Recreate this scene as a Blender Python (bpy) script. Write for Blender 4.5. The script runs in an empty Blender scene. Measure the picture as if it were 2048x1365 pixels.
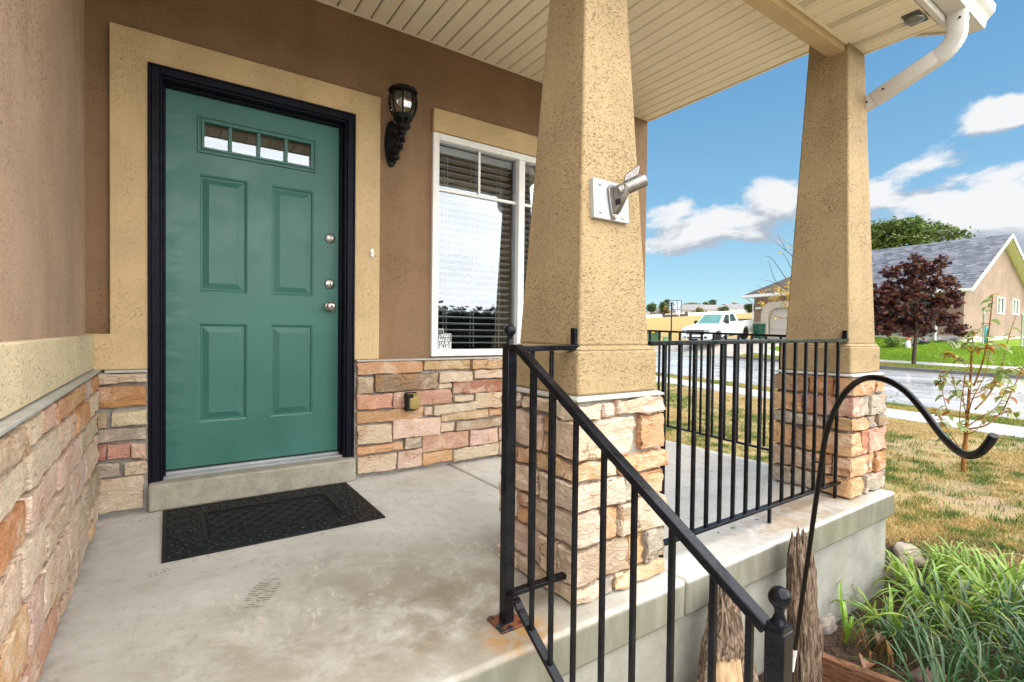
import bpy, bmesh, math, random
import numpy as np
from mathutils import Vector, Matrix, noise as mnoise
R = math.radians
S = bpy.context.scene
COL = S.collection

# ---------------------------------------------------------------- camera
F_PX, CX, CY = 1007.09, 1024.0, 682.5
YAW, PITCH, ROLL = R(34.33549), R(1.03369), R(0.68904)
CAM = Vector((0.0, -3.18, 0.93))
_f = Vector((math.sin(YAW), math.cos(YAW), 0)); _r = Vector((math.cos(YAW), -math.sin(YAW), 0)); _u = Vector((0, 0, 1))
FWD = math.cos(PITCH) * _f - math.sin(PITCH) * _u
_u2 = math.cos(PITCH) * _u + math.sin(PITCH) * _f
RIGHT = math.cos(ROLL) * _r + math.sin(ROLL) * _u2
UP = math.cos(ROLL) * _u2 - math.sin(ROLL) * _r
cam = bpy.data.cameras.new('camera'); camo = bpy.data.objects.new('camera', cam); COL.objects.link(camo)
camo.matrix_world = Matrix(((RIGHT.x, UP.x, -FWD.x, CAM.x), (RIGHT.y, UP.y, -FWD.y, CAM.y), (RIGHT.z, UP.z, -FWD.z, CAM.z), (0, 0, 0, 1)))
cam.sensor_width = 36.0; cam.sensor_fit = 'HORIZONTAL'; cam.lens = F_PX / 2048 * 36; cam.clip_start = 0.02; cam.clip_end = 3000
S.camera = camo

def ray(u, v): return (u - CX) / F_PX * RIGHT - (v - CY) / F_PX * UP + FWD
def atw(u, v, w): return CAM + w * ray(u, v)                 # point seen at (u,v) at depth w metres
def onX(u, v, X): d = ray(u, v); return CAM + d * ((X - CAM.x) / d.x)
def onY(u, v, Y): d = ray(u, v); return CAM + d * ((Y - CAM.y) / d.y)
def onZ(u, v, Z): d = ray(u, v); return CAM + d * ((Z - CAM.z) / d.z)
def dirv(u, v): return ray(u, v).normalized()

# ---------------------------------------------------------------- node helper
class NT:
    def __init__(s, tree): s.t = tree
    def n(s, typ, ins=None, **props):
        nd = s.t.nodes.new(typ)
        for k, v in props.items(): setattr(nd, k, v)
        for k, v in (ins or {}).items():
            sock = nd.inputs[k]
            if isinstance(v, bpy.types.NodeSocket): s.t.links.new(v, sock)
            else:
                if isinstance(v, (tuple, list)) and len(v) == 3 and sock.type == 'RGBA': v = (*v, 1)
                sock.default_value = v
        return nd
    def math(s, op, a, b=0.0, c=None, clamp=False):
        ins = {0: a, 1: b}
        if c is not None: ins[2] = c
        return s.n('ShaderNodeMath', ins, operation=op, use_clamp=clamp).outputs[0]
    def vmath(s, op, a, b=(0, 0, 0), out=0):
        return s.n('ShaderNodeVectorMath', {0: a, 1: b}, operation=op).outputs[out]
    def noise(s, vec, scale, detail=4, rough=.55, dist=0.0, out='Fac', lac=2.0):
        return s.n('ShaderNodeTexNoise', {'Vector': vec, 'Scale': scale, 'Detail': detail, 'Roughness': rough, 'Distortion': dist, 'Lacunarity': lac}).outputs[out]
    def mapr(s, v, a, b, c=0.0, d=1.0, smooth=True):
        return s.n('ShaderNodeMapRange', {'Value': v, 'From Min': a, 'From Max': b, 'To Min': c, 'To Max': d}, interpolation_type='SMOOTHSTEP' if smooth else 'LINEAR').outputs[0]
    def mix(s, f, a, b, mode='MIX'):
        m = s.n('ShaderNodeMix', {}, data_type='RGBA', blend_type=mode)
        for i, v in ((0, f), (6, a), (7, b)):
            if isinstance(v, bpy.types.NodeSocket): s.t.links.new(v, m.inputs[i])
            else: m.inputs[i].default_value = (*v, 1) if isinstance(v, (tuple, list)) and len(v) == 3 else v
        return m.outputs[2]
    def scale(s, vec, sc): return s.n('ShaderNodeMapping', {'Vector': vec, 'Scale': sc}).outputs[0]
    def bump(s, h, strength=.5, dist=.005, normal=None):
        ins = {'Height': h, 'Strength': strength, 'Distance': dist}
        if normal is not None: ins['Normal'] = normal
        return s.n('ShaderNodeBump', ins).outputs[0]

# ---------------------------------------------------------------- world: sky and clouds
SUN_EL, SUN_AZ = R(36), R(164)           # azimuth from +Y towards +X
SUN_DIR = Vector((math.sin(SUN_AZ) * math.cos(SUN_EL), math.cos(SUN_AZ) * math.cos(SUN_EL), math.sin(SUN_EL)))
W = bpy.data.worlds.new('World'); S.world = W; W.use_nodes = True
wt = W.node_tree; wt.nodes.clear(); w = NT(wt)
sky = w.n('ShaderNodeTexSky', sky_type='NISHITA', sun_disc=False, sun_elevation=SUN_EL, sun_rotation=SUN_AZ, altitude=1400, air_density=1.0, dust_density=.6, ozone_density=1.6)
gen = w.n('ShaderNodeTexCoord').outputs['Generated']
dirn = w.vmath('NORMALIZE', gen)
sepd = w.n('ShaderNodeSeparateXYZ', {0: dirn}).outputs
CLOUDS = [  # centre pixel of the cloud bank as seen from the porch -> direction; size in radians (across, up), weight
    ((2015, 226), (.052, .030), .64), ((1440, 452), (.17, .046), .60), ((1560, 405), (.08, .060), .58), ((1840, 392), (.21, .055), .70), ((2010, 428), (.17, .062), .68), ((1380, 478), (.16, .030), .50), ((1500, 590), (.04, .016), .42)]
def density(vec):
    q = w.scale(vec, (1, 1, 2.1))
    n1 = w.noise(q, 5.2, 8, .56, .25); 
    acc = None
    sz = w.n('ShaderNodeSeparateXYZ', {0: vec}).outputs
    az = w.math('ARCTAN2', sz[0], sz[1])
    for (px, size, wt_) in CLOUDS:
        d = dirv(*px); a0 = math.atan2(d.x, d.y)
        da = w.math('DIVIDE', w.math('SUBTRACT', az, a0), size[0]); de = w.math('DIVIDE', w.math('SUBTRACT', sz[2], d.z), size[1])
        e = w.math('EXPONENT', w.math('MULTIPLY', w.math('ADD', w.math('MULTIPLY', da, da), w.math('MULTIPLY', de, de)), -1.0))
        t = w.math('MULTIPLY', e, wt_)
        acc = t if acc is None else w.math('MAXIMUM', acc, t)
    big = w.noise(w.scale(vec, (1, 1, 1.6)), 1.6, 3, .5)
    # away from the view the sky goes on with scattered banks of the same cloud
    front = w.vmath('DOT_PRODUCT', vec, tuple(FWD), out=1)
    away = w.math('MULTIPLY', w.mapr(big, .30, .50), w.math('MULTIPLY', w.mapr(front, .42, -.05), .60))
    acc = w.math('MAXIMUM', acc, away)
    return w.math('ADD', w.math('MULTIPLY', w.math('SUBTRACT', n1, .5), 1.75), acc)
dn = density(dirn)
dn_up = density(w.vmath('NORMALIZE', w.vmath('ADD', dirn, (-.012, -.01, .035))))
cov = w.mapr(dn, .25, .44)
lit = w.mapr(w.math('SUBTRACT', dn, dn_up), -.12, .15)
SKYK = 1.0
ccol = w.mix(lit, (2.35, 2.62, 3.05), (4.7, 4.72, 4.75))
rmp = w.n('ShaderNodeValToRGB', {0: sepd[2]}); cr_ = rmp.color_ramp; cr_.elements[0].position = 0; cr_.elements[0].color = (2.30, 3.35, 4.00, 1); cr_.elements[1].position = 1; cr_.elements[1].color = (.50, 1.45, 3.0, 1)
for p_, c_ in (((.10), (1.62, 2.85, 3.80)), (.25, (1.02, 2.28, 3.60)), (.50, (.52, 1.66, 3.25))):
    e_ = cr_.elements.new(p_); e_.color = (*c_, 1)
skyc = w.mix(.75, w.mix(1.0, sky.outputs[0], (1.2, 1.4, 1.2), 'MULTIPLY'), rmp.outputs[0])
ccol = w.mix(1.0, ccol, w.mix(w.mapr(w.vmath('DOT_PRODUCT', dirn, tuple(FWD), out=1), .40, -.10), (1, 1, 1), (1.35, 1.34, 1.32)), 'MULTIPLY')   # the deck is thin on the sun's side
mixed = w.mix(w.math('MULTIPLY', cov, .96), skyc, ccol)
bg = w.n('ShaderNodeBackground', {'Color': mixed, 'Strength': .05})
w.n('ShaderNodeOutputWorld', {0: bg.outputs[0]})

# ---------------------------------------------------------------- sun through thin cloud: broad and soft
sl = bpy.data.lights.new('sun', 'SUN'); sl.energy = 2.95; sl.angle = R(120); sl.color = (1.0, .982, .95)
so = bpy.data.objects.new('sun', sl); COL.objects.link(so); so.location = SUN_DIR * 50
so.rotation_euler = (-SUN_DIR).to_track_quat('-Z', 'Y').to_euler()

S.view_settings.view_transform = 'Standard'; S.view_settings.look = 'None'; S.view_settings.exposure = 2.0; S.view_settings.gamma = 1; S.view_settings.use_curve_mapping = False
S.render.engine = 'CYCLES'; S.cycles.max_bounces = 10; S.cycles.diffuse_bounces = 5; S.cycles.transparent_max_bounces = 12
S.cycles.sample_clamp_indirect = 8
# ---------------------------------------------------------------- object helpers
ORG = {}
def tag(o, label=None, cat=None, group=None, kind=None):
    if label: o['label'] = label
    if cat: o['category'] = cat
    if group: o['group'] = group
    if kind: o['kind'] = kind
    return o
def thing(name, label, cat, loc=(0, 0, 0), group=None):
    o = bpy.data.objects.new(name, None); COL.objects.link(o); o.location = loc; o.empty_display_size = .2
    ORG[o.name] = Vector(loc); return tag(o, label, cat, group)
def link(name, me, parent=None, loc=None):
    o = bpy.data.objects.new(name, me); COL.objects.link(o)
    if parent: o.parent = parent; ORG[o.name] = ORG[parent.name]
    else: ORG[o.name] = Vector(loc or (0, 0, 0)); o.location = ORG[o.name]
    return o
def kids(o): return [c for c in bpy.data.objects if c.parent == o]
def copy_tree(o, children, parent=None):
    c = o.copy(); COL.objects.link(c)
    if parent: c.parent = parent
    for ch in children.get(o.name, []): copy_tree(ch, children, c)
    return c
def child_map(o, m=None):
    m = {} if m is None else m; m[o.name] = list(o.children)
    for c in o.children: child_map(c, m)
    return m

class MB:
    def __init__(s): s.v = []; s.f = []; s.m = []; s.c = []
    def add(s, vs, fs, mi=0, col=None):
        b = len(s.v); s.v += [tuple(p) for p in vs]; s.f += [tuple(i + b for i in f) for f in fs]; s.m += [mi] * len(fs)
        s.c += [col or (1, 1, 1)] * len(vs); return s
    def box(s, x0, x1, y0, y1, z0, z1, mi=0):
        vs = [(x, y, z) for z in (z0, z1) for y in (y0, y1) for x in (x0, x1)]
        return s.add(vs, [(0, 2, 3, 1), (4, 5, 7, 6), (0, 1, 5, 4), (2, 6, 7, 3), (0, 4, 6, 2), (1, 3, 7, 5)], mi)
    def obox(s, c, ax, ay, az, mi=0):              # oriented box: centre and three half axes
        c, ax, ay, az = map(Vector, (c, ax, ay, az))
        vs = [c + i * ax + j * ay + k * az for k in (-1, 1) for j in (-1, 1) for i in (-1, 1)]
        return s.add(vs, [(0, 2, 3, 1), (4, 5, 7, 6), (0, 1, 5, 4), (2, 6, 7, 3), (0, 4, 6, 2), (1, 3, 7, 5)], mi)
    def bar(s, a, b, w, h, up=(0, 0, 1), mi=0):
        a, b = Vector(a), Vector(b); d = (b - a); L = d.length; d.normalize(); sd = d.cross(Vector(up)).normalized(); u = sd.cross(d)
        return s.obox((a + b) / 2, d * (L / 2), sd * (w / 2), u * (h / 2), mi)
    def frustum(s, cx, cy, z0, z1, h0, h1, mi=0, k0=None, k1=None):
        k0 = h0 if k0 is None else k0; k1 = h1 if k1 is None else k1
        vs = [(cx + sx * h0, cy + sy * k0, z0) for sx, sy in ((-1, -1), (1, -1), (1, 1), (-1, 1))] + [(cx + sx * h1, cy + sy * k1, z1) for sx, sy in ((-1, -1), (1, -1), (1, 1), (-1, 1))]
        return s.add(vs, [(3, 2, 1, 0), (4, 5, 6, 7), (0, 1, 5, 4), (1, 2, 6, 5), (2, 3, 7, 6), (3, 0, 4, 7)], mi)
    def prism(s, poly, fn, a, b, mi=0):           # poly 2-D list, fn(p, t) -> 3-D
        n = len(poly); vs = [fn(p, a) for p in poly] + [fn(p, b) for p in poly]
        return s.add(vs, [tuple(range(n))[::-1], tuple(range(n, 2 * n))] + [(i, (i + 1) % n, n + (i + 1) % n, n + i) for i in range(n)], mi)
    def tube(s, pts, rad, n=8, caps=True, mi=0, col=None):
        pts = [Vector(p) for p in pts]; k = len(pts); rad = rad if isinstance(rad, (list, tuple)) else [rad] * k
        vs = []; ref = None
        for i, p in enumerate(pts):
            d = (pts[min(i + 1, k - 1)] - pts[max(i - 1, 0)]).normalized()
            if ref is None: ref = d.cross(Vector((0, 0, 1)) if abs(d.z) < .9 else Vector((1, 0, 0))).normalized()
            ref = (ref - d * ref.dot(d)).normalized(); b = d.cross(ref)
            vs += [p + rad[i] * (math.cos(t) * ref + math.sin(t) * b) for t in (2 * math.pi * j / n for j in range(n))]
        fs = [(i * n + j, i * n + (j + 1) % n, (i + 1) * n + (j + 1) % n, (i + 1) * n + j) for i in range(k - 1) for j in range(n)]
        if caps: fs += [tuple(range(n))[::-1], tuple(range((k - 1) * n, k * n))]
        return s.add(vs, fs, mi, col)
    def lathe(s, prof, c, n=16, axis=(0, 0, 1), mi=0):
        c = Vector(c); ax = Vector(axis).normalized(); ref = ax.cross(Vector((1, 0, 0)) if abs(ax.x) < .9 else Vector((0, 1, 0))).normalized(); b = ax.cross(ref)
        vs = [c + ax * h + r * (math.cos(t) * ref + math.sin(t) * b) for r, h in prof for t in (2 * math.pi * j / n for j in range(n))]
        k = len(prof); fs = [(i * n + j, i * n + (j + 1) % n, (i + 1) * n + (j + 1) % n, (i + 1) * n + j) for i in range(k - 1) for j in range(n)]
        fs += [tuple(range(n))[::-1], tuple(range((k - 1) * n, k * n))]
        return s.add(vs, fs, mi)
    def sphere(s, c, r, n=16, m=10, mi=0, sq=(1, 1, 1)):
        c = Vector(c); prof = [(r * math.sin(math.pi * i / m), -r * math.cos(math.pi * i / m)) for i in range(m + 1)]
        prof[0] = (1e-4, -r); prof[-1] = (1e-4, r)
        vs = []; 
        for rr, h in prof:
            for j in range(n):
                t = 2 * math.pi * j / n; vs.append(c + Vector((rr * math.cos(t) * sq[0], rr * math.sin(t) * sq[1], h * sq[2])))
        fs = [(i * n + j, i * n + (j + 1) % n, (i + 1) * n + (j + 1) % n, (i + 1) * n + j) for i in range(m) for j in range(n)]
        return s.add(vs, fs, mi)
    def mesh(s, name, org, colors=False):
        me = bpy.data.meshes.new(name); o = Vector(org); me.from_pydata([(p[0] - o.x, p[1] - o.y, p[2] - o.z) for p in s.v], [], s.f)
        if any(s.m): me.polygons.foreach_set('material_index', s.m)
        if colors:
            a = me.color_attributes.new('Col', 'FLOAT_COLOR', 'POINT'); a.data.foreach_set('color', [x for c in s.c for x in (*c, 1)])
        me.update(); return me
    def build(s, name, mats, parent=None, bevel=0, seg=2, smooth=False, loc=None, colors=False, angle=35):
        org = ORG[parent.name] if parent else Vector(loc or (0, 0, 0))
        me = s.mesh(name, org, colors); fix_normals(me)
        for m in (mats if isinstance(mats, (list, tuple)) else [mats]): me.materials.append(m)
        o = link(name, me, parent, loc)
        if smooth: me.polygons.foreach_set('use_smooth', [True] * len(me.polygons))
        if bevel:
            b = o.modifiers.new('bevel', 'BEVEL'); b.width = bevel; b.segments = seg; b.limit_method = 'ANGLE'; b.angle_limit = R(angle); b.harden_normals = False
            me.polygons.foreach_set('use_smooth', [True] * len(me.polygons)); 
            try: me.set_sharp_from_angle(angle=R(50))
            except Exception: pass
        elif smooth and smooth != 'all':
            me.set_sharp_from_angle(angle=R(45))
        return o
def fix_normals(me):
    bm = bmesh.new(); bm.from_mesh(me); bmesh.ops.recalc_face_normals(bm, faces=bm.faces); bm.to_mesh(me); bm.free()

# ---------------------------------------------------------------- materials
def newmat(name):
    m = bpy.data.materials.new(name); m.use_nodes = True; m.node_tree.nodes.clear(); return m, NT(m.node_tree)
def finish(nt, color, rough=.6, normal=None, metal=0.0, spec=.5, extra=None):
    ins = {'Base Color': color, 'Roughness': rough, 'Metallic': metal, 'Specular IOR Level': spec}
    if normal is not None: ins['Normal'] = normal
    ins.update(extra or {})
    b = nt.n('ShaderNodeBsdfPrincipled', ins); nt.n('ShaderNodeOutputMaterial', {0: b.outputs[0]}); return b
def simple(name, col, rough=.5, metal=0.0, var=.12, scale=8.0, bump=0.0, spec=.5, bscale=60, rv=.1):
    m, t = newmat(name); co = t.n('ShaderNodeTexCoord').outputs['Object']
    n = t.noise(co, scale, 5, .6)
    c = t.mix(t.mapr(n, .25, .75, 0, 1), tuple(x * (1 - var) for x in col), tuple(min(1, x * (1 + var)) for x in col))
    rg = t.mapr(t.noise(co, scale * 2.3, 3), .3, .7, max(.02, rough - rv), min(1, rough + rv))
    nm = t.bump(t.noise(co, bscale, 4, .6), bump, .003) if bump else None
    finish(t, c, rg, nm, metal, spec); return m

def stucco(name, col, dens=1.0, pit=.72, stretch=(92, 92, 250), dist=1.1, bump=1.0):
    m, t = newmat(name); co = t.n('ShaderNodeTexCoord').outputs['Object']
    wob = t.noise(co, 2.2, 2, .5)                                # patches that were floated more or less
    v = t.n('ShaderNodeMapping', {'Vector': co, 'Scale': stretch}).outputs[0]
    n1 = t.noise(v, 1.0, 2.2, .55, dist)
    thr = t.mapr(wob, .3, .7, .33 * dens, .41 * dens)
    pits = t.mapr(t.math('SUBTRACT', n1, thr), -.03, .03)       # 0 in the drag marks, 1 on the flats
    gate = t.mapr(t.noise(t.scale(co, (95, 95, 140)), 1.0, 3, .6), .47, .40)
    pits = t.math('MAXIMUM', pits, gate)
    fine = t.noise(co, 260, 3, .6); mid = t.noise(co, 38, 4, .6)
    h = t.math('ADD', pits, t.math('ADD', t.math('MULTIPLY', fine, .30), t.math('MULTIPLY', mid, .5)))
    nm = t.bump(h, bump, .0062)
    blot = t.mapr(t.noise(co, 3.1, 5, .62), .3, .72)
    base = t.mix(blot, tuple(x * .90 for x in col), tuple(x * 1.07 for x in col))
    stk_ = t.noise(t.scale(co, (7, 7, .55)), 1.0, 5, .62, .3)
    base = t.mix(t.math('MULTIPLY', t.mapr(stk_, .50, .72), .30), base, tuple(x * y for x, y in zip(col, (.72, .68, .60)))); base = t.mix(t.math('MULTIPLY', t.mapr(stk_, .46, .28), .22), base, tuple(min(1, x * 1.15 + .02) for x in col))
    base = t.mix(t.mapr(fine, .35, .7), t.mix(1.0, base, (.90, .90, .88), 'MULTIPLY'), base)
    base = t.mix(pits, t.mix(1.0, base, (pit, pit * .97, pit * .92), 'MULTIPLY'), base)
    finish(t, base, .88, nm, 0, .25); return m

TAN = (.390, .282, .153); BROWN = (.270, .168, .096)
M = {}
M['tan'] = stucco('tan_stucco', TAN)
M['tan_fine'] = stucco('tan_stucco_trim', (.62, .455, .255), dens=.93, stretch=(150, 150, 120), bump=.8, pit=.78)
M['brown'] = stucco('brown_stucco', BROWN, dens=.93, stretch=(130, 130, 130), bump=.85, pit=.8)
M['brown_left'] = stucco('brown_stucco_coarse', (.46, .32, .225), dens=.95, stretch=(90, 90, 160), pit=.68)
M['cream_band'] = stucco('pale_stucco_band', (.68, .56, .37), dens=.95, stretch=(90, 60, 170), pit=.76)
M['vinyl'] = simple('cream_vinyl', (.84, .74, .55), .45, var=.04, scale=3)
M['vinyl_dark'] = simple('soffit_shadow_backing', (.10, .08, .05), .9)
M['white_metal'] = simple('white_gutter_metal', (.60, .575, .535), .35, var=.06, scale=5)
M['flash'] = simple('grey_flashing', (.40, .39, .355), .45, var=.12, scale=12)
M['white'] = simple('white_vinyl_frame', (.80, .79, .76), .35, var=.03)
M['mortar'] = simple('grey_mortar', (.33, .31, .28), .92, var=.22, scale=26, bump=.9, bscale=140)
M['black_paint'] = simple('black_door_frame', (.0075, .008, .014), .42, var=.25, scale=20, bump=.12, bscale=50, spec=.1)
M['rubber'] = simple('black_rubber', (.010, .0105, .012), .5, var=.4, scale=30, bump=.25, bscale=220, spec=.24)
M['nickel'] = simple('satin_nickel', (.36, .335, .30), .28, 1.0, var=.06)
M['dark_hole'] = simple('dark_gap', (.008, .008, .008), .9)
M['alu'] = simple('cast_aluminium', (.27, .25, .235), .45, .9, var=.12, scale=40, bump=.25, bscale=180)
M['plate'] = simple('white_painted_plate', (.42, .425, .43), .45, var=.08, scale=15)
M['lantern'] = simple('black_lantern_metal', (.004, .004, .004), .5, var=.3, bump=.3, spec=.25)
M['olive'] = simple('olive_plastic', (.27, .205, .055), .5, var=.1)
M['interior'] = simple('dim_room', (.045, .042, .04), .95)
M['blind'] = simple('white_blind_slat', (.74, .74, .73), .5, var=.03)

def iron():
    m, t = newmat('wet_black_iron'); co = t.n('ShaderNodeTexCoord').outputs['Object']
    drops = t.mapr(t.noise(co, 95, 3, .55, .4), .50, .60)
    patch = t.mapr(t.noise(co, 9, 4, .6, .3), .42, .6)
    h = t.math('ADD', t.math('MULTIPLY', t.math('MULTIPLY', drops, patch), 1.0), t.math('MULTIPLY', t.noise(co, 300, 3), .25))
    c = t.mix(t.mapr(t.noise(co, 14, 4), .35, .7), (.004, .0045, .006), (.010, .011, .015))
    finish(t, c, t.mapr(patch, 0, 1, .20, .08), t.bump(h, .3, .0012), 0, .17); return m
M['iron'] = iron()
def rusty():
    m, t = newmat('rusty_iron'); co = t.n('ShaderNodeTexCoord').outputs['Object']
    f = t.mapr(t.noise(co, 28, 5, .65), .42, .58)
    finish(t, t.mix(f, (.014, .014, .016), (.17, .052, .014)), t.mapr(f, 0, 1, .35, .85), t.bump(t.noise(co, 150, 4), .5, .002)); return m
M['rust'] = rusty()
def door_green():
    m, t = newmat('green_door_paint'); co = t.n('ShaderNodeTexCoord').outputs['Object']
    g = t.noise(t.scale(co, (240, 40, 30)), 1, 3)
    dent = t.noise(t.scale(co, (5, 5, 9)), 1.0, 2, .5)
    side = t.mapr(t.n('ShaderNodeSeparateXYZ', {0: co}).outputs[0], .02, .12, 1, 0)
    h = t.math('ADD', t.math('MULTIPLY', g, .06), t.math('ADD', t.math('MULTIPLY', t.math('MULTIPLY', dent, side), 3.4), t.math('MULTIPLY', t.noise(co, 3.0, 2), .1)))
    c = t.mix(t.mapr(t.noise(co, 2.5, 4), .3, .7), (.029, .130, .102), (.038, .154, .124))
    finish(t, c, t.mapr(t.noise(co, 5, 5, .65), .3, .7, .36, .52), t.bump(h, .5, .006), 0, .5); return m
M['door'] = door_green()
def glass(name, tint=(1, 1, 1), base=.22, refl=(.88, .94, 1.0), dirt=.0):
    m, t = newmat(name)
    fr = t.n('ShaderNodeFresnel', {'IOR': 1.55}).outputs[0]
    f = t.math('ADD', t.math('MULTIPLY', fr, .9), base, clamp=True)
    tr = t.n('ShaderNodeBsdfTransparent', {'Color': (*tint, 1)}); gl = t.n('ShaderNodeBsdfGlossy', {'Color': (*refl, 1), 'Roughness': .015})
    mx = t.n('ShaderNodeMixShader', {0: f, 1: tr.outputs[0], 2: gl.outputs[0]}); 
    t.n('ShaderNodeOutputMaterial', {0: mx.outputs[0]}); return m
M['glass'] = glass('window_glass', (.88, .90, .91), .052)
M['lite'] = glass('door_lite_glass', (.52, .53, .54), .10)
M['lamp_glass'] = glass('seeded_lamp_glass', (.92, .90, .84), .10)
M['car_glass'] = glass('car_glass', (.10, .17, .16), .12)

def stone_mat():
    m, t = newmat('cast_veneer_stone'); co = t.n('ShaderNodeTexCoord').outputs['Object']; oi = t.n('ShaderNodeObjectInfo').outputs
    off = t.vmath('ADD', co, t.n('ShaderNodeCombineXYZ', {0: t.math('MULTIPLY', oi['Random'], 37.0), 1: t.math('MULTIPLY', oi['Random'], 11.0), 2: oi['Random']}).outputs[0])
    big = t.noise(off, 9, 5, .62, .6); streak = t.noise(t.scale(off, (18, 18, 70)), 1, 4, .6, .8); fine = t.noise(off, 170, 3, .6); ch = t.noise(t.scale(off, (26, 26, 48)), 1, 4, .62, 1.2)
    c = oi['Color']
    pale = t.mix(.55, c, (.74, .60, .47)); warm = t.mix(.6, c, (.56, .26, .095)); dk = t.mix(1.0, c, (.52, .46, .42), 'MULTIPLY')
    c2 = t.mix(t.mapr(big, .45, .70), c, pale); c2 = t.mix(t.math('MULTIPLY', t.mapr(t.noise(off, 6, 3, .5, .4), .50, .72), .55), c2, warm)
    c2 = t.mix(t.math('MULTIPLY', t.mapr(streak, .56, .74), .40), c2, dk)
    c2 = t.mix(t.math('MULTIPLY', t.mapr(ch, .33, .26), .45), c2, dk)
    ve = t.n('ShaderNodeTexVoronoi', {'Vector': t.vmath('ADD', t.scale(off, (8, 8, 15)), t.n('ShaderNodeTexNoise', {'Vector': off, 'Scale': 16, 'Detail': 4}).outputs['Color']), 'Scale': 1.0}, feature='DISTANCE_TO_EDGE').outputs['Distance']
    crk = t.math('MULTIPLY', t.mapr(ve, .026, .004), t.mapr(t.noise(off, 6, 3), .55, .64)); c2 = t.mix(t.math('MULTIPLY', crk, .7), c2, t.mix(1.0, c, (.28, .22, .18), 'MULTIPLY'))
    h = t.math('ADD', t.math('ADD', t.math('SUBTRACT', t.math('MULTIPLY', ch, 2.0), t.math('MULTIPLY', crk, 1.0)), t.math('MULTIPLY', streak, .55)), t.math('MULTIPLY', fine, .35))
    c2 = t.mix(t.math('MULTIPLY', t.mapr(fine, .60, .72), .35), c2, t.mix(1.0, c, (.45, .38, .32), 'MULTIPLY'))
    finish(t, c2, .86, t.bump(h, .8, .010), 0, .22); return m
M['stone'] = stone_mat()

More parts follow.
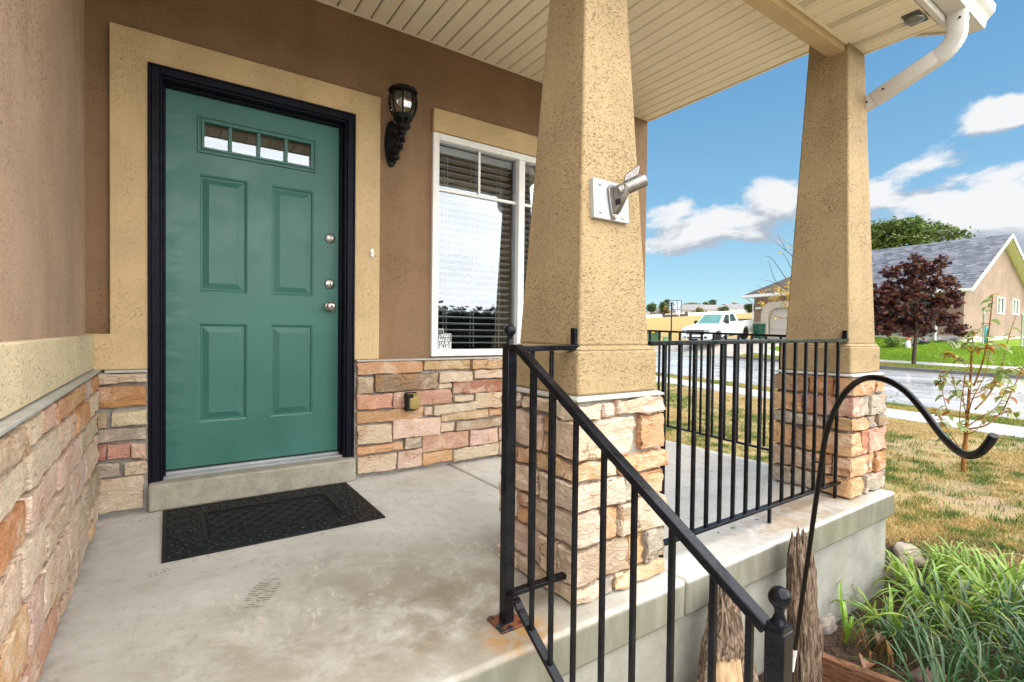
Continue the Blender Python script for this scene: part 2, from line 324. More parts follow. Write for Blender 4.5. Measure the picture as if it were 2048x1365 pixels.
def concrete_porch():
    m, t = newmat('stained_porch_concrete'); co = t.n('ShaderNodeTexCoord').outputs['Object']   # object origin = world origin
    sx = t.n('ShaderNodeSeparateXYZ', {0: co}).outputs
    big = t.noise(co, 1.5, 5, .6, .3); mid = t.noise(co, 6, 6, .65, .4); fine = t.noise(co, 120, 3, .6)
    c = t.mix(t.mapr(big, .32, .68), (.435, .415, .375), (.555, .540, .505))
    c = t.mix(t.math('MULTIPLY', t.mapr(mid, .52, .74), .45), c, (.30, .265, .21))
    sw = t.noise(t.scale(co, (3, 22, 3)), 1.0, 4, .6, 1.0)         # trowel sweeps
    c = t.mix(t.math('MULTIPLY', t.mapr(sw, .5, .75), .18), c, (.56, .53, .47))
    mott = t.noise(co, 17, 8, .76, .3); c = t.mix(t.math('MULTIPLY', t.mapr(mott, .50, .68), .34), c, (.25, .225, .185)); c = t.mix(t.math('MULTIPLY', t.mapr(mott, .46, .32), .30), c, (.60, .57, .51))
    # traffic area by the steps: damp, browner
    def blob(cx, cy, rx, ry, soft=1.0):
        dx = t.math('DIVIDE', t.math('SUBTRACT', sx[0], cx), rx); dy = t.math('DIVIDE', t.math('SUBTRACT', sx[1], cy), ry)
        return t.mapr(t.math('ADD', t.math('MULTIPLY', dx, dx), t.math('MULTIPLY', dy, dy)), 1.0 * soft, 0.1)
    wob = t.math('ADD', t.math('MULTIPLY', t.mapr(t.noise(co, 4.5, 8, .72, .5), .30, .66), .7), .3)
    dirty = t.math('MULTIPLY', blob(.62, -1.70, 1.05, .75), wob)
    c = t.mix(t.math('MULTIPLY', dirty, .95), c, (.255, .226, .170)); dk2 = t.math('MULTIPLY', blob(.80, -1.72, .5, .32), t.mapr(t.noise(co, 8, 7, .72, .3), .38, .62)); c = t.mix(t.math('MULTIPLY', dk2, .65), c, (.17, .135, .085))
    # pale mineral bloom, streaky
    bl = t.noise(t.n('ShaderNodeMapping', {'Vector': co, 'Scale': (17, 8, 9), 'Rotation': (0, 0, R(28))}).outputs[0], 1.0, 9, .78, .8)
    bloom = t.math('MULTIPLY', t.mapr(bl, .575, .61), t.math('MAXIMUM', blob(.42, -1.28, .55, .34), t.math('MULTIPLY', blob(1.0, -1.35, .35, .3), .8)))
    c = t.mix(t.math('MULTIPLY', bloom, .50), c, (.64, .60, .535))
    scf = t.mapr(t.noise(t.scale(co, (30, 13, 30)), 1.0, 8, .76, .5), .56, .61)
    c = t.mix(t.math('MULTIPLY', t.math('MULTIPLY', scf, t.mapr(t.noise(co, 2.4, 3), .42, .6)), .42), c, (.235, .21, .17))
    grit = t.mapr(t.noise(co, 70, 5, .75), .64, .72)
    c = t.mix(t.math('MULTIPLY', grit, .35), c, (.16, .14, .11))
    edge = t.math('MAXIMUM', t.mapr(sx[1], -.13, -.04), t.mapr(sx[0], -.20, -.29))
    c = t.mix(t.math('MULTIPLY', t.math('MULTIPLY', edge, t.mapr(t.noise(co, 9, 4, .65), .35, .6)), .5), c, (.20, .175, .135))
    ors = t.math('MULTIPLY', t.mapr(t.noise(t.n('ShaderNodeMapping', {'Vector': co, 'Scale': (26, 5, 5), 'Rotation': (0, 0, R(-12))}).outputs[0], 1.0, 6, .7, .4), .60, .68), blob(.18, -1.42, .16, .28))
    c = t.mix(t.math('MULTIPLY', ors, .7), c, (.55, .36, .16))
    # rust below the iron post and round the far bay
    rs = t.math('MULTIPLY', blob(.90, -1.93, .16, .12), t.mapr(t.noise(co, 22, 5, .65), .35, .6))
    c = t.mix(t.math('MULTIPLY', rs, .8), c, (.34, .165, .035))
    rs2 = t.math('MULTIPLY', blob(2.75, -1.87, .85, .17), t.mapr(t.noise(co, 7, 5, .65, .6), .38, .62))
    c = t.mix(t.math('MULTIPLY', rs2, .75), c, (.33, .215, .10))
    # footprints: ellipse of sole bars
    foot = None
    for fx, fy, ang, L, s_ in ((.275, -1.235, 62, .115, 1.0), (.54, -1.10, 38, .08, .45), (-.02, -.86, 20, .05, .7), (.56, -1.50, 55, .085, .4)):
        a = R(ang); dx = t.math('SUBTRACT', sx[0], fx); dy = t.math('SUBTRACT', sx[1], fy)
        p = t.math('ADD', t.math('MULTIPLY', dx, math.cos(a)), t.math('MULTIPLY', dy, math.sin(a))); q = t.math('SUBTRACT', t.math('MULTIPLY', dy, math.cos(a)), t.math('MULTIPLY', dx, math.sin(a)))
        e = t.math('ADD', t.math('POWER', t.math('DIVIDE', t.math('ABSOLUTE', p), L), 2.6), t.math('POWER', t.math('DIVIDE', t.math('ABSOLUTE', q), L * .42), 2.6))
        bars = t.mapr(t.math('SINE', t.math('ADD', t.math('MULTIPLY', p, 430), t.math('MULTIPLY', t.noise(co, 26, 3), 9.0))), -.1, .5)
        k = t.math('MULTIPLY', t.math('MULTIPLY', t.mapr(e, 1.0, .6), bars), t.math('MULTIPLY', t.mapr(t.noise(co, 30, 5, .7), .42, .53), s_))
        foot = k if foot is None else t.math('MAXIMUM', foot, k)
    c = t.mix(t.math('MULTIPLY', foot, .85), c, (.085, .076, .06))
    specks = t.mapr(t.n('ShaderNodeTexVoronoi', {'Vector': co, 'Scale': 9.0}).outputs['Distance'], .045, .015)
    c = t.mix(t.math('MULTIPLY', specks, t.mapr(t.noise(co, 3, 2), .45, .6)), c, (.10, .085, .07))
    # hairline crack
    cr = t.math('ABSOLUTE', t.math('SUBTRACT', sx[1], t.math('ADD', -1.02, t.math('ADD', t.math('MULTIPLY', t.noise(t.scale(co, (3, 0, 0)), 1, 3), .5), t.math('MULTIPLY', sx[0], .18)))))
    crack = t.math('MULTIPLY', t.mapr(cr, .004, .0012), t.math('MULTIPLY', t.mapr(sx[0], .75, .82), t.mapr(sx[0], 1.5, 1.2)))
    c = t.mix(t.math('MULTIPLY', crack, .35), c, (.2, .17, .13))
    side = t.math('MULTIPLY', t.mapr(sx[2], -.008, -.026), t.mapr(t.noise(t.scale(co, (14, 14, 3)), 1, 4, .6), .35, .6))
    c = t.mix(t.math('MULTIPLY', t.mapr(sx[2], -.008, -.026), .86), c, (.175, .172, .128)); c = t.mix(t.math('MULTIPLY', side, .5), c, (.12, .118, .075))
    c = t.mix(t.math('MULTIPLY', t.mapr(fine, .55, .8), .25), c, (.24, .22, .18))
    # rain blown in along the open bay: wet film
    wet = t.math('MULTIPLY', t.mapr(sx[0], 1.7, 2.4), t.mapr(t.math('ADD', t.math('MULTIPLY', t.noise(co, 2.0, 3, .5), .9), sx[1]), -.4, -.9))
    c = t.mix(t.math('MULTIPLY', wet, .12), c, (.30, .285, .26))
    rg = t.mapr(wet, 0, 1, .74, .16)
    h = t.math('ADD', t.math('MULTIPLY', fine, t.mapr(wet, 0, 1, .5, .12)), t.math('MULTIPLY', mid, .35))
    finish(t, c, rg, t.bump(h, .28, .004), 0, .5); return m
M['porch'] = concrete_porch()
def concrete(name, col, sc=5, bump=.4, rough=.85):
    m, t = newmat(name); co = t.n('ShaderNodeTexCoord').outputs['Object']
    a = t.noise(co, sc, 6, .65, .3); f = t.noise(co, 130, 3); s = t.noise(t.scale(co, (9, 9, 1.2)), 1, 4, .6, .4)
    c = t.mix(t.mapr(a, .3, .7), tuple(x * .80 for x in col), tuple(x * 1.12 for x in col)); c = t.mix(t.math('MULTIPLY', t.mapr(s, .5, .75), .3), c, tuple(x * y for x, y in zip(col, (.72, .74, .58))))
    c = t.mix(t.math('MULTIPLY', t.mapr(f, .55, .8), .3), c, tuple(x * .6 for x in col))
    finish(t, c, rough, t.bump(t.math('ADD', f, t.math('MULTIPLY', a, .6)), bump, .004), 0, .3); return m
M['found'] = concrete('foundation_concrete', (.285, .278, .240))
M['step'] = concrete('step_concrete', (.37, .345, .275), 14, .9)
M['walk'] = concrete('pavement_concrete', (.48, .475, .46), 1.2, .3, .42)

def obj_color(name, rough=.5, spec=.5):
    m, t = newmat(name); oi = t.n('ShaderNodeObjectInfo').outputs
    finish(t, oi['Color'], rough, None, 0, spec); return m
M['objcol'] = obj_color('object_tint', .7)
def leafmat(name, rough=.45, trans=.35, spec=.4, var=.25):
    m, t = newmat(name); a = t.n('ShaderNodeVertexColor', layer_name='Col').outputs[0]
    co = t.n('ShaderNodeTexCoord').outputs['Object']
    c = t.mix(t.mapr(t.noise(co, 14, 3), .3, .7), t.mix(1.0, a, (1 - var,) * 3, 'MULTIPLY'), a)
    b = t.n('ShaderNodeBsdfPrincipled', {'Base Color': c, 'Roughness': rough, 'Specular IOR Level': spec})
    tl = t.n('ShaderNodeBsdfTranslucent', {'Color': c}); mx = t.n('ShaderNodeMixShader', {0: trans, 1: b.outputs[0], 2: tl.outputs[0]})
    t.n('ShaderNodeOutputMaterial', {0: mx.outputs[0]}); return m
M['leaf'] = leafmat('leaf'); M['grass'] = leafmat('grass_blade', .6, .25, .2, .1); M['blade'] = leafmat('strap_leaf', .38, .3, .5, .12)
def bark(name, a, b, sc=(30, 30, 5), dist=1.0, bump=1.0, d=.01):
    m, t = newmat(name); co = t.n('ShaderNodeTexCoord').outputs['Object']
    n = t.noise(t.scale(co, sc), 1, 6, .65, dist)
    finish(t, t.mix(t.mapr(n, .36, .64), a, b), .85, t.bump(n, bump, d), 0, .2); return m
M['bark'] = bark('dark_bark', (.035, .026, .02), (.10, .075, .055))
M['drift'] = bark('weathered_bark', (.055, .034, .023), (.33, .235, .165), (75, 75, 9), 1.6, 1.0, .014)
M['barewood'] = bark('bare_wood', (.30, .19, .10), (.50, .355, .21), (40, 40, 4), .6, .4)
M['sapbark'] = bark('orange_sapling_bark', (.10, .05, .02), (.40, .175, .040), (60, 60, 22), .6, .6, .004)
M['plank'] = bark('wet_brown_board', (.055, .024, .012), (.20, .095, .048), (9, 9, 90), .8, .6, .004)
# ================================================================= the house at the porch
rnd = random.Random(7)
PAL = {'c': (.60, .475, .345), 'p': (.60, .43, .34), 'o': (.56, .325, .17), 'd': (.50, .245, .11), 'r': (.40, .165, .105), 's': (.53, .285, .20), 't': (.42, .31, .215), 'g': (.38, .325, .26), 'b': (.29, .195, .125), 'y': (.56, .385, .215)}
def jit(c, k=.10):
    f = 1 + rnd.uniform(-k, k); return tuple(max(.01, min(.9, x * f * (1 + rnd.uniform(-.04, .04)))) for x in c)
def lattice(a, b, r, step):
    L = b - a; r = min(r, L * .3); n = max(1, int(round((L - 2 * r) / step)))
    return [a, a + r * .35, a + r] + [a + r + (L - 2 * r) * i / n for i in range(1, n)] + [b - r, b - r * .35, b] if n >= 1 else [a, b]
def stone(parent, x0, x1, y0, y1, z0, z1, col, amp=.0085, step=.030, name='stone'):
    r = min(.0045, .14 * min(x1 - x0, y1 - y0, z1 - z0))
    X, Y, Z = lattice(x0, x1, r, step), lattice(y0, y1, r, step), lattice(z0, z1, r, step * .8)
    nx, ny, nz = len(X) - 1, len(Y) - 1, len(Z) - 1
    idx = {}; vs = []; fs = []
    sd = Vector((rnd.uniform(0, 90), rnd.uniform(0, 90), rnd.uniform(0, 90)))
    tilt = Vector((rnd.uniform(-.035, .035), 0, rnd.uniform(-.02, .02)))
    cx, cy, cz = (x0 + x1) / 2, (y0 + y1) / 2, (z0 + z1) / 2
    def V(i, j, k):
        key = (i, j, k)
        if key not in idx:
            p = Vector((X[i], Y[j], Z[k]))
            q = Vector((min(max(p.x, x0 + r), x1 - r), min(max(p.y, y0 + r), y1 - r), min(max(p.z, z0 + r), z1 - r)))
            d = p - q
            if d.length > r: p = q + d.normalized() * r
            o3 = Vector(((i == nx) - (i == 0), (j == ny) - (j == 0), (k == nz) - (k == 0)))
            n1 = mnoise.noise_vector(p * 10 + sd); n2 = mnoise.noise(Vector((p.x * 17, p.y * 17, p.z * 42)) + sd); n3 = mnoise.noise(p * 46 + sd)
            ledge = math.floor(n2 * 3.2 + .5) / 3.2                       # split-face ledges
            edge = (abs(o3.x) + abs(o3.y) + abs(o3.z)) > 1.5
            p = p + n1 * (amp * .6) + o3 * (amp * (1.35 * ledge + .6 * n3 - (1.1 * abs(mnoise.noise(p * 30 + sd * 2)) if edge else 0)))
            p.z += (p.x - cx + p.y - cy) * tilt.z
            idx[key] = len(vs); vs.append(p)
        return idx[key]
    nx, ny, nz = len(X) - 1, len(Y) - 1, len(Z) - 1
    for j in range(ny):
        for k in range(nz):
            for i, fl in ((0, 1), (nx, 0)):
                f = (V(i, j, k), V(i, j + 1, k), V(i, j + 1, k + 1), V(i, j, k + 1)); fs.append(f[::-1] if fl else f)
    for i in range(nx):
        for k in range(nz):
            for j, fl in ((0, 0), (ny, 1)):
                f = (V(i, j, k), V(i + 1, j, k), V(i + 1, j, k + 1), V(i, j, k + 1)); fs.append(f[::-1] if fl else f)
        for j in range(ny):
            for k, fl in ((0, 1), (nz, 0)):
                f = (V(i, j, k), V(i + 1, j, k), V(i + 1, j + 1, k), V(i, j + 1, k)); fs.append(f[::-1] if fl else f)
    o_ = ORG[parent.name]; me = bpy.data.meshes.new(name); me.from_pydata([tuple(p - o_) for p in vs], [], fs)
    me.polygons.foreach_set('use_smooth', [True] * len(fs)); me.set_sharp_from_angle(angle=R(24)); me.materials.append(M['stone']); me.update()
    o = link(name, me, parent); o.color = (*col, 1); return o

HX0, HX1 = -.33, 3.66          # inside corner of the porch and the house corner
CEIL = 2.89
house = thing('house', 'brown stucco house front with green door, white window and stone veneer base under porch roof', 'house', (0, 0, 0))
def hp(name, mb, mat, **k): return mb.build(name, mat, house, **k)

# --- brown stucco walls with real openings
WX0, WX1, WZ0, WZ1 = 1.487, 2.975, .755, 2.29       # window hole
DX0, DX1, DZ1 = -.085, .96, 2.265                    # door hole (outside of the frame)
m = MB()
m.box(-.50, DX0, 0, .16, -.62, 3.0).box(DX1, WX0, 0, .16, -.62, 3.0).box(WX1, HX1, 0, .16, -.62, 3.0)
m.box(DX0, DX1, 0, .16, DZ1, 3.0).box(DX0, DX1, 0, .16, -.62, .137).box(WX0, WX1, 0, .16, WZ1, 3.0).box(WX0, WX1, 0, .16, -.62, WZ0)
m.box(HX1 - .16, HX1, .16, 9.0, -.62, 3.0)
wall = hp('wall', m, M['brown'])
m = MB(); m.box(-.50, HX0, -2.35, 0, -.62, 3.0); left_wall = hp('wall', m, M['brown_left']); tag(left_wall, 'coarse brown stucco side wall left of the door')
# tan trims stand proud
m = MB(); tp = -.032
m.prism([(HX0, .897), (-.236, .897), (-.236, 2.412), (1.118, 2.412), (1.118, .745), (DX1, .745), (DX1, DZ1), (DX0, DZ1), (DX0, .72), (HX0, .72)], lambda p, s: (p[0], s, p[1]), tp, 0)
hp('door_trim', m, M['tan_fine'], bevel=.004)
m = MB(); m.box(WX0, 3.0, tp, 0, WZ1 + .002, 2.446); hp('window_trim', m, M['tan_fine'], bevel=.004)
m = MB(); m.box(HX0, HX0 + .035, -2.35, tp - .001, .728, .892); hp('stucco_band', m, M['cream_band'], bevel=.005)
# flashing over the veneer
m = MB(); m.box(HX0 + .001, HX0 + .060, -2.35, -.001, .713, .724).box(HX0 + .076, DX0 - .002, -.075, -.001, .706, .719).box(DX1 + .005, HX1, -.07, -.001, .733, .744)
hp('flashing', m, M['flash'], bevel=.002)

# --- stone veneer by the door
ven = MB().box(HX0 + .001, DX0, -.028, -.0005, 0, .706).box(DX1 + .003, HX1 + .03, -.028, -.0005, 0, .733).box(HX1, HX1 + .029, 0, 9, -.6, .733).build('stone_veneer', M['mortar'], house)
YS = -.055
right_px = [  # corners read off the wall: left, top, right, bottom (1243 px wide view), colour
 (55,153,310,208,'o'),(318,143,492,190,'y'),(496,137,652,185,'y'),(505,190,652,222,'c'),(57,218,125,280,'t'),(132,208,365,272,'b'),(371,198,495,236,'c'),(371,241,420,260,'c'),(425,232,612,280,'r'),
 (57,286,195,341,'s'),(201,272,420,330,'s'),(427,288,500,309,'c'),(510,278,652,335,'c'),(57,350,312,394,'o'),(318,331,346,360,'p'),(352,322,510,356,'c'),(55,403,193,473,'c'),(198,380,374,450,'p'),(383,352,558,384,'y'),(562,337,652,359,'o'),
 (380,391,432,424,'c'),(437,385,652,416,'t'),(60,482,236,511,'o'),(244,450,305,488,'g'),(310,437,483,499,'s'),(489,418,592,474,'p'),(65,520,212,582,'c'),(216,497,304,561,'p'),(310,503,422,546,'o'),(426,488,592,531,'c'),(598,408,652,452,'t'),(598,458,652,510,'c')]
def px_stone(u0, v0, u1, v1, key):
    a, b = onY(u0, v0, YS), onY(u0, v1, YS); c = onY(u1, (v0 + v1) / 2, YS)
    z0, z1 = max(.004, b.z), min(.729 if a.x > .5 else .703, a.z)
    stone(ven, max(a.x, DX1 + .012 if a.x > .5 else HX0 + .05), c.x, YS - rnd.uniform(.0, .02), -.005, z0, z1, jit(PAL[key]), amp=.007)
for (a, b, c, d, k) in right_px: px_stone(680 + a / 1.8833, 640 + b / 1.8833, 680 + c / 1.8833, 640 + d / 1.8833, k)
for (a, b, c, d, k) in [(597,392,910,460,'c'),(580,482,905,612,'d'),(582,640,665,737,'t'),(690,636,908,725,'c'),(585,750,908,830,'g'),(582,845,660,945,'r'),(665,838,808,930,'s'),(812,832,902,922,'p'),(578,970,745,1055,'g'),(769,950,905,1030,'c'),(590,1062,888,1270,'c')]:
    px_stone(a / 3.1032, 620 + b / 3.1032, c / 3.1032, 620 + d / 3.1032, k)
def courses(h0, h1, lo=.055, hi=.14):
    hs = []; t = h0
    while t < h1 - .03:
        h = rnd.uniform(lo, hi)
        if h1 - t - h < lo: h = h1 - t
        hs.append((t, t + h)); t += h
    return hs
def pick(s): return jit(PAL[rnd.choice(s)])
# rest of the veneer along the wall behind the pillar, and round the corner of the house
for z0, z1 in courses(.004, .73):
    x = 2.10
    while x < HX1 - .01:
        L = rnd.uniform(.12, .34); x1 = min(x + L, HX1 + .03)
        if HX1 + .03 - x1 < .09: x1 = HX1 + .03
        stone(ven, x, x1 - .012, YS - rnd.uniform(0, .02), -.005, z0 + .004, z1 - .007, pick('ccpostyg'), amp=.007); x = x1
# --- veneer of the side wall left of the door (plane x = HX0)
lven = MB().box(HX0 + .0005, HX0 + .02, -2.35, -.03, 0, .711).build('stone_veneer', M['mortar'], house)
for z0, z1 in courses(.004, .708, .075, .185):
    y = -.062
    while y > -2.34:
        L = rnd.uniform(.17, .46); y1 = max(y - L, -2.35)
        if rnd.random() < .25 and z1 - z0 > .11:
            zm = z0 + (z1 - z0) * rnd.uniform(.4, .6)
            for a, b in ((z0, zm), (zm, z1)): stone(lven, HX0 + .005, HX0 + .05 + rnd.uniform(0, .010), y1 + .014, y, a + .006, b - .010, pick('cpsoccgpc'), amp=.0050)
        else: stone(lven, HX0 + .005, HX0 + .05 + rnd.uniform(0, .010), y1 + .014, y, z0 + .006, z1 - .010, pick('cppscotcpdc'), amp=.0050)
        y = y1

# --- front door in its frame
m = MB()
def ring(m, x0, x1, z0, z1, w, ya, yb):   # three-sided frame
    m.box(x0, x0 + w, ya, yb, z0, z1).box(x1 - w, x1, ya, yb, z0, z1).box(x0 + w, x1 - w, ya, yb, z1 - w, z1)
ring(m, DX0 + .002, DX1 - .002, .138, DZ1 - .002, .012, -.043, .03); ring(m, DX0 + .014, DX1 - .014, .138, DZ1 - .014, .036, -.040, .03); ring(m, DX0 + .050, DX1 - .050, .138, DZ1 - .050, .012, -.030, .12)
ring(m, DX0 + .062, DX1 - .062, .138, DZ1 - .062, .012, .022, .12)
frame = hp('door_frame', m, M['black_paint'], bevel=.0035)
DY = .062; dx0, dx1, dz0, dz1 = -.010, .884, .172, 2.192
m = MB()
# slab as a grid with holes for the lite and the moulded panels
lite = (.163, .712, 2.050 + .93, 1.914 + .93)
panels = [(.135, .375, 1.128 + .93, 1.772 + .93), (.494, .735, 1.130 + .93, 1.774 + .93), (.135, .375, .412 + .93, .957 + .93), (.494, .735, .415 + .93, .958 + .93)]
panels = [(a, b, c - .93, d - .93) for a, b, c, d in panels]; lx0, lx1, lz1, lz0 = .132, .747, 2.086, 1.886
# NB door heights above the porch floor
xs = sorted({dx0, .135, .375, .494, .735, dx1}); 
zsets = [(dz0, .412), (.412, .957), (.957, 1.129), (1.129, 1.773), (1.773, 1.886), (1.886, 2.086), (2.086, dz1)]
def face(m, x0, x1, z0, z1, y=DY): m.add([(x0, y, z0), (x1, y, z0), (x1, y, z1), (x0, y, z1)], [(0, 1, 2, 3)])
def panel(m, x0, x1, z0, z1):
    steps = [(0, 0), (.010, .004), (.014, .011), (.020, .011), (.052, .001), (.056, .0015)]
    R_ = [[(x0 + i, DY + d, z0 + i), (x1 - i, DY + d, z0 + i), (x1 - i, DY + d, z1 - i), (x0 + i, DY + d, z1 - i)] for i, d in steps]
    vs = [p for r_ in R_ for p in r_]; k = len(R_)
    m.add(vs, [(4 * a + j, 4 * a + (j + 1) % 4, 4 * a + 4 + (j + 1) % 4, 4 * a + 4 + j) for a in range(k - 1) for j in range(4)] + [tuple(range(4 * (k - 1), 4 * k))])
for z0, z1 in zsets:
    if abs(z0 - 1.886) < 1e-6: face(m, dx0, .132, z0, z1); face(m, .747, dx1, z0, z1)
    elif z0 in (.412, 1.129):
        for x0, x1 in ((dx0, .135), (.375, .494), (.735, dx1)): face(m, x0, x1, z0, z1)
    else: face(m, dx0, dx1, z0, z1)
m.box(dx0, dx1, DY + .001, DY + .004, dz0, .40).add([(dx0, DY + .042, dz0), (dx1, DY + .042, dz0), (dx1, DY + .042, 1.88), (dx0, DY + .042, 1.88)], [(0, 1, 2, 3)])
door = hp('door', m, M['door']); tag(door, 'green steel door with four raised panels and narrow window')
for z0, z1 in ((.412, .957), (1.129, 1.773)):
    for x0, x1 in ((.135, .375), (.494, .735)):
        pm = MB(); panel(pm, x0, x1, z0, z1); pm.build('door_panel', M['door'], door)
# lite frame: two beads, mullions and four panes
m = MB()
for i, (w_, ya) in enumerate(((.010, DY - .010), (.009, DY - .005), (.013, DY - .012))):
    o_ = (0, .010, .019)[i]; a, b, c, d = lx0 + o_, lx1 - o_, lz0 + o_, lz1 - o_
    m.box(a, a + w_, ya, DY + .02, c, d).box(b - w_, b, ya, DY + .02, c, d).box(a + w_, b - w_, ya, DY + .02, d - w_, d).box(a + w_, b - w_, ya, DY + .02, c, c + w_)
for xm in (.287, .431, .577): m.box(xm - .009, xm + .009, DY - .006, DY + .02, lz0 + .032, lz1 - .032)
m.build('lite_frame', M['door'], door, bevel=.002)
pxs = [lx0 + .032, .278, .296, .422, .440, .568, .586, lx1 - .032]
for i in range(4): MB().prism([(DY + .0165, lz0 + .031), (DY + .0145, lz1 - .031), (DY + .0185, lz1 - .031), (DY + .0205, lz0 + .031)], lambda p, s: (s, p[0], p[1]), pxs[2 * i], pxs[2 * i + 1]).build('pane', M['lite'], door)
def lock(z, x, knob=False):
    m = MB().lathe([(.030, 0), (.0305, .004), (.027, .009), (.022, .011)], (x, DY, z), 28, (0, -1, 0))
    if knob: m.lathe([(.013, .01), (.012, .028), (.022, .036), (.0275, .048), (.027, .058), (.020, .064), (.006, .065)], (x, DY, z), 28, (0, -1, 0))
    else: m.lathe([(.020, .010), (.018, .017), (.013, .019)], (x, DY, z), 28, (0, -1, 0))
    o = m.build('knob' if knob else 'deadbolt', M['nickel'], door, smooth=True)
    yk = DY - (.0655 if knob else .0195)
    MB().box(x - .0015, x + .0015, yk - .0012, yk + .002, z - .008, z + .004).lathe([(.004, -.002), (.004, .0014)], (x, yk, z + .004), 12, (0, -1, 0)).build('keyhole', M['dark_hole'], door)
lock(1.498, .833); lock(1.214, .831); lock(1.074, .829, True)
m = MB().box(DX0 + .064, DX1 - .064, -.012, .12, .139, .152).box(dx0, dx1, .030, .058, .152, .166); hp('threshold', m, simple('dull_aluminium_sill', (.42, .43, .44), .38, .55, var=.1), bevel=.002)
MB().box(dx0, dx1, DY - .002, DY + .03, .1665, .1718).build('sweep', M['dark_hole'], door)
m = MB().box(-.083, .957, -.094, .14, 0.0, .1385); hp('door_step', m, M['step'], bevel=.012, seg=3)

# --- window with blinds
win = hp('window', MB().box(WX0, WX1, .10, .11, WZ0, WZ1) if False else MB().box(WX0 + .002, WX0 + .05, -.024, .06, WZ0, WZ1 - .002).box(WX1 - .05, WX1 - .002, -.024, .06, WZ0, WZ1 - .002).box(WX0 + .05, WX1 - .05, -.024, .06, WZ1 - .048, WZ1 - .002).box(WX0 + .05, WX1 - .05, -.024, .06, WZ0, WZ0 + .047), M['white'], bevel=.004)
tag(win, 'white vinyl window with white horizontal blinds behind the glass')
MB().box(2.207, 2.263, -.02, .06, WZ0 + .047, WZ1 - .048).build('mullion', M['white'], win, bevel=.004)
m = MB().box(WX0 + .05, 2.207, .013, .024, 1.906, 1.928).box(1.868, 1.886, .0135, .0235, 1.928, WZ1 - .048).box(2.263, WX1 - .05, .013, .024, 1.906, 1.928)
m.build('muntin', M['white'], win, bevel=.002)
for a, b in ((WX0 + .05, 2.207), (2.263, WX1 - .05)):
    MB().box(a, b, .026, .030, WZ0 + .047, WZ1 - .048).build('glass_pane', M['glass'], win)
    MB().box(a + .012, b - .012, .066, .125, WZ1 - .105, WZ1 - .052).build('head_rail', M['blind'], win, bevel=.004)
    zt = WZ1 - .135; first = None
    while zt > WZ0 + .06:
        if first is None:
            o = MB().obox(((a + b) / 2, .097, zt), ((b - a) / 2 - .014, 0, 0), (0, .0235, -.0048), (0, .0003, .0013)).build('slat', M['blind'], win); first = o; z_first = zt
        else:
            o = first.copy(); COL.objects.link(o); o.parent = win; o.location = (0, 0, zt - z_first)
        zt -= .0468
    m = MB()
    for cx in (a + .11, (a + b) / 2, b - .11): m.box(cx - .0012, cx + .0012, .0705, .0725, WZ0 + .06, WZ1 - .1).box(cx - .0012, cx + .0012, .1205, .1225, WZ0 + .06, WZ1 - .1)
    m.box(a + .04, a + .042, .062, .064, WZ0 + .08, WZ1 - .1)
    m.build('ladder_cord', M['blind'], win)
m = MB().box(2.196, 2.207, .030, .05, 1.91, 1.99); m.build('latch', M['white'], win, bevel=.003)
# dim room behind
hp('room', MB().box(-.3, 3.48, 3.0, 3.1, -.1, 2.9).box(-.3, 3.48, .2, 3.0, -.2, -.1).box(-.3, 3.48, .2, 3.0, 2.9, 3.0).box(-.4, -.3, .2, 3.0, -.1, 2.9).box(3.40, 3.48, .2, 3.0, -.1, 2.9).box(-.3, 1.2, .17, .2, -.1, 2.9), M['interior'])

# --- porch ceiling: 4 inch vinyl planks with V grooves
PW = .1038
def plank_mesh(y0, y1, z, w=PW, t=.010):
    g = .0150; n = MB()
    prof = [(0.0034, z + t), (0.0034, z + .009), (g * .62, z), (w - g * .62, z), (w - .0034, z + .009), (w - .0034, z + t)]
    n.prism(prof, lambda p, s: (p[0], s, p[1]), y0, y1); return n
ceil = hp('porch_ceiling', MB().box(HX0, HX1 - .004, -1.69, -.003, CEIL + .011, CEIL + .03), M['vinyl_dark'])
proto = plank_mesh(-1.695, -.008, CEIL).mesh('soffit_plank', (0, 0, 0)); fix_normals(proto); proto.materials.append(M['vinyl'])
x = .849 - PW * 12
while x < HX1 - .02:
    if x > HX0 - .02:
        o = link('soffit_plank', proto, ceil); o.location = (x, 0, 0)
    x += PW
m = MB().box(HX0, HX1, -.022, -.003, CEIL - .004, CEIL + .001).box(HX1 - .006, HX1 + .012, -1.70, .0, CEIL - .006, CEIL + .12); hp('ceiling_trim', m, M['vinyl'], bevel=.002)
# --- beam over the pillars
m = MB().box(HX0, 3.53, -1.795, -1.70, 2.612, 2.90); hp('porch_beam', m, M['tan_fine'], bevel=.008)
# --- eave soffit with vented planks
EZ = 2.655
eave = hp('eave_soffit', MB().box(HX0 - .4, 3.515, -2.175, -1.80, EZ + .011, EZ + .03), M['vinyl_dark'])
ep = plank_mesh(-2.172, -1.803, EZ).mesh('soffit_plank', (0, 0, 0)); fix_normals(ep); ep.materials.append(M['vinyl'])
vm = MB()                                             # vented plank: frame plus rows of slots left open between bars
prof = [(0.0012, EZ + .010), (0.0012, EZ + .007), (.0065, EZ), (.024, EZ), (.024, EZ + .002), (.0012, EZ + .010)]
vm.prism(prof[:5], lambda p, s: (p[0], s, p[1]), -2.172, -1.803); vm.prism([(PW - a, b) for a, b in prof[:5]], lambda p, s: (p[0], s, p[1]), -2.172, -1.803)
yy = -2.170
while yy < -1.806:
    vm.box(.024, PW - .024, yy, yy + .0048, EZ + .0004, EZ + .0024); yy += .0098
for xx in (.035, .046, .057, .068): vm.box(xx, xx + .0022, -2.172, -1.803, EZ + .0002, EZ + .0022)
vmesh = vm.mesh('vented_plank', (0, 0, 0)); fix_normals(vmesh); vmesh.materials.append(M['vinyl'])
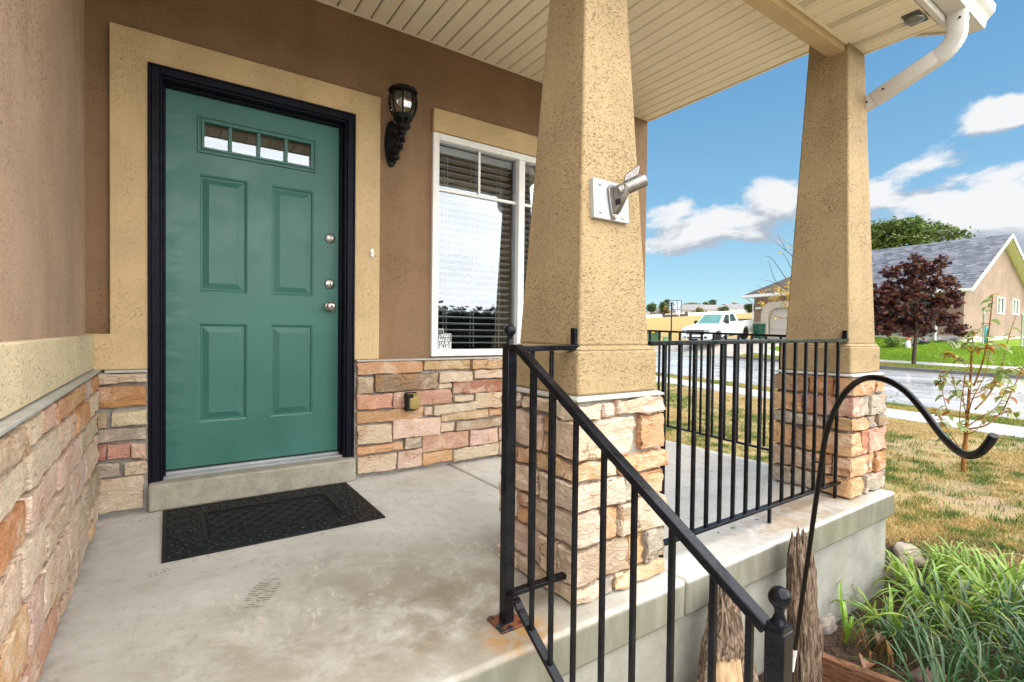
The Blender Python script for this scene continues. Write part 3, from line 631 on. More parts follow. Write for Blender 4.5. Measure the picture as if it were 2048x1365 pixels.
xx = 3.513 - PW; i = 0
while xx > HX0 - .3:
    vent = (i % 3 == 1)
    o = link('vented_plank' if vent else 'soffit_plank', vmesh if vent else ep, eave); o.location = (xx, 0, 0); xx -= PW; i += 1
m = MB().box(HX0 - .4, 3.53, -1.812, -1.797, EZ - .006, EZ + .003).box(3.512, 3.526, -2.20, -1.797, EZ - .004, EZ + .10); hp('soffit_channel', m, M['vinyl'], bevel=.002)
m = MB().box(HX0 - .6, 3.80, -2.205, -2.178, EZ - .006, 2.86); hp('fascia', m, M['white_metal'], bevel=.003)
# --- K-style gutter with end cap
gp = [(-2.207, 2.80), (-2.207, 2.688), (-2.292, 2.688), (-2.297, 2.705), (-2.300, 2.725), (-2.318, 2.745), (-2.334, 2.762), (-2.338, 2.80), (-2.328, 2.803), (-2.328, 2.766), (-2.312, 2.75), (-2.294, 2.73), (-2.288, 2.694), (-2.213, 2.694), (-2.213, 2.80)]
m = MB().prism(gp, lambda p, s: (s, p[0], p[1]), HX0 - .6, 3.835).prism(gp[:8], lambda p, s: (s, p[0], p[1]), 3.836, 3.840)
gut = hp('gutter', m, M['white_metal'], bevel=.002)
# --- downspout: outlet, ribbed elbow, slanting run back to the pillar
sp = [Vector((3.535, -2.250, 2.690)), Vector((3.535, -2.250, 2.600)), Vector((3.536, -2.243, 2.560)), Vector((3.537, -2.222, 2.525)), Vector((3.538, -2.190, 2.498)), Vector((3.540, -2.150, 2.480))]
def rect_tube(m, pts, w, h, ribs=0):
    vs = []; n = len(pts)
    for i, p in enumerate(pts):
        d = (pts[min(i + 1, n - 1)] - pts[max(i - 1, 0)]).normalized(); sd = Vector((1, 0, 0)); sd = (sd - d * sd.dot(d)).normalized(); u = sd.cross(d)
        k = 1 - (.07 if ribs and i % 2 else 0)
        c = .82
        for a, b in ((-1, -c), (-c, -1), (c, -1), (1, -c), (1, c), (c, 1), (-c, 1), (-1, c)): vs.append(p + sd * (a * w / 2 * k) + u * (b * h / 2 * k))
    fs = [(i * 8 + j, i * 8 + (j + 1) % 8, (i + 1) * 8 + (j + 1) % 8, (i + 1) * 8 + j) for i in range(n - 1) for j in range(8)] + [tuple(range(8))[::-1], tuple(range((n - 1) * 8, n * 8))]
    m.add(vs, fs)
def resample(pts, n):
    out = []; k = len(pts) - 1
    for i in range(n):
        t = i / (n - 1) * k; a = min(int(t), k - 1); f = t - a
        p0, p1, p2, p3 = pts[max(a - 1, 0)], pts[a], pts[a + 1], pts[min(a + 2, k)]
        out.append(.5 * ((2 * p1) + (p2 - p0) * f + (2 * p0 - 5 * p1 + 4 * p2 - p3) * f * f + (3 * p1 - p0 - 3 * p2 + p3) * f ** 3))
    return out
m = MB(); rect_tube(m, resample(sp, 23), .062, .085, 1); ds = hp('downspout', m, M['white_metal'], smooth=True); tag(ds, 'white downspout elbow slanting from gutter to right pillar')
m = MB(); rect_tube(m, [Vector((3.540, -2.165, 2.486)), Vector((3.552, -1.86, 2.372))], .064, .084)
m.build('spout_run', M['white_metal'], ds, bevel=.003); 
m = MB(); rect_tube(m, [Vector((3.5515, -1.90, 2.387)), Vector((3.554, -1.79, 2.346))], .058, .078); m.build('spout_run', M['white_metal'], ds, bevel=.003)
m = MB(); rect_tube(m, [Vector((3.553, -1.80, 2.35)), Vector((3.553, -1.70, 2.29)), Vector((3.555, -1.66, 2.2)), Vector((3.60, -1.62, 1.0)), Vector((3.66, -1.60, .75)), Vector((3.70, -1.60, -.5))], .058, .078); m.build('spout_run', M['white_metal'], ds, bevel=.003)
m = MB()
for p, n in (((3.507, -1.92, 2.40), (-1, 0, 0)), ((3.520, -1.83, 2.36), (-1, 0, 0)), ((3.502, -2.268, 2.645), (-1, 0, 0))): m.lathe([(.006, -.002), (.006, .003), (.003, .005)], p, 10, n)
m.build('screw', M['dark_hole'], ds)
# --- roof: main slope and the raking overhang at the gable
SL = .40
def roofz(y): return 2.84 + (y + 2.21) * SL
m = MB().prism([(-2.24, roofz(-2.24)), (-2.24, roofz(-2.24) + .035), (3.2, roofz(3.2) + .035), (9, roofz(3.2) - 2.3), (9, roofz(3.2) - 2.34), (3.2, roofz(3.2))], lambda p, s: (s, p[0], p[1]), -6, 3.83)
shingle = None
hp('roof', m, simple('dark_shingles', (.06, .06, .065), .9, var=.3, scale=30))
m = MB().prism([(-2.17, EZ + .04), (-2.17, roofz(-2.17) - .01), (3.2, roofz(3.2) - .01), (9, 2.6), (9, 2.95), (-1.70, 2.95), (-1.70, CEIL + .05), (-1.72, EZ + .04)], lambda p, s: (s, p[0], p[1]), -5.5, 3.505); hp('gable', m, M['brown'])
# raking soffit outside the gable: two boards and a vent
def rake(y0, y1, x0, x1, dz, t, mat, name):
    return MB().prism([(y0, roofz(y0) - dz), (y1, roofz(y1) - dz), (y1, roofz(y1) - dz + t), (y0, roofz(y0) - dz + t)], lambda p, s: (s, p[0], p[1]), x0, x1).build(name, mat, house)
rake(-2.17, 3.2, 3.53, 3.80, .135, .012, M['vinyl'], 'rake_soffit')
rake(-2.2, 3.2, 3.80, 3.822, .15, .16, M['white_metal'], 'rake_board')
rv = rake(-2.02, -1.93, 3.58, 3.76, .139, .004, M['vinyl_dark'], 'soffit_vent')
m = MB()
for k in range(9):
    y = -2.018 + k * .0105; m.box(3.58, 3.76, y, y + .005, roofz(y) - .142, roofz(y) - .136)
for k in range(7): m.prism([(-2.02, roofz(-2.02) - .1425), (-1.93, roofz(-1.93) - .1425), (-1.93, roofz(-1.93) - .1365), (-2.02, roofz(-2.02) - .1365)], lambda p, s: (s, p[0], p[1]), 3.58 + k * .0295, 3.583 + k * .0295)
m.build('vent_grille', M['vinyl'], rv)
# house body further left (garage side) closes the roof off
hp('wall', MB().box(-5.5, -.505, -2.35, -2.2, -.62, 2.75), M['brown'])

# ================================================================= porch slab, foundation and steps
def st(name, mb, mat, **k):
    o = mb.build(name, mat, **k); tag(o, kind='structure'); return o
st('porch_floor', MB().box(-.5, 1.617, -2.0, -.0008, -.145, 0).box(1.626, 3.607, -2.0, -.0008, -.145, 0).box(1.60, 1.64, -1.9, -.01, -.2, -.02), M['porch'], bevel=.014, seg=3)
st('foundation', MB().box(-.5, 3.566, -1.972, 0, -1.0, -.1455), M['found'], bevel=.004)
st('porch_steps', MB().box(-.5, .97, -2.30, -1.975, -1.0, -.197).box(-.5, .97, -2.60, -2.301, -1.0, -.393).box(-.5, .97, -2.92, -2.601, -1.0, -.575), M['walk'], bevel=.012)

# ================================================================= pillars
def pillar(cx, cy, label, pal, t0, t1, seed):
    global rnd
    rnd = random.Random(seed)
    p = thing('porch_pillar', label, 'pillar', (cx, cy, 0), 'porch pillars')
    base = MB().box(cx - .192, cx + .192, cy - .192, cy + .192, 0, .697).build('stone_base', M['mortar'], p)
    H = .222
    for i, (z0, z1) in enumerate(courses(.006, .695, .045, .165)):
        z0 += .004; z1 -= .010
        corner = []
        for c_, (sx, sy) in enumerate(((-1, -1), (1, -1), (1, 1), (-1, 1))):
            lx, ly = (rnd.uniform(.20, .27), rnd.uniform(.09, .14)) if (i + c_) % 2 else (rnd.uniform(.09, .14), rnd.uniform(.18, .27))
            e = rnd.uniform(0, .014)
            X = sorted((cx + sx * (H + e), cx + sx * (H - lx))); Y = sorted((cy + sy * (H + e), cy + sy * (H - ly)))
            stone(base, X[0], X[1], Y[0], Y[1], z0, z1, pick(pal), amp=.0105, step=.030); corner.append((lx, ly))
        for side in range(4):
            a, b = ((corner[0][0], corner[1][0]), (corner[1][1], corner[2][1]), (corner[3][0], corner[2][0]), (corner[0][1], corner[3][1]))[side]
            lo, hi = -H + a + .012, H - b - .012; cuts = [lo, hi] if hi - lo < .2 or rnd.random() < .5 else [lo, lo + (hi - lo) * rnd.uniform(.35, .65), hi]
            for q0, q1 in zip(cuts, cuts[1:]):
                if q1 - q0 < .035: continue
                q1 -= .010 if q1 != hi else 0
                e = H + rnd.uniform(-.006, .012)
                zz = [(z0, z1)] if z1 - z0 < .1 or rnd.random() < .6 else [(z0, (z0 + z1) / 2 - .005), ((z0 + z1) / 2 + .005, z1)]
                for (za, zb) in zz:
                    if side == 0: stone(base, cx + q0, cx + q1, cy - e, cy - .17, za, zb, pick(pal), step=.030, amp=.010)
                    elif side == 1: stone(base, cx + .17, cx + e, cy + q0, cy + q1, za, zb, pick(pal), step=.030, amp=.010)
                    elif side == 2: stone(base, cx + q0, cx + q1, cy + .17, cy + e, za, zb, pick(pal), step=.030, amp=.010)
                    else: stone(base, cx - e, cx - .17, cy + q0, cy + q1, za, zb, pick(pal), step=.030, amp=.010)
    MB().box(cx - .222, cx + .222, cy - .222, cy + .222, .697, .703).frustum(cx, cy, .703, .712, .222, .206).build('flashing', M['flash'], p)
    MB().box(cx - .202, cx + .202, cy - .202, cy + .202, .712, .868).frustum(cx, cy, .868, .886, .202, .184).build('plinth', M['tan'], p, bevel=.010, seg=3)
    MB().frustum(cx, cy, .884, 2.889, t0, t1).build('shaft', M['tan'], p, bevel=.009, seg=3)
    return p
pillar(1.352, -1.695, 'near tapered tan stucco pillar with the flag bracket, stone base behind the stair rail', 'ccpotyggtcs', .180, .072, 21)
pillar(3.415, -1.70, 'far tapered tan stucco pillar beside the slanting downspout at the porch corner', 'oodtbbyrgogs', .182, .105, 33)
# ================================================================= railings
I = M['iron']
rail = thing('porch_railing', 'black iron railing with square bars running between the two stucco pillars', 'railing', (2.41, -1.862, 0))
MB().bar((1.535, -1.862, .892), (3.238, -1.862, .905), .036, .018).build('top_rail', I, rail, bevel=.003)
MB().bar((1.59, -1.862, .084), (3.215, -1.862, .088), .030, .014).build('bottom_rail', I, rail, bevel=.002)
bp0 = None
for x in (1.640, 1.739, 1.838, 1.934, 2.031, 2.134, 2.238, 2.345, 2.453, 2.562, 2.672, 2.782, 2.892, 3.005, 3.150):
    low = x in (2.453, 3.150, 1.640)
    b = .002 if low else .09
    MB().box(x - .0075, x + .0075, -1.8695, -1.8545, b, .888 + (x - 1.55) * .0076).build('bar', I, rail, bevel=.0015)
MB().box(3.222, 3.236, -1.874, -1.850, .905, .962).lathe([(.005, 0), (.005, .004)], (3.221, -1.862, .945), 10, (-1, 0, 0)).build('bracket', I, rail, bevel=.002)

srail = thing('side_railing', 'black iron railing at the far end of the porch by the dry lawn', 'railing', (3.55, -.75, 0))
MB().bar((3.55, -.03, .958), (3.55, -1.50, .921), .034, .016).build('top_rail', I, srail, bevel=.003)
MB().bar((3.55, -.05, .150), (3.55, -1.47, .102), .028, .014).build('bottom_rail', I, srail, bevel=.002)
y = -.06
while y > -1.42:
    low = abs(y + .06) < .01 or y < -1.3
    MB().box(3.5425, 3.5575, y - .0075, y + .0075, .002 if low else .125, .95 + y * .025).build('bar', I, srail, bevel=.0015); y -= .1055

hr = thing('stair_handrail', 'black iron stair handrail with ball topped posts descending beside the near pillar', 'railing', (.892, -1.862, 0))
XR = .892
def post(x, y, z0, z1, name='post', w=.0175):
    p = MB().box(x - w, x + w, y - w, y + w, z0, z1).build(name, I, hr, bevel=.003)
    m = MB().box(x - .0155, x + .0155, y - .0155, y + .0155, z1, z1 + .010).lathe([(.014, .0), (.011, .008), (.008, .016), (.0085, .024), (.012, .030)], (x, y, z1 + .010), 20)
    m.sphere((x, y, z1 + .055), .0192, 24, 16); m.build('ball_finial', I, p, smooth=True)
    return p
p1 = post(XR, -1.862, .004, .880)
MB().box(XR - .046, XR + .046, -1.908, -1.816, .0008, .0085).build('base_plate', M['rust'], p1, bevel=.002)
m = MB()
for sx in (-1, 1):
    for sy in (-1, 1): m.lathe([(.0085, 0), (.0085, .006), (.004, .008)], (XR + sx * .036, -1.862 + sy * .036, .0085), 6)
m.build('bolt', M['rust'], p1)
p2 = post(XR, -2.722, -.574, .412)
SLP = (.892 - .413) / (1.915 - 2.700)      # dz/dy (y grows towards the house)
def hz(y): return .884 + (-1.895 - y) * SLP * 1.0
a, b = Vector((XR, -1.905, .884)), Vector((XR, -2.702, .402))
m = MB().bar((XR, -1.880, .882), (XR, -1.912, .882), .030, .018).bar(a, b, .030, .020); m.build('handrail', I, hr, bevel=.003)
a2, b2 = Vector((XR, -1.935, .075)), Vector((XR, -2.705, -.395))
MB().tube([(XR, -1.885, .094), (XR, -1.912, .094), (XR, -1.93, .086), (XR, -1.952, .066)], .012, 8).build('lower_rail', I, hr, bevel=0) if False else None
m = MB()
pts = [(-1.884, .100), (-1.908, .099), (-1.922, .092), (-1.938, .077), (-2.705, -.395)]
for (y0, z0), (y1, z1) in zip(pts, pts[1:]): m.bar((XR, y0, z0), (XR, y1 - .0005, z1), .028, .012)
m.build('lower_rail', I, hr, bevel=.002)
for y in (-1.995, -2.085, -2.180, -2.285, -2.385, -2.492, -2.592, -2.668):
    t = (y - a.y) / (b.y - a.y); zt = a.z + (b.z - a.z) * t; zb = .077 + (y + 1.938) * ((-.395 - .077) / (-2.705 + 1.938))
    MB().box(XR - .0062, XR + .0062, y - .0062, y + .0062, zb, zt - .006).build('bar', I, hr, bevel=.0015)
MB().bar((XR + .02, -1.862, .876), (1.172, -1.862, .880), .034, .018).box(1.152, 1.166, -1.874, -1.852, .889, .946).build('upper_arm', I, hr, bevel=.002)
MB().bar((XR + .02, -1.862, .092), (1.135, -1.862, .092), .030, .014).build('lower_arm', I, hr, bevel=.002)
MB().box(.982 - .006, .982 + .006, -1.868, -1.856, .098, .868).build('bar', I, hr, bevel=.0015)
MB().box(1.062 - .006, 1.062 + .006, -1.868, -1.856, .098, .868).build('bar', I, hr, bevel=.0015)

# ================================================================= shepherd hook
hp_pts = [Vector(p) for p in ((1.886, -2.256, -.60), (1.886, -2.256, -.345), (1.664, -2.397, .122), (1.441, -2.538, .544), (1.362, -2.601, .734), (1.31, -2.684, .836), (1.284, -2.763, .828), (1.224, -2.833, .779), (1.154, -2.882, .738), (1.108, -2.924, .730), (1.075, -2.949, .752), (1.058, -2.961, .778))]
def hookw():
    ctr = [(1555, 1480, 1.95), (1580, 1365, 1.82), (1608, 1170, 1.62), (1640, 945, 1.42), (1652, 870, 1.365), (1672, 815, 1.31), (1700, 775, 1.26), (1732, 757, 1.20), (1770, 760, 1.15), (1810, 782, 1.10), (1845, 820, 1.05), (1875, 860, 1.0), (1903, 892, .95), (1930, 910, .91), (1955, 908, .88), (1973, 893, .86), (1988, 871, .845)]
    return [atw(*c) for c in ctr]
pts = hookw(); pts[0] = Vector((pts[1].x + (pts[1].x - pts[2].x) * .62, pts[1].y + (pts[1].y - pts[2].y) * .62, -.60))
hook = thing('plant_hook', 'black curved shepherd hook for hanging plants in front of the right pillar', 'plant hook', pts[0])
hm = simple('black_hook_paint', (.003, .003, .004), .18, var=.2, spec=.16)
MB().tube(resample(pts, 70), .0070, 16).build('hook_rod', hm, hook, smooth=True)
q = resample(pts, 70); 
def along(target_v):   # point of the rod nearest a pixel row
    best = min(q, key=lambda p: abs(((p - CAM).dot(UP) / (p - CAM).dot(FWD)) * -F_PX + CY - target_v) + (100 if (p - CAM).dot(FWD) < 1.45 else 0)); return best
s0, s1 = along(1292), along(1335)
if (s0 - s1).length < .02: s1 = s0 + (pts[0] - pts[2]).normalized() * .07
MB().tube([s0, s1], .0075, 16).build('price_label', simple('white_paper_label', (.75, .76, .78), .6, var=.15, scale=60), hook, smooth=True)

# ================================================================= door mat
mx0, mx1, my0, my1 = -.022, .890, -.784, -.108
mat_t = thing('door_mat', 'black rubber door mat with cobble border lying before the green door', 'door mat', ((mx0 + mx1) / 2, (my0 + my1) / 2, 0))
ROT = -1.0
def mp(u, v): return (mx0 + u * (mx1 - mx0), my0 + v * (my1 - my0))
m = MB().box(mx0, mx1, my0, my0 + .145, .0006, .006).box(mx0, mx1, my1 - .145, my1, .0006, .006).box(mx0, mx0 + .165, my0 + .145, my1 - .145, .0006, .006).box(mx1 - .165, mx1, my0 + .145, my1 - .145, .0006, .006)
m.build('mat_base', M['rubber'], mat_t, bevel=.002)
m = MB()
for (a, b, c, d) in ((mx0, mx1, my0, my0 + .016), (mx0, mx1, my1 - .016, my1), (mx0, mx0 + .016, my0 + .016, my1 - .016), (mx1 - .016, mx1, my0 + .016, my1 - .016)): m.box(a, b, c, d, .006, .0085)
m.build('rim', M['rubber'], mat_t, bevel=.002)
m = MB()
for (a, b, c, d) in ((mx0 + .150, mx0 + .168, my0 + .150, my1 - .150), (mx1 - .168, mx1 - .150, my0 + .150, my1 - .150), (mx0 + .17, mx1 - .17, my0 + .140, my0 + .150), (mx0 + .17, mx1 - .17, my1 - .150, my1 - .140), (mx0 + .178, mx0 + .182, my0 + .150, my1 - .150), (mx1 - .182, mx1 - .178, my0 + .150, my1 - .150)): m.box(a, b, c, d, .006, .0105)
m.build('raised_bar', M['rubber'], mat_t, bevel=.002)
rnd = random.Random(5); m = MB(); placed = []
tries = 0
while tries < 9000:
    tries += 1
    x, y = rnd.uniform(mx0 + .022, mx1 - .022), rnd.uniform(my0 + .022, my1 - .022)
    if mx0 + .142 < x < mx1 - .142 and my0 + .132 < y < my1 - .132: continue
    r = rnd.uniform(.008, .019)
    if any((x - a) ** 2 + (y - b) ** 2 < (r + c + .001) ** 2 for a, b, c in placed[-600:]): continue
    placed.append((x, y, r)); k = rnd.randint(5, 7); ph = rnd.uniform(0, 6); e = [rnd.uniform(.8, 1.1) for _ in range(k)]; h = rnd.uniform(.0085, .0115)
    vs = [(x + r * e[i] * math.cos(ph + 2 * math.pi * i / k), y + r * e[i] * math.sin(ph + 2 * math.pi * i / k), .0058) for i in range(k)]
    vs += [(x + r * .72 * e[i] * math.cos(ph + 2 * math.pi * i / k), y + r * .72 * e[i] * math.sin(ph + 2 * math.pi * i / k), h) for i in range(k)]
    m.add(vs, [(i, (i + 1) % k, k + (i + 1) % k, k + i) for i in range(k)] + [tuple(range(k, 2 * k))])
tag(m.build('cobble_relief', M['rubber'], mat_t), kind='stuff')
# perforated middle: cells with a real lens-shaped drain hole and a raised lip
m = MB(); ix0, ix1, iy0, iy1 = mx0 + .165, mx1 - .165, my0 + .145, my1 - .145
nx, ny = 15, 9; cw, ch = (ix1 - ix0) / nx, (iy1 - iy0) / ny
for i in range(nx):
    for j in range(ny):
        x0, y0 = ix0 + i * cw, iy0 + j * ch; cx, cy = x0 + cw / 2, y0 + ch / 2
        if (i + j) % 2: m.add([(x0, y0, .004), (x0 + cw, y0, .004), (x0 + cw, y0 + ch, .004), (x0, y0 + ch, .004)], [(0, 1, 2, 3)]); continue
        o = [(x0, y0), (cx, y0), (x0 + cw, y0), (x0 + cw, cy), (x0 + cw, y0 + ch), (cx, y0 + ch), (x0, y0 + ch), (x0, cy)]
        inn = [(cx - .010, cy - .004), (cx, cy - .0065), (cx + .010, cy - .004), (cx + .013, cy), (cx + .010, cy + .004), (cx, cy + .0065), (cx - .010, cy + .004), (cx - .013, cy)]
        vs = [(*p, .004) for p in o] + [(cx + (p[0] - cx) * 1.35, cy + (p[1] - cy) * 1.5, .0075) for p in inn] + [(*p, .006) for p in inn] + [(*p, .0008) for p in inn]
        m.add(vs, [(a * 8 + q_, a * 8 + (q_ + 1) % 8, a * 8 + 8 + (q_ + 1) % 8, a * 8 + 8 + q_) for a in range(3) for q_ in range(8)])
m.build('drain_panel', M['rubber'], mat_t)

# ================================================================= wall lantern
LX, LZ = 1.262, 2.02
lan = thing('wall_lantern', 'black carriage lantern with curved glass panes on brown stucco beside the door', 'wall lamp', (1.20, 0, 2.0))
LM = M['lantern']
m = MB().prism([(1.165 + .048 * math.cos(t) * (1 if True else 1), 2.145 + (.148 if math.sin(t) > 0 else .155) * math.sin(t)) for t in [2 * math.pi * i / 20 for i in range(20)]], lambda p, s: (p[0] + .035, s, p[1]), -.018, 0)
m.prism([(1.20 + .034 * math.cos(t), 2.145 + .12 * math.sin(t)) for t in [2 * math.pi * i / 20 for i in range(20)]], lambda p, s: (p[0], s, p[1]), -.032, -.0185)
m.build('back_plate', LM, lan, bevel=.005)
def sc(pts, r): return MB().tube(resample([Vector(p) for p in pts], 26), r, 10)
ax, ay = 1.225, -.135
arm = sc([(1.20, -.028, 2.09), (1.20, -.065, 2.075), (1.203, -.10, 2.10), (1.212, -.122, 2.15), (ax, ay, 2.205)], .023).build('arm', LM, lan, smooth=True)
m = MB()
for c, r in (((1.205, -.105, 2.110), .033), ((1.212, -.130, 2.150), .030), ((1.20, -.070, 2.080), .034), ((1.218, -.137, 2.182), .030), ((1.206, -.055, 2.045), .030), ((1.222, -.150, 2.125), .016), ((1.215, -.125, 2.085), .018)): m.sphere(c, r, 14, 9, sq=(1, 1, .7))
for k in range(5):
    t = k / 4; m.tube([(1.205, -.03 - .02 * k, 2.20 - .02 * k), (1.205, -.055 - .018 * k, 2.19 - .022 * k), (1.205, -.06 - .015 * k, 2.165 - .02 * k)], [.009, .008, .004], 6)
m.build('scroll', LM, lan, smooth=True)
cz = 2.222
MB().lathe([(.020, -.03), (.048, -.008), (.052, 0), (.030, .006), (.022, .012)], (ax, ay, cz), 8).build('cup', LM, lan)
MB().lathe([(.050, .035), (.058, .038), (.070, .062), (.066, .064), (.048, .042)], (ax, ay, cz), 8).build('gallery', LM, lan)
m = MB()
for k in range(8):
    t = 2 * math.pi * k / 8 + .39; m.bar((ax + .030 * math.cos(t), ay + .030 * math.sin(t), cz + .004), (ax + .055 * math.cos(t), ay + .055 * math.sin(t), cz + .046), .012, .006)
m.build('gallery_strut', LM, lan)
prof = [(.062, .062), (.076, .095), (.0835, .13), (.084, .16), (.078, .19), (.067, .212)]
g = MB(); n8 = 8
for i in range(8):
    t0, t1 = 2 * math.pi * i / 8 + .39, 2 * math.pi * (i + 1) / 8 + .39
    q_ = MB()
    vs = [(ax + r * .985 * math.cos(t), ay + r * .985 * math.sin(t), cz + h) for r, h in prof for t in (t0, t1)]
    q_.add(vs, [(2 * a, 2 * a + 1, 2 * a + 3, 2 * a + 2) for a in range(len(prof) - 1)]); q_.build('lamp_pane', M['lamp_glass'], lan)
    MB().tube([(ax + (r + .001) * math.cos(t0), ay + (r + .001) * math.sin(t0), cz + h) for r, h in prof], .0062, 6).build('rib', LM, lan)
MB().lathe([(.070, .206), (.090, .206), (.094, .212), (.086, .226), (.060, .240), (.020, .249), (.012, .252)], (ax, ay, cz), 8).build('cap', LM, lan)
m = MB()
for k in range(8):
    t = 2 * math.pi * k / 8 + .39; m.sphere((ax + .089 * math.cos(t), ay + .089 * math.sin(t), cz + .216), .0075, 8, 6)
m.build('cap_bead', LM, lan, smooth=True)
MB().lathe([(.012, .06), (.014, .10), (.012, .105)], (ax, ay, cz), 12).sphere((ax, ay, cz + .145), .030, 16, 12, sq=(1, 1, 1.25)).build('bulb', simple('clear_bulb', (.7, .7, .66), .15), lan, smooth=True)
# ================================================================= doorbell, outlet, flag bracket, sticker, eave lamp
db = thing('doorbell', 'small oval silver doorbell button on the tan trim right of the door', 'doorbell', (1.066, -.033, 1.42))
pl = [(1.066 + .0125 * math.cos(t) * (1 if abs(math.sin(t)) < .75 else .8), 1.42 + .034 * math.sin(t)) for t in [2 * math.pi * i / 20 for i in range(20)]]
MB().prism(pl, lambda p, s: (p[0], s, p[1]), -.038, -.0325).build('bell_plate', M['nickel'], db, bevel=.0015)
MB().lathe([(.008, 0), (.008, .004), (.004, .006)], (1.066, -.038, 1.42), 16, (0, -1, 0)).build('button', M['white'], db, smooth=True)
m = MB()
for z in (1.444, 1.396): m.lathe([(.003, 0), (.003, .0015)], (1.066, -.038, z), 8, (0, -1, 0))
m.build('screw', M['dark_hole'], db)

oc = thing('outlet_cover', 'olive weatherproof outlet cover sticking out from the stone below the window', 'outlet cover', (1.30, -.07, .46))
oxy0, oxy1, oz0, oz1 = 1.292, 1.362, .405, .520
MB().box(oxy0 - .012, oxy0 + .03, -.118, -.052, oz0 + .004, oz1 - .006).box(oxy0 - .006, oxy1 + .004, -.064, -.020, oz0 - .004, oz1 + .004).build('back_box', M['dark_hole'], oc, bevel=.003)
m = MB(); m.prism([(-.062, oz0), (-.118, oz0 + .012), (-.125, oz1 - .045), (-.112, oz1 - .012), (-.062, oz1)], lambda p, s: (s, p[0], p[1]), oxy0, oxy1); m.build('cover', M['olive'], oc, bevel=.009, seg=3)

# flag bracket on the near pillar
def face_y(z): return -1.695 - (.180 + (.072 - .180) * (z - .884) / (2.889 - .884))
fb = thing('flag_pole_bracket', 'cast aluminium flagpole bracket on a white square plate on the near pillar', 'flag bracket', (1.325, -1.86, 1.41))
zc, fx = 1.408, 1.328; n_ = Vector((0, -1, .0539)).normalized(); up_ = Vector((0, .0539, 1)).normalized(); xx_ = Vector((1, 0, 0))
pc = Vector((fx, face_y(zc), zc)) + n_ * .0095
MB().obox(pc, xx_ * .0885, up_ * .0705, n_ * .0092).build('back_plate', M['plate'], fb, bevel=.0015)
def P3(a, b, c): return pc + n_ * .0092 + xx_ * a + up_ * b + n_ * c
m = MB()
for a, b in ((-.058, .052), (-.058, -.048), (.055, -.056)): m.lathe([(.0065, 0), (.006, .003), (.003, .0042)], P3(a, b, 0), 10, n_)
m.build('screw', M['nickel'], fb)
poly = [(-.028 + .0, .042), (-.016, .056), (.016, .056), (.028, .042), (.024, 0), (.015, -.05), (.008, -.068), (-.008, -.068), (-.015, -.05), (-.024, 0)]
m = MB().prism([(a + .004, b) for a, b in poly], lambda p, s: P3(p[0], p[1], s), 0, .011); m.build('flange', M['alu'], fb, bevel=.003)
m = MB()
for a, b in ((-.014, .046), (.02, .046), (.004, -.058)): m.lathe([(.0055, .011), (.005, .015), (.002, .0155)], P3(a, b, 0), 10, n_)
m.build('screw', M['nickel'], fb)
# gusset rising into a tilted socket
dirs = (xx_ * .66 + up_ * .36 + n_ * .66).normalized()
sd = dirs.cross(n_).normalized(); ud = sd.cross(dirs).normalized()
s0 = P3(.008, .028, .030)
def webpt(a, b, c): return P3(a, b, c)
m = MB(); web = [(-.055, .004), (-.045, .022), (.012, .058), (.040, .070), (.048, .055), (.046, .004)]
m.prism(web, lambda p, s: P3(.004 + s + p[1] * .22, p[0], p[1]), -.013, .013); m.build('gusset', M['alu'], fb, bevel=.004, seg=3)
m = MB().box(0, 0, 0, 0, 0, 0) if False else MB()
m.obox(P3(.004 + .030 * .22 - .0125, -.012, .033), n_ * .010 + xx_ * .002, up_ * .010, xx_ * .002); m.build('slot', M['dark_hole'], fb)
def socket(t0, t1, ro, ri):
    c = s0; return MB().lathe([(ri, t0), (ro, t0), (ro, t1 - .002), (ro - .0015, t1), (ri, t1), (ri - .0005, t0 + .004)], c, 24, dirs)
socket(.0, .100, .0235, .0185).build('socket', M['alu'], fb, smooth=True)
MB().lathe([(.0182, .020), (.0182, .0215)], s0, 24, dirs).build('socket_bottom', M['dark_hole'], fb)
c = s0 + dirs * .052 + ud * .0
uv = (up_ - dirs * up_.dot(dirs)).normalized(); sv = dirs.cross(uv)
m = MB().prism([(-.030, .018), (.026, .018), (.046, .050), (.038, .054), (-.012, .043)], lambda p, s: c + dirs * p[0] + uv * p[1] + sv * s, -.019, .019); m.build('rope_cleat', M['alu'], fb, bevel=.004)

# sticker on the glass: state outline with four lines of words
def text_mesh(txt, size, fn, name, mat, parent, depth=.0, loc=None, bold=0.0, sx=1.0):
    cu = bpy.data.curves.new('lettering', 'FONT'); cu.body = txt; cu.size = size; cu.align_x = 'CENTER'; cu.offset = bold; cu.fill_mode = 'FRONT' if depth == 0 else 'BOTH'; cu.extrude = depth; cu.resolution_u = 3
    ob = bpy.data.objects.new('lettering_tmp', cu); COL.objects.link(ob); bpy.context.view_layer.update()
    me = bpy.data.meshes.new_from_object(ob.evaluated_get(bpy.context.evaluated_depsgraph_get())); bpy.data.objects.remove(ob); bpy.data.curves.remove(cu)
    org = ORG[parent.name]
    for v in me.vertices: p = Vector(fn(v.co.x * sx, v.co.y, v.co.z)); v.co = p - org
    me.materials.clear(); me.materials.append(mat); me.name = name; return link(name, me, parent)
SX0, SX1, SZ0, SZ1 = 1.552, 1.662, .806, .943; SY = .0245
stk = thing('window_sticker', 'black and white state shaped sticker reading UTAH BACKS OUR BLUE in window corner', 'sticker', (1.607, SY, SZ0))
wp = simple('sticker_white', (.72, .73, .72), .5, var=.04); bk = simple('sticker_black', (.012, .012, .014), .5, var=.1)
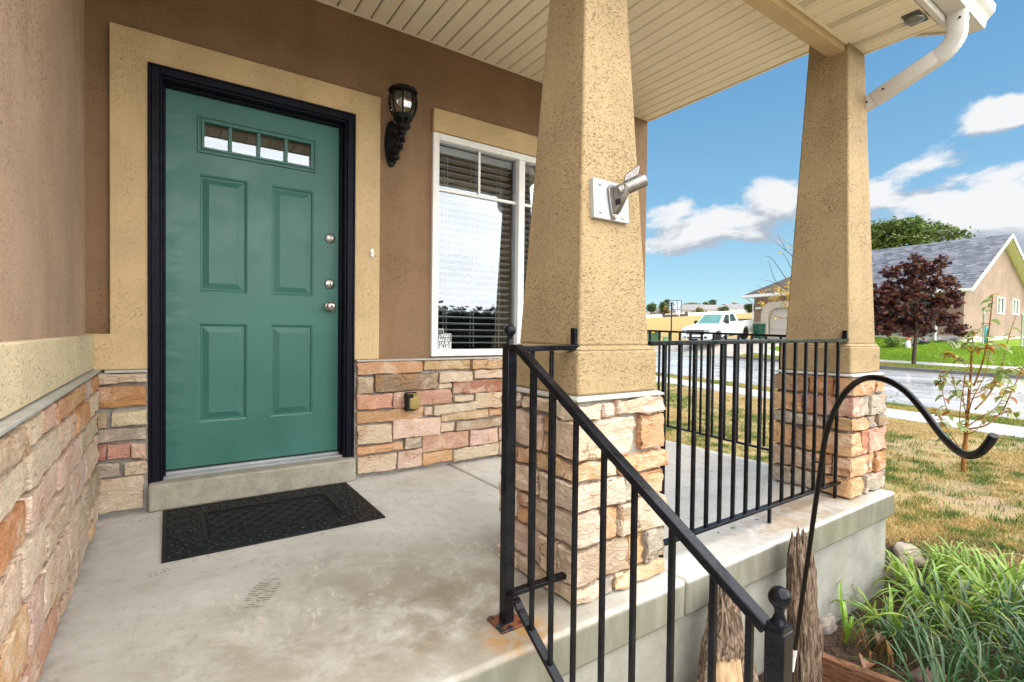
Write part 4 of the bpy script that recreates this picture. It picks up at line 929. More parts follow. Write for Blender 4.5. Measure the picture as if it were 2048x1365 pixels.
def utah(g): return [(SX0 - g, SZ0 - g), (SX1 + g, SZ0 - g), (SX1 + g, SZ1 - .034 + g), (SX0 + .053 + g, SZ1 - .034 + g), (SX0 + .053 + g, SZ1 - .028), (SX0 + .046 + g, SZ1 + g), (SX0 - g, SZ1 + g)]
MB().prism(utah(.003), lambda p, s: (p[0], s, p[1]), SY, SY + .0010).build('sticker_border', wp, stk)
MB().prism(utah(-.0012), lambda p, s: (p[0], s, p[1]), SY - .0009, SY - .0001).build('sticker_field', bk, stk)
for k, (tx, sz) in enumerate((('UTAH', .0290), ('BACKS', .0265), ('OUR', .0290), ('BLUE', .0290))):
    text_mesh(tx, sz * 1.02, lambda x, y, z, k=k: (SX0 + .056 + x, SY - .0012, SZ1 - .0575 - k * .0255 + y), 'lettering', wp, stk, bold=.0012, sx=1.08)
m = MB()
for i in range(5):
    for j in range(4):
        x, z = SX0 + .006 + i * .009 + (j % 2) * .004, SZ1 - .006 - j * .0068
        if x < SX0 + .042: m.add([(x + (.0024 if k % 2 == 0 else .001) * math.sin(k * math.pi / 5), SY - .0012, z + (.0024 if k % 2 == 0 else .001) * math.cos(k * math.pi / 5)) for k in range(10)], [tuple(range(10))])
for x in (SX0 + .0005, SX0 + .012, SX1 - .016, SX1 - .006): m.add([(x, SY - .0012, SZ0 + .002), (x + .005, SY - .0012, SZ0 + .002), (x + .005, SY - .0012, SZ0 + .05), (x, SY - .0012, SZ0 + .05)], [(0, 1, 2, 3)])
m.build('stars_and_stripes', wp, stk)

# grey floodlight set in the eave soffit
el = thing('soffit_light', 'dark grey square light recessed in the vented eave soffit by the gutter', 'eave light', (3.33, -2.13, EZ))
gm = simple('dark_grey_cast', (.055, .057, .055), .5, var=.2)
q4 = [(3.262, -2.085), (3.402, -2.085), (3.402, -2.160), (3.262, -2.160)]
m = MB().box(3.262, 3.405, -2.162, -2.082, EZ - .007, EZ - .0005); m.build('bezel', gm, el, bevel=.003)
MB().lathe([(.045, 0), (.043, .012), (.030, .020), (.010, .023)], (3.333, -2.122, EZ - .007), 18, (0, 0, -1)).build('lens', simple('dim_lens', (.16, .155, .14), .12, var=.3, scale=30), el, smooth=True)
# green-brown leaf litter on the porch floor by the railing
rnd = random.Random(11); lm = simple('dead_leaf', (.09, .07, .035), .7, var=.5, scale=20); G = 'dry leaf scraps on the wet porch floor'
for (u, v) in ((1396, 1058), (1416, 1050), (1440, 1042), (1470, 1030), (1495, 1022), (1437, 1066), (1467, 1057), (1548, 1005), (1515, 1040)):
    p = onZ(u, v, .001); a = rnd.uniform(0, 6); L = rnd.uniform(.008, .016)
    vs = [p + Vector((math.cos(a) * L * k + math.cos(a + 1.57) * L * .35 * s, math.sin(a) * L * k + math.sin(a + 1.57) * L * .35 * s, .001 + .006 * abs(s) * rnd.uniform(.3, 1))) for k, s in ((-1, 0), (-.2, 1), (1, 0), (-.2, -1))]
    mb = MB().add([x for x in vs], [(0, 1, 2), (0, 2, 3)]); o = mb.build('leaf_scrap', lm, loc=p); tag(o, 'tiny dark leaf scrap on the wet porch floor by the railing', 'leaf', G)
# ================================================================= terrain in street coordinates (n across, s along)
K0 = Vector((13.31, -.59, 0)); SD = Vector((math.sin(R(14)), math.cos(R(14)), 0)); SN = Vector((SD.y, -SD.x, 0))
def xy(n, s): return K0 + SN * n + SD * s
def ns(p): q = Vector((p[0], p[1], 0)) - K0; return q.dot(SN), q.dot(SD)
def lerp_pts(pts, x):
    if x <= pts[0][0]: return pts[0][1]
    for (a, b), (c, d) in zip(pts, pts[1:]):
        if x <= c: return b + (d - b) * (x - a) / (c - a)
    return pts[-1][1]
def sstep(x, a, b): t = min(1, max(0, (x - a) / (b - a))); return t * t * (3 - 2 * t)
def zfar(n, s):
    top = min(.98, max(.42, .68 + .06 * (s - 10.5)))
    A = lerp_pts([(9, -.285), (10.5, -.21), (11.7, -.15), (16.5, top), (22, top + .1), (60, 1.6), (400, 12)], n)
    B = lerp_pts([(9, -.30), (9.6, -.25), (11.4, .25), (15, .62), (22, .72), (60, 2.4), (400, 20)], n)
    C = lerp_pts([(9, -.30), (13.4, -.01), (16, .22), (200, 12.3), (420, 27)], n)
    z = A + (B - A) * sstep(s, 14.5, 17.5); return z + (C - z) * sstep(s, 24.5, 27.5)
GY = -.60
def patch(name, nl, sl, zf, mat, thick=0):
    vs = [(*(xy(n, s)).to_2d(), zf(n, s)) for s in sl for n in nl]; k = len(nl)
    fs = [(j * k + i, j * k + i + 1, (j + 1) * k + i + 1, (j + 1) * k + i) for j in range(len(sl) - 1) for i in range(k - 1)]
    o = MB().add(vs, fs).build(name, mat, smooth='all'); tag(o, kind='structure')
    if o.data.polygons[0].normal.z < 0: o.data.flip_normals()
    return o
def lin(a, b, n): return [a + (b - a) * i / n for i in range(n + 1)]
SL_ALL = [-600, -200, -80, -40, -20] + lin(-12, 30, 28) + [40, 60, 100, 200, 400, 700]
def soil():
    m, t = newmat('dry_lawn_soil'); co = t.n('ShaderNodeTexCoord').outputs['Object']
    a = t.noise(co, .9, 5, .6, .4); b = t.noise(co, 5, 6, .68, .5); f = t.noise(t.scale(co, (1, 1, 1)), 46, 4, .65, .8)
    c = t.mix(t.mapr(a, .36, .62), (.34, .245, .165), (.37, .28, .125)); c = t.mix(t.math('MULTIPLY', t.mapr(b, .46, .66), .7), c, (.40, .31, .14))
    c = t.mix(t.math('MULTIPLY', t.mapr(t.noise(co, 2.1, 5, .62, .3), .55, .70), .65), c, (.115, .155, .04))
    c = t.mix(t.math('MULTIPLY', t.mapr(f, .52, .70), .55), c, (.17, .12, .07)); c = t.mix(t.math('MULTIPLY', t.mapr(f, .42, .30), .5), c, (.55, .44, .26))
    finish(t, c, .95, t.bump(t.math('ADD', f, b), .8, .02), 0, .1); return m
M['soil'] = soil()
def turf(name, a, b, c3):
    m, t = newmat(name); co = t.n('ShaderNodeTexCoord').outputs['Object']
    n1 = t.noise(co, .45, 4, .6, .5); n2 = t.noise(t.scale(co, (1, 1, .3)), 9, 5, .7, .6); f = t.noise(co, 55, 3, .7)
    c = t.mix(t.mapr(n1, .35, .65), a, b); c = t.mix(t.math('MULTIPLY', t.mapr(n2, .45, .70), .6), c, c3); c = t.mix(t.math('MULTIPLY', t.mapr(f, .5, .75), .5), c, tuple(x * .45 for x in a))
    finish(t, c, .9, t.bump(t.math('ADD', f, n2), 1.0, .05), 0, .12); return m
M['lawn'] = turf('green_lawn', (.17, .29, .018), (.23, .35, .025), (.26, .36, .07))
M['strip'] = turf('yellowing_verge', (.32, .265, .06), (.20, .245, .045), (.42, .31, .11))
M['field'] = turf('golden_field', (.40, .275, .10), (.47, .335, .14), (.28, .185, .06))
def asphalt():
    m, t = newmat('wet_asphalt'); co = t.n('ShaderNodeTexCoord').outputs['Object']
    a = t.noise(t.scale(co, (.5, .5, 1)), 1.0, 5, .6, .6); f = t.noise(co, 40, 4, .7); st_ = t.noise(t.scale(co, (1.6, .22, 1)), 1.0, 5, .65, .5)
    c = t.mix(t.mapr(a, .35, .65), (.36, .37, .39), (.50, .51, .53)); c = t.mix(t.math('MULTIPLY', t.mapr(f, .5, .75), .4), c, (.2, .2, .2))
    cr = t.n('ShaderNodeTexVoronoi', {'Vector': t.vmath('ADD', t.scale(co, (.33, .22, 1)), t.n('ShaderNodeTexNoise', {'Vector': co, 'Scale': 1.5, 'Detail': 4}).outputs['Color']), 'Scale': 1.0}, feature='DISTANCE_TO_EDGE').outputs['Distance']
    crack = t.mapr(cr, .018, .004)
    c = t.mix(t.math('MULTIPLY', crack, .75), c, (.02, .02, .02))
    rg = t.mapr(st_, .38, .62, .08, .30)
    finish(t, c, rg, t.bump(t.math('ADD', t.math('MULTIPLY', f, .3), t.math('MULTIPLY', crack, -1)), .10, .004), 0, .7); return m
M['asphalt'] = asphalt()
M['kerb'] = concrete('kerb_concrete', (.20, .195, .19), 2, .4, .6)
M['drive'] = concrete('driveway_concrete', (.44, .385, .32), .8, .3, .45)
flat = lambda n, s: GY
patch('yard_ground', [-700, -200, -60, -30, -20] + lin(-14, -2.36, 8), SL_ALL, flat, M['soil'])
patch('park_strip', [-1.09, -.6, -.151], SL_ALL, flat, M['strip'])
patch('street', lin(0, 9.0, 6), SL_ALL, lambda n, s: -.72 + (.32 * n / 9) , M['asphalt'])
patch('neighbour_verge', [9.151, 9.8, 10.49], [s for s in SL_ALL if s < 16] + [16.5], zfar, M['strip'])
patch('neighbour_lawn', lin(11.71, 17.5, 8) + [20, 24, 30, 45, 60, 120, 420, 700], [s for s in SL_ALL if s < 16] + [16.5], zfar, M['lawn'])
patch('driveway', lin(9.151, 17, 12) + [20, 24, 30, 60, 420, 700], lin(16.5, 25.5, 8), zfar, M['drive'])
patch('field', lin(9.151, 17, 8) + [20, 30, 60, 100, 150, 200, 300, 420, 700], [25.5, 27, 29, 31, 35, 40, 60, 100, 150, 200, 260, 330, 420, 700], zfar, M['field'])
def slabs(name, n0, n1, s_list, zf, mat, gap=.012):
    root = patch(name, [n0, n1], SL_ALL if name == 'sidewalk' else [s for s in SL_ALL if s < 16] + [16.5], lambda n, s: zf(n, s) - .03, M['mortar'])
    for a, b in zip(s_list, s_list[1:]):
        m = MB(); c = [(n0 + .004, a + gap / 2), (n1 - .004, a + gap / 2), (n1 - .004, b - gap / 2), (n0 + .004, b - gap / 2)]
        vs = [(*xy(n, s).to_2d(), zf(n, s) + .012) for n, s in c] + [(*xy(n, s).to_2d(), zf(n, s) - .03) for n, s in c]
        m.add(vs, [(0, 1, 2, 3), (0, 4, 5, 1), (1, 5, 6, 2), (2, 6, 7, 3), (3, 7, 4, 0)]); m.build('paving_slab', mat, root)
slabs('sidewalk', -2.35, -1.10, lin(-9, 27, 24), flat, M['walk'])
slabs('neighbour_sidewalk', 10.5, 11.7, lin(-3, 16.5, 13), zfar, M['walk'])
def kerb(name, n0, n1, zt, zb, s0, s1, k):
    root = None
    for a, b in zip(lin(s0, s1, k), lin(s0, s1, k)[1:]):
        m = MB(); c = [(n0, a), (n1, a), (n1, b - .01), (n0, b - .01)]
        vs = [(*xy(n, s).to_2d(), zt(n, s)) for n, s in c] + [(*xy(n, s).to_2d(), zb) for n, s in c]
        m.add(vs, [(0, 1, 2, 3), (4, 5, 6, 7), (0, 4, 5, 1), (1, 5, 6, 2), (2, 6, 7, 3), (3, 7, 4, 0)])
        if root is None: root = st(name, m, M['kerb'])
        else: m.build('kerb_stone', M['kerb'], root)
kerb('kerb', -.15, 0, lambda n, s: GY + .002, -.85, -30, 40, 24)
kerb('neighbour_kerb', 9.0, 9.15, lambda n, s: zfar(9.15, s), -.6, -30, 17, 17)
st('gutter_pan', MB().add([(*xy(n, s).to_2d(), -.72 + .32 * n / 9 + .005) for n, s in ((8.55, -30), (8.99, -30), (8.99, 16.4), (8.55, 16.4))], [(0, 1, 2, 3)]), M['kerb'])

st('front_walk', MB().box(-7.0, 1.15, -9.0, -2.93, -.70, GY + .02), M['walk'])  # unseen pale slab behind the camera, added to bounce light into the porch
# ================================================================= vector noise for scattering
def vnoise(x, y, sc, seed):
    x = np.asarray(x) * sc + seed * 17.3; y = np.asarray(y) * sc + seed * 5.1
    xi, yi = np.floor(x).astype(np.int64), np.floor(y).astype(np.int64); xf, yf = x - xi, y - yi
    h = lambda a, b: (((a * 374761393 + b * 668265263 + seed * 1442695) ^ ((a * 374761393 + b * 668265263) >> 13)) * 1274126177 & 0x7fffffff) / 0x7fffffff
    u, v = xf * xf * (3 - 2 * xf), yf * yf * (3 - 2 * yf)
    return (h(xi, yi) * (1 - u) + h(xi + 1, yi) * u) * (1 - v) + (h(xi, yi + 1) * (1 - u) + h(xi + 1, yi + 1) * u) * v
RS = np.random.RandomState(3)
def blades(name, P, H, W_, col, mat, lean=.5):
    n = len(P); a = RS.uniform(0, 6.283, n); l = RS.uniform(.2, 1, n) * lean; la = RS.uniform(0, 6.283, n)
    dx, dy = np.cos(a) * W_ / 2, np.sin(a) * W_ / 2; tx, ty = np.cos(la) * l * H, np.sin(la) * l * H
    V = np.zeros((n, 5, 3)); z = P[:, 2]
    V[:, 0] = np.stack([P[:, 0] - dx, P[:, 1] - dy, z], 1); V[:, 1] = np.stack([P[:, 0] + dx, P[:, 1] + dy, z], 1)
    V[:, 2] = np.stack([P[:, 0] + dx * .8 + tx * .35, P[:, 1] + dy * .8 + ty * .35, z + H * .6], 1); V[:, 3] = np.stack([P[:, 0] - dx * .8 + tx * .35, P[:, 1] - dy * .8 + ty * .35, z + H * .6], 1)
    V[:, 4] = np.stack([P[:, 0] + tx, P[:, 1] + ty, z + H * np.sqrt(np.clip(1 - l * l * .6, .1, 1))], 1)
    me = bpy.data.meshes.new(name); base = np.arange(n)[:, None] * 5
    quad = (base + np.array([0, 1, 2, 3])); tri = (base + np.array([3, 2, 4]))
    loops = np.concatenate([quad, tri], 1).ravel(); me.vertices.add(n * 5); me.vertices.foreach_set('co', V.ravel())
    me.loops.add(len(loops)); me.loops.foreach_set('vertex_index', loops.astype(np.int32))
    me.polygons.add(2 * n); ls = (np.arange(n)[:, None] * 7 + np.array([0, 4])).ravel(); me.polygons.foreach_set('loop_start', ls.astype(np.int32))
    me.update(calc_edges=True); me.validate()
    ca = me.color_attributes.new('Col', 'FLOAT_COLOR', 'POINT'); C = np.ones((n, 5, 4)); C[:, :, :3] = col[:, None, :]; ca.data.foreach_set('color', C.ravel())
    me.materials.append(mat); o = link(name, me); tag(o, kind='stuff'); return o
# dry lawn, denser in tufts, thin over bare patches
def scatter_yard(n):
    # sample in polar about the camera so density follows what can be made out
    az = RS.uniform(R(48), R(100), n); r = 3.2 * (16.0 / 3.2) ** RS.uniform(0, 1, n)
    x, y = r * np.sin(az), -3.18 + r * np.cos(az)
    nn_ = (x - K0.x) * SN.x + (y - K0.y) * SN.y
    keep = (nn_ < -2.37) & ~((x < 3.66) & (y > -2.05)) & ~((x < 3.95) & (y > -2.9) & (y < -1.6)) & ~((x > 2.2) & (x < 4.5) & (y < -1.75) & (y > -2.9))
    return x[keep], y[keep], r[keep]
x, y, r = scatter_yard(430000)
den = vnoise(x, y, 1.3, 1) * .55 + vnoise(x, y, 5.5, 2) * .6
keep = RS.uniform(0, 1, len(x)) < np.clip((den - .33) * 2.7, .07, 1); x, y, r, den = x[keep], y[keep], r[keep], den[keep]
g = vnoise(x, y, .9, 3) * .6 + vnoise(x, y, 7, 4) * .55 + RS.uniform(-.16, .16, len(x))
straw = np.array([.52, .37, .15]); ygr = np.array([.31, .29, .08]); grn = np.array([.095, .175, .035])
t1 = np.clip((g - .50) / .16, 0, 1)[:, None]; t2 = np.clip((g - .66) / .14, 0, 1)[:, None]
col = (straw * (1 - t1) + ygr * t1) * (1 - t2) + grn * t2; col = col * RS.uniform(.7, 1.25, (len(x), 1))
H = RS.uniform(.018, .055, len(x)) * (.8 + .5 * (t2[:, 0])); 
blades('dry_lawn_grass', np.stack([x, y, np.full(len(x), GY)], 1), H, RS.uniform(.0022, .0045, len(x)) * (1 + r / 9), col, M['grass'], .95)
# verge and neighbour lawn: coarse blades that break up the far edges
def scatter_ns(n, n0, n1, s0, s1): a = RS.uniform(n0, n1, n); b = RS.uniform(s0, s1, n); return a, b
a, b = scatter_ns(30000, -1.08, -.16, -4, 14); P = np.stack([K0.x + SN.x * a + SD.x * b, K0.y + SN.y * a + SD.y * b, np.full(len(a), GY)], 1)
g = vnoise(P[:, 0], P[:, 1], 1.2, 6) + RS.uniform(-.2, .2, len(a)); t1 = np.clip((g - .35) / .4, 0, 1)[:, None]
blades('verge_grass', P, RS.uniform(.025, .06, len(a)), np.full(len(a), .009), (np.array([.46, .34, .11]) * (1 - t1) + np.array([.16, .24, .045]) * t1) * RS.uniform(.75, 1.2, (len(a), 1)), M['grass'], .8)
a, b = scatter_ns(42000, 11.72, 17.2, 3, 16.3); zz = np.array([zfar(i, j) for i, j in zip(a, b)]); P = np.stack([K0.x + SN.x * a + SD.x * b, K0.y + SN.y * a + SD.y * b, zz], 1)
g = vnoise(P[:, 0], P[:, 1], .8, 8)[:, None]
blades('lawn_grass', P, RS.uniform(.03, .055, len(a)), np.full(len(a), .022), (np.array([.16, .29, .018]) * (1 - g) + np.array([.25, .38, .04]) * g) * RS.uniform(.75, 1.2, (len(a), 1)), M['grass'], .8)
a, b = scatter_ns(9000, 9.17, 10.48, 3, 16.3); zz = np.array([zfar(i, j) for i, j in zip(a, b)]); P = np.stack([K0.x + SN.x * a + SD.x * b, K0.y + SN.y * a + SD.y * b, zz], 1)
g = np.clip(vnoise(P[:, 0], P[:, 1], .7, 9) + RS.uniform(-.2, .2, len(a)), 0, 1)[:, None]
blades('far_verge_grass', P, RS.uniform(.03, .06, len(a)), np.full(len(a), .024), np.array([.42, .33, .10]) * (1 - g) + np.array([.18, .27, .05]) * g, M['grass'], .8)

# ================================================================= planting bed by the porch
def at_ground(u, v, z=GY): return onZ(u, v, z)
bed = [(2.0, -3.0), (2.0, -1.98), (3.58, -1.98), (3.62, -1.62), (4.25, -1.55), (5.0, -2.0), (5.1, -3.0)]
tag(MB().prism(bed, lambda p, s: (p[0], p[1], s), GY - .02, GY + .012).build('mulch_bed', bark('dark_mulch', (.018, .012, .008), (.10, .062, .036), (26, 26, 26), 2.0, 1.0, .02), smooth=False), kind='structure')
# strap leaves
def strap(L, Wd, arch, kink, col, tip, twist, seed):
    rr = random.Random(seed); m = MB(); k = 9; rr_w = rr.uniform(.55, 1.1); pts = []; p = Vector((0, 0, 0)); ang = R(rr.uniform(72, 86)); vs = []; cs = []
    for i in range(k + 1):
        t = i / k; w_ = Wd * rr_w * (.75 + .5 * math.sin(min(1, t * 1.6) * math.pi * .5)) * (1 - t ** 3.2) + .0006
        tw = twist * t; sd = Vector((math.sin(tw) * .3, math.cos(tw), math.sin(tw) * .5)).normalized()
        vs += [p - sd * w_ / 2 + Vector((0, 0, w_ * .14)), p + Vector((0, 0, -w_ * .10)), p + sd * w_ / 2 + Vector((0, 0, w_ * .14))]
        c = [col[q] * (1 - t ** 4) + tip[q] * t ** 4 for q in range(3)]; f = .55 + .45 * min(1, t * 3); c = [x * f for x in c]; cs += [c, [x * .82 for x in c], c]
        ang -= R(arch) / k * (.35 + 1.3 * t)
        if kink and i == kink: ang -= R(rr.uniform(60, 95))
        p = p + Vector((math.cos(ang), 0, math.sin(ang))) * L / k
    m.v = [tuple(v) for v in vs]; m.c = [tuple(c) for c in cs]; m.f = [(i * 3 + j, i * 3 + j + 1, i * 3 + j + 4, i * 3 + j + 3) for i in range(k) for j in range(2)]; m.m = [0] * len(m.f)
    me = m.mesh('leaf', (0, 0, 0), True); me.materials.append(M['blade']); me.polygons.foreach_set('use_smooth', [True] * len(me.polygons)); return me
LIGHT = [strap(.40 + .03 * i, .024, 70 + 9 * i, 5 if i in (2,) else 0, random.Random(i).choice([(.25, .43, .045), (.33, .52, .08), (.20, .36, .04)]), ((.22, .34, .06), (.42, .36, .10), (.45, .27, .09))[i % 3], .8, i) for i in range(8)]
DARK = [strap(.46 + .035 * i, .016, 62 + 9 * i, (6 if i % 3 == 0 else 0), random.Random(i + 50).choice([(.046, .135, .034), (.070, .180, .045), (.034, .105, .030)]), ((.06, .11, .05), (.12, .14, .05), (.30, .20, .08))[i % 3], .9, i + 40) for i in range(9)]
DRY = [strap(.28 + .04 * i, .010, 150, 4, (.42, .22, .07), (.40, .20, .07), 1.5, i + 90) for i in range(4)]
def clump(pos, meshes, n, spread, label, cat, group, seed, sc=(.8, 1.2), drymix=0):
    rr = random.Random(seed); t = thing('strap_leaf_plant', label, cat, pos, group)
    for i in range(n):
        me = rr.choice(DRY) if rr.random() < drymix else rr.choice(meshes); o = link('leaf', me, t)
        a = rr.uniform(0, 6.283); q = rr.uniform(0, 1) ** .7 * spread
        o.location = (math.cos(a) * q, math.sin(a) * q, 0); s = rr.uniform(*sc); o.scale = (s, s * rr.uniform(.8, 1.2), s); o.rotation_euler = (rr.uniform(-.25, .25), rr.uniform(-.30, .38), a + rr.uniform(-.7, .7))
    return t
GL, GD = 'bright green daylily clumps by the porch corner', 'dark green strap leaf clumps in front of the bed'
for i, (u, v, lab, n_, s_) in enumerate((
    (1905, 1150, 'bright green daylily clump farthest back in the bed beside the dry lawn', 40, (.42, .66)),
    (1830, 1185, 'bright green daylily clump right below the porch corner and pale rocks', 38, (.5, .75)),
    (1965, 1195, 'bright green daylily clump at the right of the bed by the long pale stone', 46, (.55, .82)),
    (1885, 1250, 'bright green daylily clump in the middle beside the dark lava rock', 44, (.55, .8)),
    (2040, 1215, 'bright green daylily clump cut by the right edge of the photo', 42, (.6, .85)),
    (1790, 1270, 'small bright green daylily clump against the porch foundation', 22, (.4, .6)))):
    p = at_ground(u, v); clump((p.x, p.y, GY + .01), LIGHT, n_, .10, lab, 'plant', GL, 100 + i, s_, .03)
for i, (u, v, lab, n_, s_) in enumerate((
    (1975, 1380, 'dark green drooping strap leaf clump in the bottom right corner', 54, (.5, .78)),
    (2075, 1345, 'dark green strap leaf clump at the right edge, leaves sprawling left', 48, (.5, .8)),
    (1900, 1450, 'dark green strap leaf clump sprawling over the end of the brown board', 48, (.5, .75)),
    (2110, 1400, 'dark green strap leaf clump partly out of frame at lower right', 44, (.5, .75)))):
    p = at_ground(u, v); clump((p.x, p.y, GY + .01), DARK, n_, .13, lab, 'plant', GD, 200 + i, s_, .0)
for i, (u, v, lab, n_, s_) in enumerate((
    (1800, 1320, 'low dark green clump right behind the middle of the brown board', 34, (.35, .6)),
    (1860, 1340, 'dark green clump hanging over the far end of the brown board', 44, (.45, .7)),
    (1930, 1300, 'dark green strap leaf clump in the middle of the bed', 46, (.5, .75)),
    (2020, 1285, 'dark green strap leaf clump in front of the right daylilies', 46, (.5, .8)))):
    p = at_ground(u, v); clump((p.x, p.y, GY + .01), DARK, n_, .12, lab, 'plant', GD, 240 + i, s_, .0)
for i, (u, v, lab, n_, s_) in enumerate((
    (1845, 1225, 'thin bright green daylily tuft left of the bed middle', 34, (.5, .75)),
    (1935, 1165, 'bright green daylily tuft at the back centre of the bed', 40, (.42, .65)),
    (1760, 1245, 'small bright green tuft by the foundation left of the rocks', 20, (.35, .55)),
    (1990, 1240, 'bright green daylily tuft among the first dark leaves', 38, (.5, .75)))):
    p = at_ground(u, v); clump((p.x, p.y, GY + .01), LIGHT, n_, .10, lab, 'plant', GL, 140 + i, s_, .04)
p = at_ground(1690, 1292); tl = clump((p.x, p.y, GY + .02), LIGHT[:5], 6, .025, 'small tulip like plant with few pale upright leaves beside the brown board', 'plant', None, 301, (.62, .82), .0)
for o in tl.children: o.rotation_euler[1] = random.Random(o.name).uniform(-.1, .15)
p = at_ground(1745, 1312); clump((p.x, p.y, GY + .02), DRY, 16, .06, 'withered tangle of orange brown dead leaves in the bed', 'dead leaves', None, 302, (.5, .8))
# dead broad leaves
rnd = random.Random(4)
for (u, v, lab) in ((1768, 1282, 'large curled brown dead leaf lying among the strap leaves'), (1742, 1335, 'dark brown dead leaf near the brown board')):
    p = at_ground(u, v, GY + .05); m = MB(); L = .085; k = 6; vs = []
    for i in range(k + 1):
        t = i / k; w_ = .045 * math.sin(math.pi * (.08 + .9 * t))
        for q in (-1, -.5, 0, .5, 1): vs.append(p + Vector((L * (t - .5) * 1.4, q * w_, .03 * math.sin(t * 5) + .022 * q * q)))
    m.add(vs, [(i * 5 + j, i * 5 + j + 1, i * 5 + j + 6, i * 5 + j + 5) for i in range(k) for j in range(4)])
    o = m.build('dead_leaf', simple('brown_dead_leaf', (.22, .10, .045), .5, var=.4, scale=30), loc=p, smooth=True); tag(o, lab, 'leaf')
# rocks
def rock(u, v, sx, sy, sz, mat, lab, seed, name='rock', zrot=0, z=GY):
    p = at_ground(u, v, z); m = MB().sphere((0, 0, 0), 1, 28, 18); rr = Vector((seed * 3.1, seed * 1.7, 0))
    vs = []
    for q in m.v:
        q = Vector(q); n = q.normalized(); d = 1 + .30 * mnoise.noise(n * 1.4 + rr) + .14 * mnoise.noise(n * 3.5 + rr) + .05 * mnoise.noise(n * 9 + rr)
        q = Vector([max(-.86, min(.86, c * 1.0 * d)) / .86 for c in n]); q = Vector((q.x * sx, q.y * sy, q.z * sz)); q.rotate(Matrix.Rotation(zrot, 3, 'Z')); vs.append(tuple(q + p + Vector((0, 0, sz * .55))))
    m.v = vs; o = m.build(name, mat, loc=p, smooth='all'); tag(o, lab, 'rock'); return o
rk = simple('pale_field_stone', (.40, .33, .24), .9, var=.4, scale=14, bump=.8, bscale=60); lv = simple('black_lava_rock', (.035, .035, .04), .95, var=.5, scale=40, bump=1.0, bscale=90)
rock(1817, 1120, .17, .07, .05, rk, 'long tan rock lying at the edge of the dry lawn', 1, zrot=.5)
rock(1797, 1162, .065, .06, .065, rk, 'rounded pale rock against the porch foundation corner', 2)
rock(1843, 1205, .085, .08, .075, lv, 'black rough lava rock half hidden among daylily leaves', 3)
rock(2000, 1180, .16, .05, .03, simple('grey_flat_stone', (.50, .47, .42), .9, var=.2, scale=14), 'long pale grey edging stone at the right side of the bed', 4, zrot=-.5)
rock(1855, 1362, .08, .05, .028, simple('red_brown_stone', (.20, .13, .105), .9, var=.25, scale=20, bump=.4), 'flat reddish brown stone by the end of the board', 5)
rock(1650, 1262, .06, .04, .05, simple('grey_pink_stone', (.30, .25, .22), .9, var=.2, scale=20, bump=.4), 'small pinkish stone wedged between driftwood and foundation', 6)
# board edging the bed
pa, pb = at_ground(1628, 1300, -.46), at_ground(1880, 1395, -.46)
d = (pb - pa).normalized(); pa = pa - d * .25
o = MB().bar((pa.x, pa.y, -.54), (pb.x, pb.y, -.54), .04, .15).build('garden_board', M['plank'], loc=(pa.x, pa.y, GY), bevel=.004); tag(o, 'wet dark brown board edging the planting bed', 'board')
# weathered wood standing against the foundation
def driftwood(label, name, base, top, prof, seed, n=72, k=60, flatten=.62, mats=None, bare=None):
    base, top = Vector(base), Vector(top); ax = (top - base); L = ax.length; ax.normalize(); sd = Vector((1, 0, 0)); sd = (sd - ax * sd.dot(ax)).normalized(); fr = ax.cross(sd)
    m = MB(); vs = []; so = Vector((seed, seed * 2.3, 0))
    for i in range(k + 1):
        t = i / k; r0 = lerp_pts(prof, t); c = base + ax * L * t + sd * (.02 * mnoise.noise(Vector((t * 3, seed, 0))))
        for j in range(n):
            a = 2 * math.pi * j / n
            rid = mnoise.noise(Vector((math.cos(a) * 5.0, math.sin(a) * 5.0, t * 1.6)) + so) ; rid2 = 1 - abs(mnoise.noise(Vector((math.cos(a) * 9, math.sin(a) * 9, t * 3.2)) + so)) * 2
            rid3 = mnoise.noise(Vector((math.cos(a) * 22, math.sin(a) * 22, t * 9)) + so)
            sm = 1.0
            if bare and bare[0] < (a % 6.283) < bare[1] and t < bare[2]: sm = .15
            r = r0 * (1 + sm * (.26 * rid + .20 * rid2 + .09 * rid3) + .10 * mnoise.noise(Vector((t * 4, math.cos(a), math.sin(a))) + so))
            jag = L * .10 * (mnoise.noise(Vector((math.cos(a) * 3.3, math.sin(a) * 3.3, 5)) + so) + .6 * mnoise.noise(Vector((math.cos(a) * 8, math.sin(a) * 8, 9)) + so)) * max(0, (t - .72) / .28) ** 1.5
            vs.append(c + sd * (r * math.cos(a)) + fr * (r * flatten * math.sin(a)) + ax * jag)
    fs = []; mi = []
    for i in range(k):
        for j in range(n):
            fs.append((i * n + j, i * n + (j + 1) % n, (i + 1) * n + (j + 1) % n, (i + 1) * n + j)); a = 2 * math.pi * (j + .5) / n
            mi.append(1 if bare and bare[0] < a < bare[1] and i / k < bare[2] + .05 * mnoise.noise(Vector((a * 6, seed, 0))) else 0)
    b0 = len(vs); vs.append(base); vs.append(top - ax * L * .06)
    fs += [(b0, (j + 1) % n, j) for j in range(n)] + [(b0 + 1, k * n + j, k * n + (j + 1) % n) for j in range(n)]; mi += [0] * (2 * n)
    m.v = [tuple(v) for v in vs]; m.f = fs; m.m = mi; m.c = [(1, 1, 1)] * len(vs)
    o = m.build(name, mats or [M['drift']], loc=(base.x, base.y, GY), smooth='all'); return tag(o, label, 'driftwood')
driftwood('tall jagged grey brown driftwood log standing behind the shepherd hook', 'driftwood_log', (2.335, -2.11, GY), (2.285, -2.085, .045), [(0, .080), (.25, .078), (.5, .074), (.75, .070), (.88, .060), (1, .040)], 3.0)
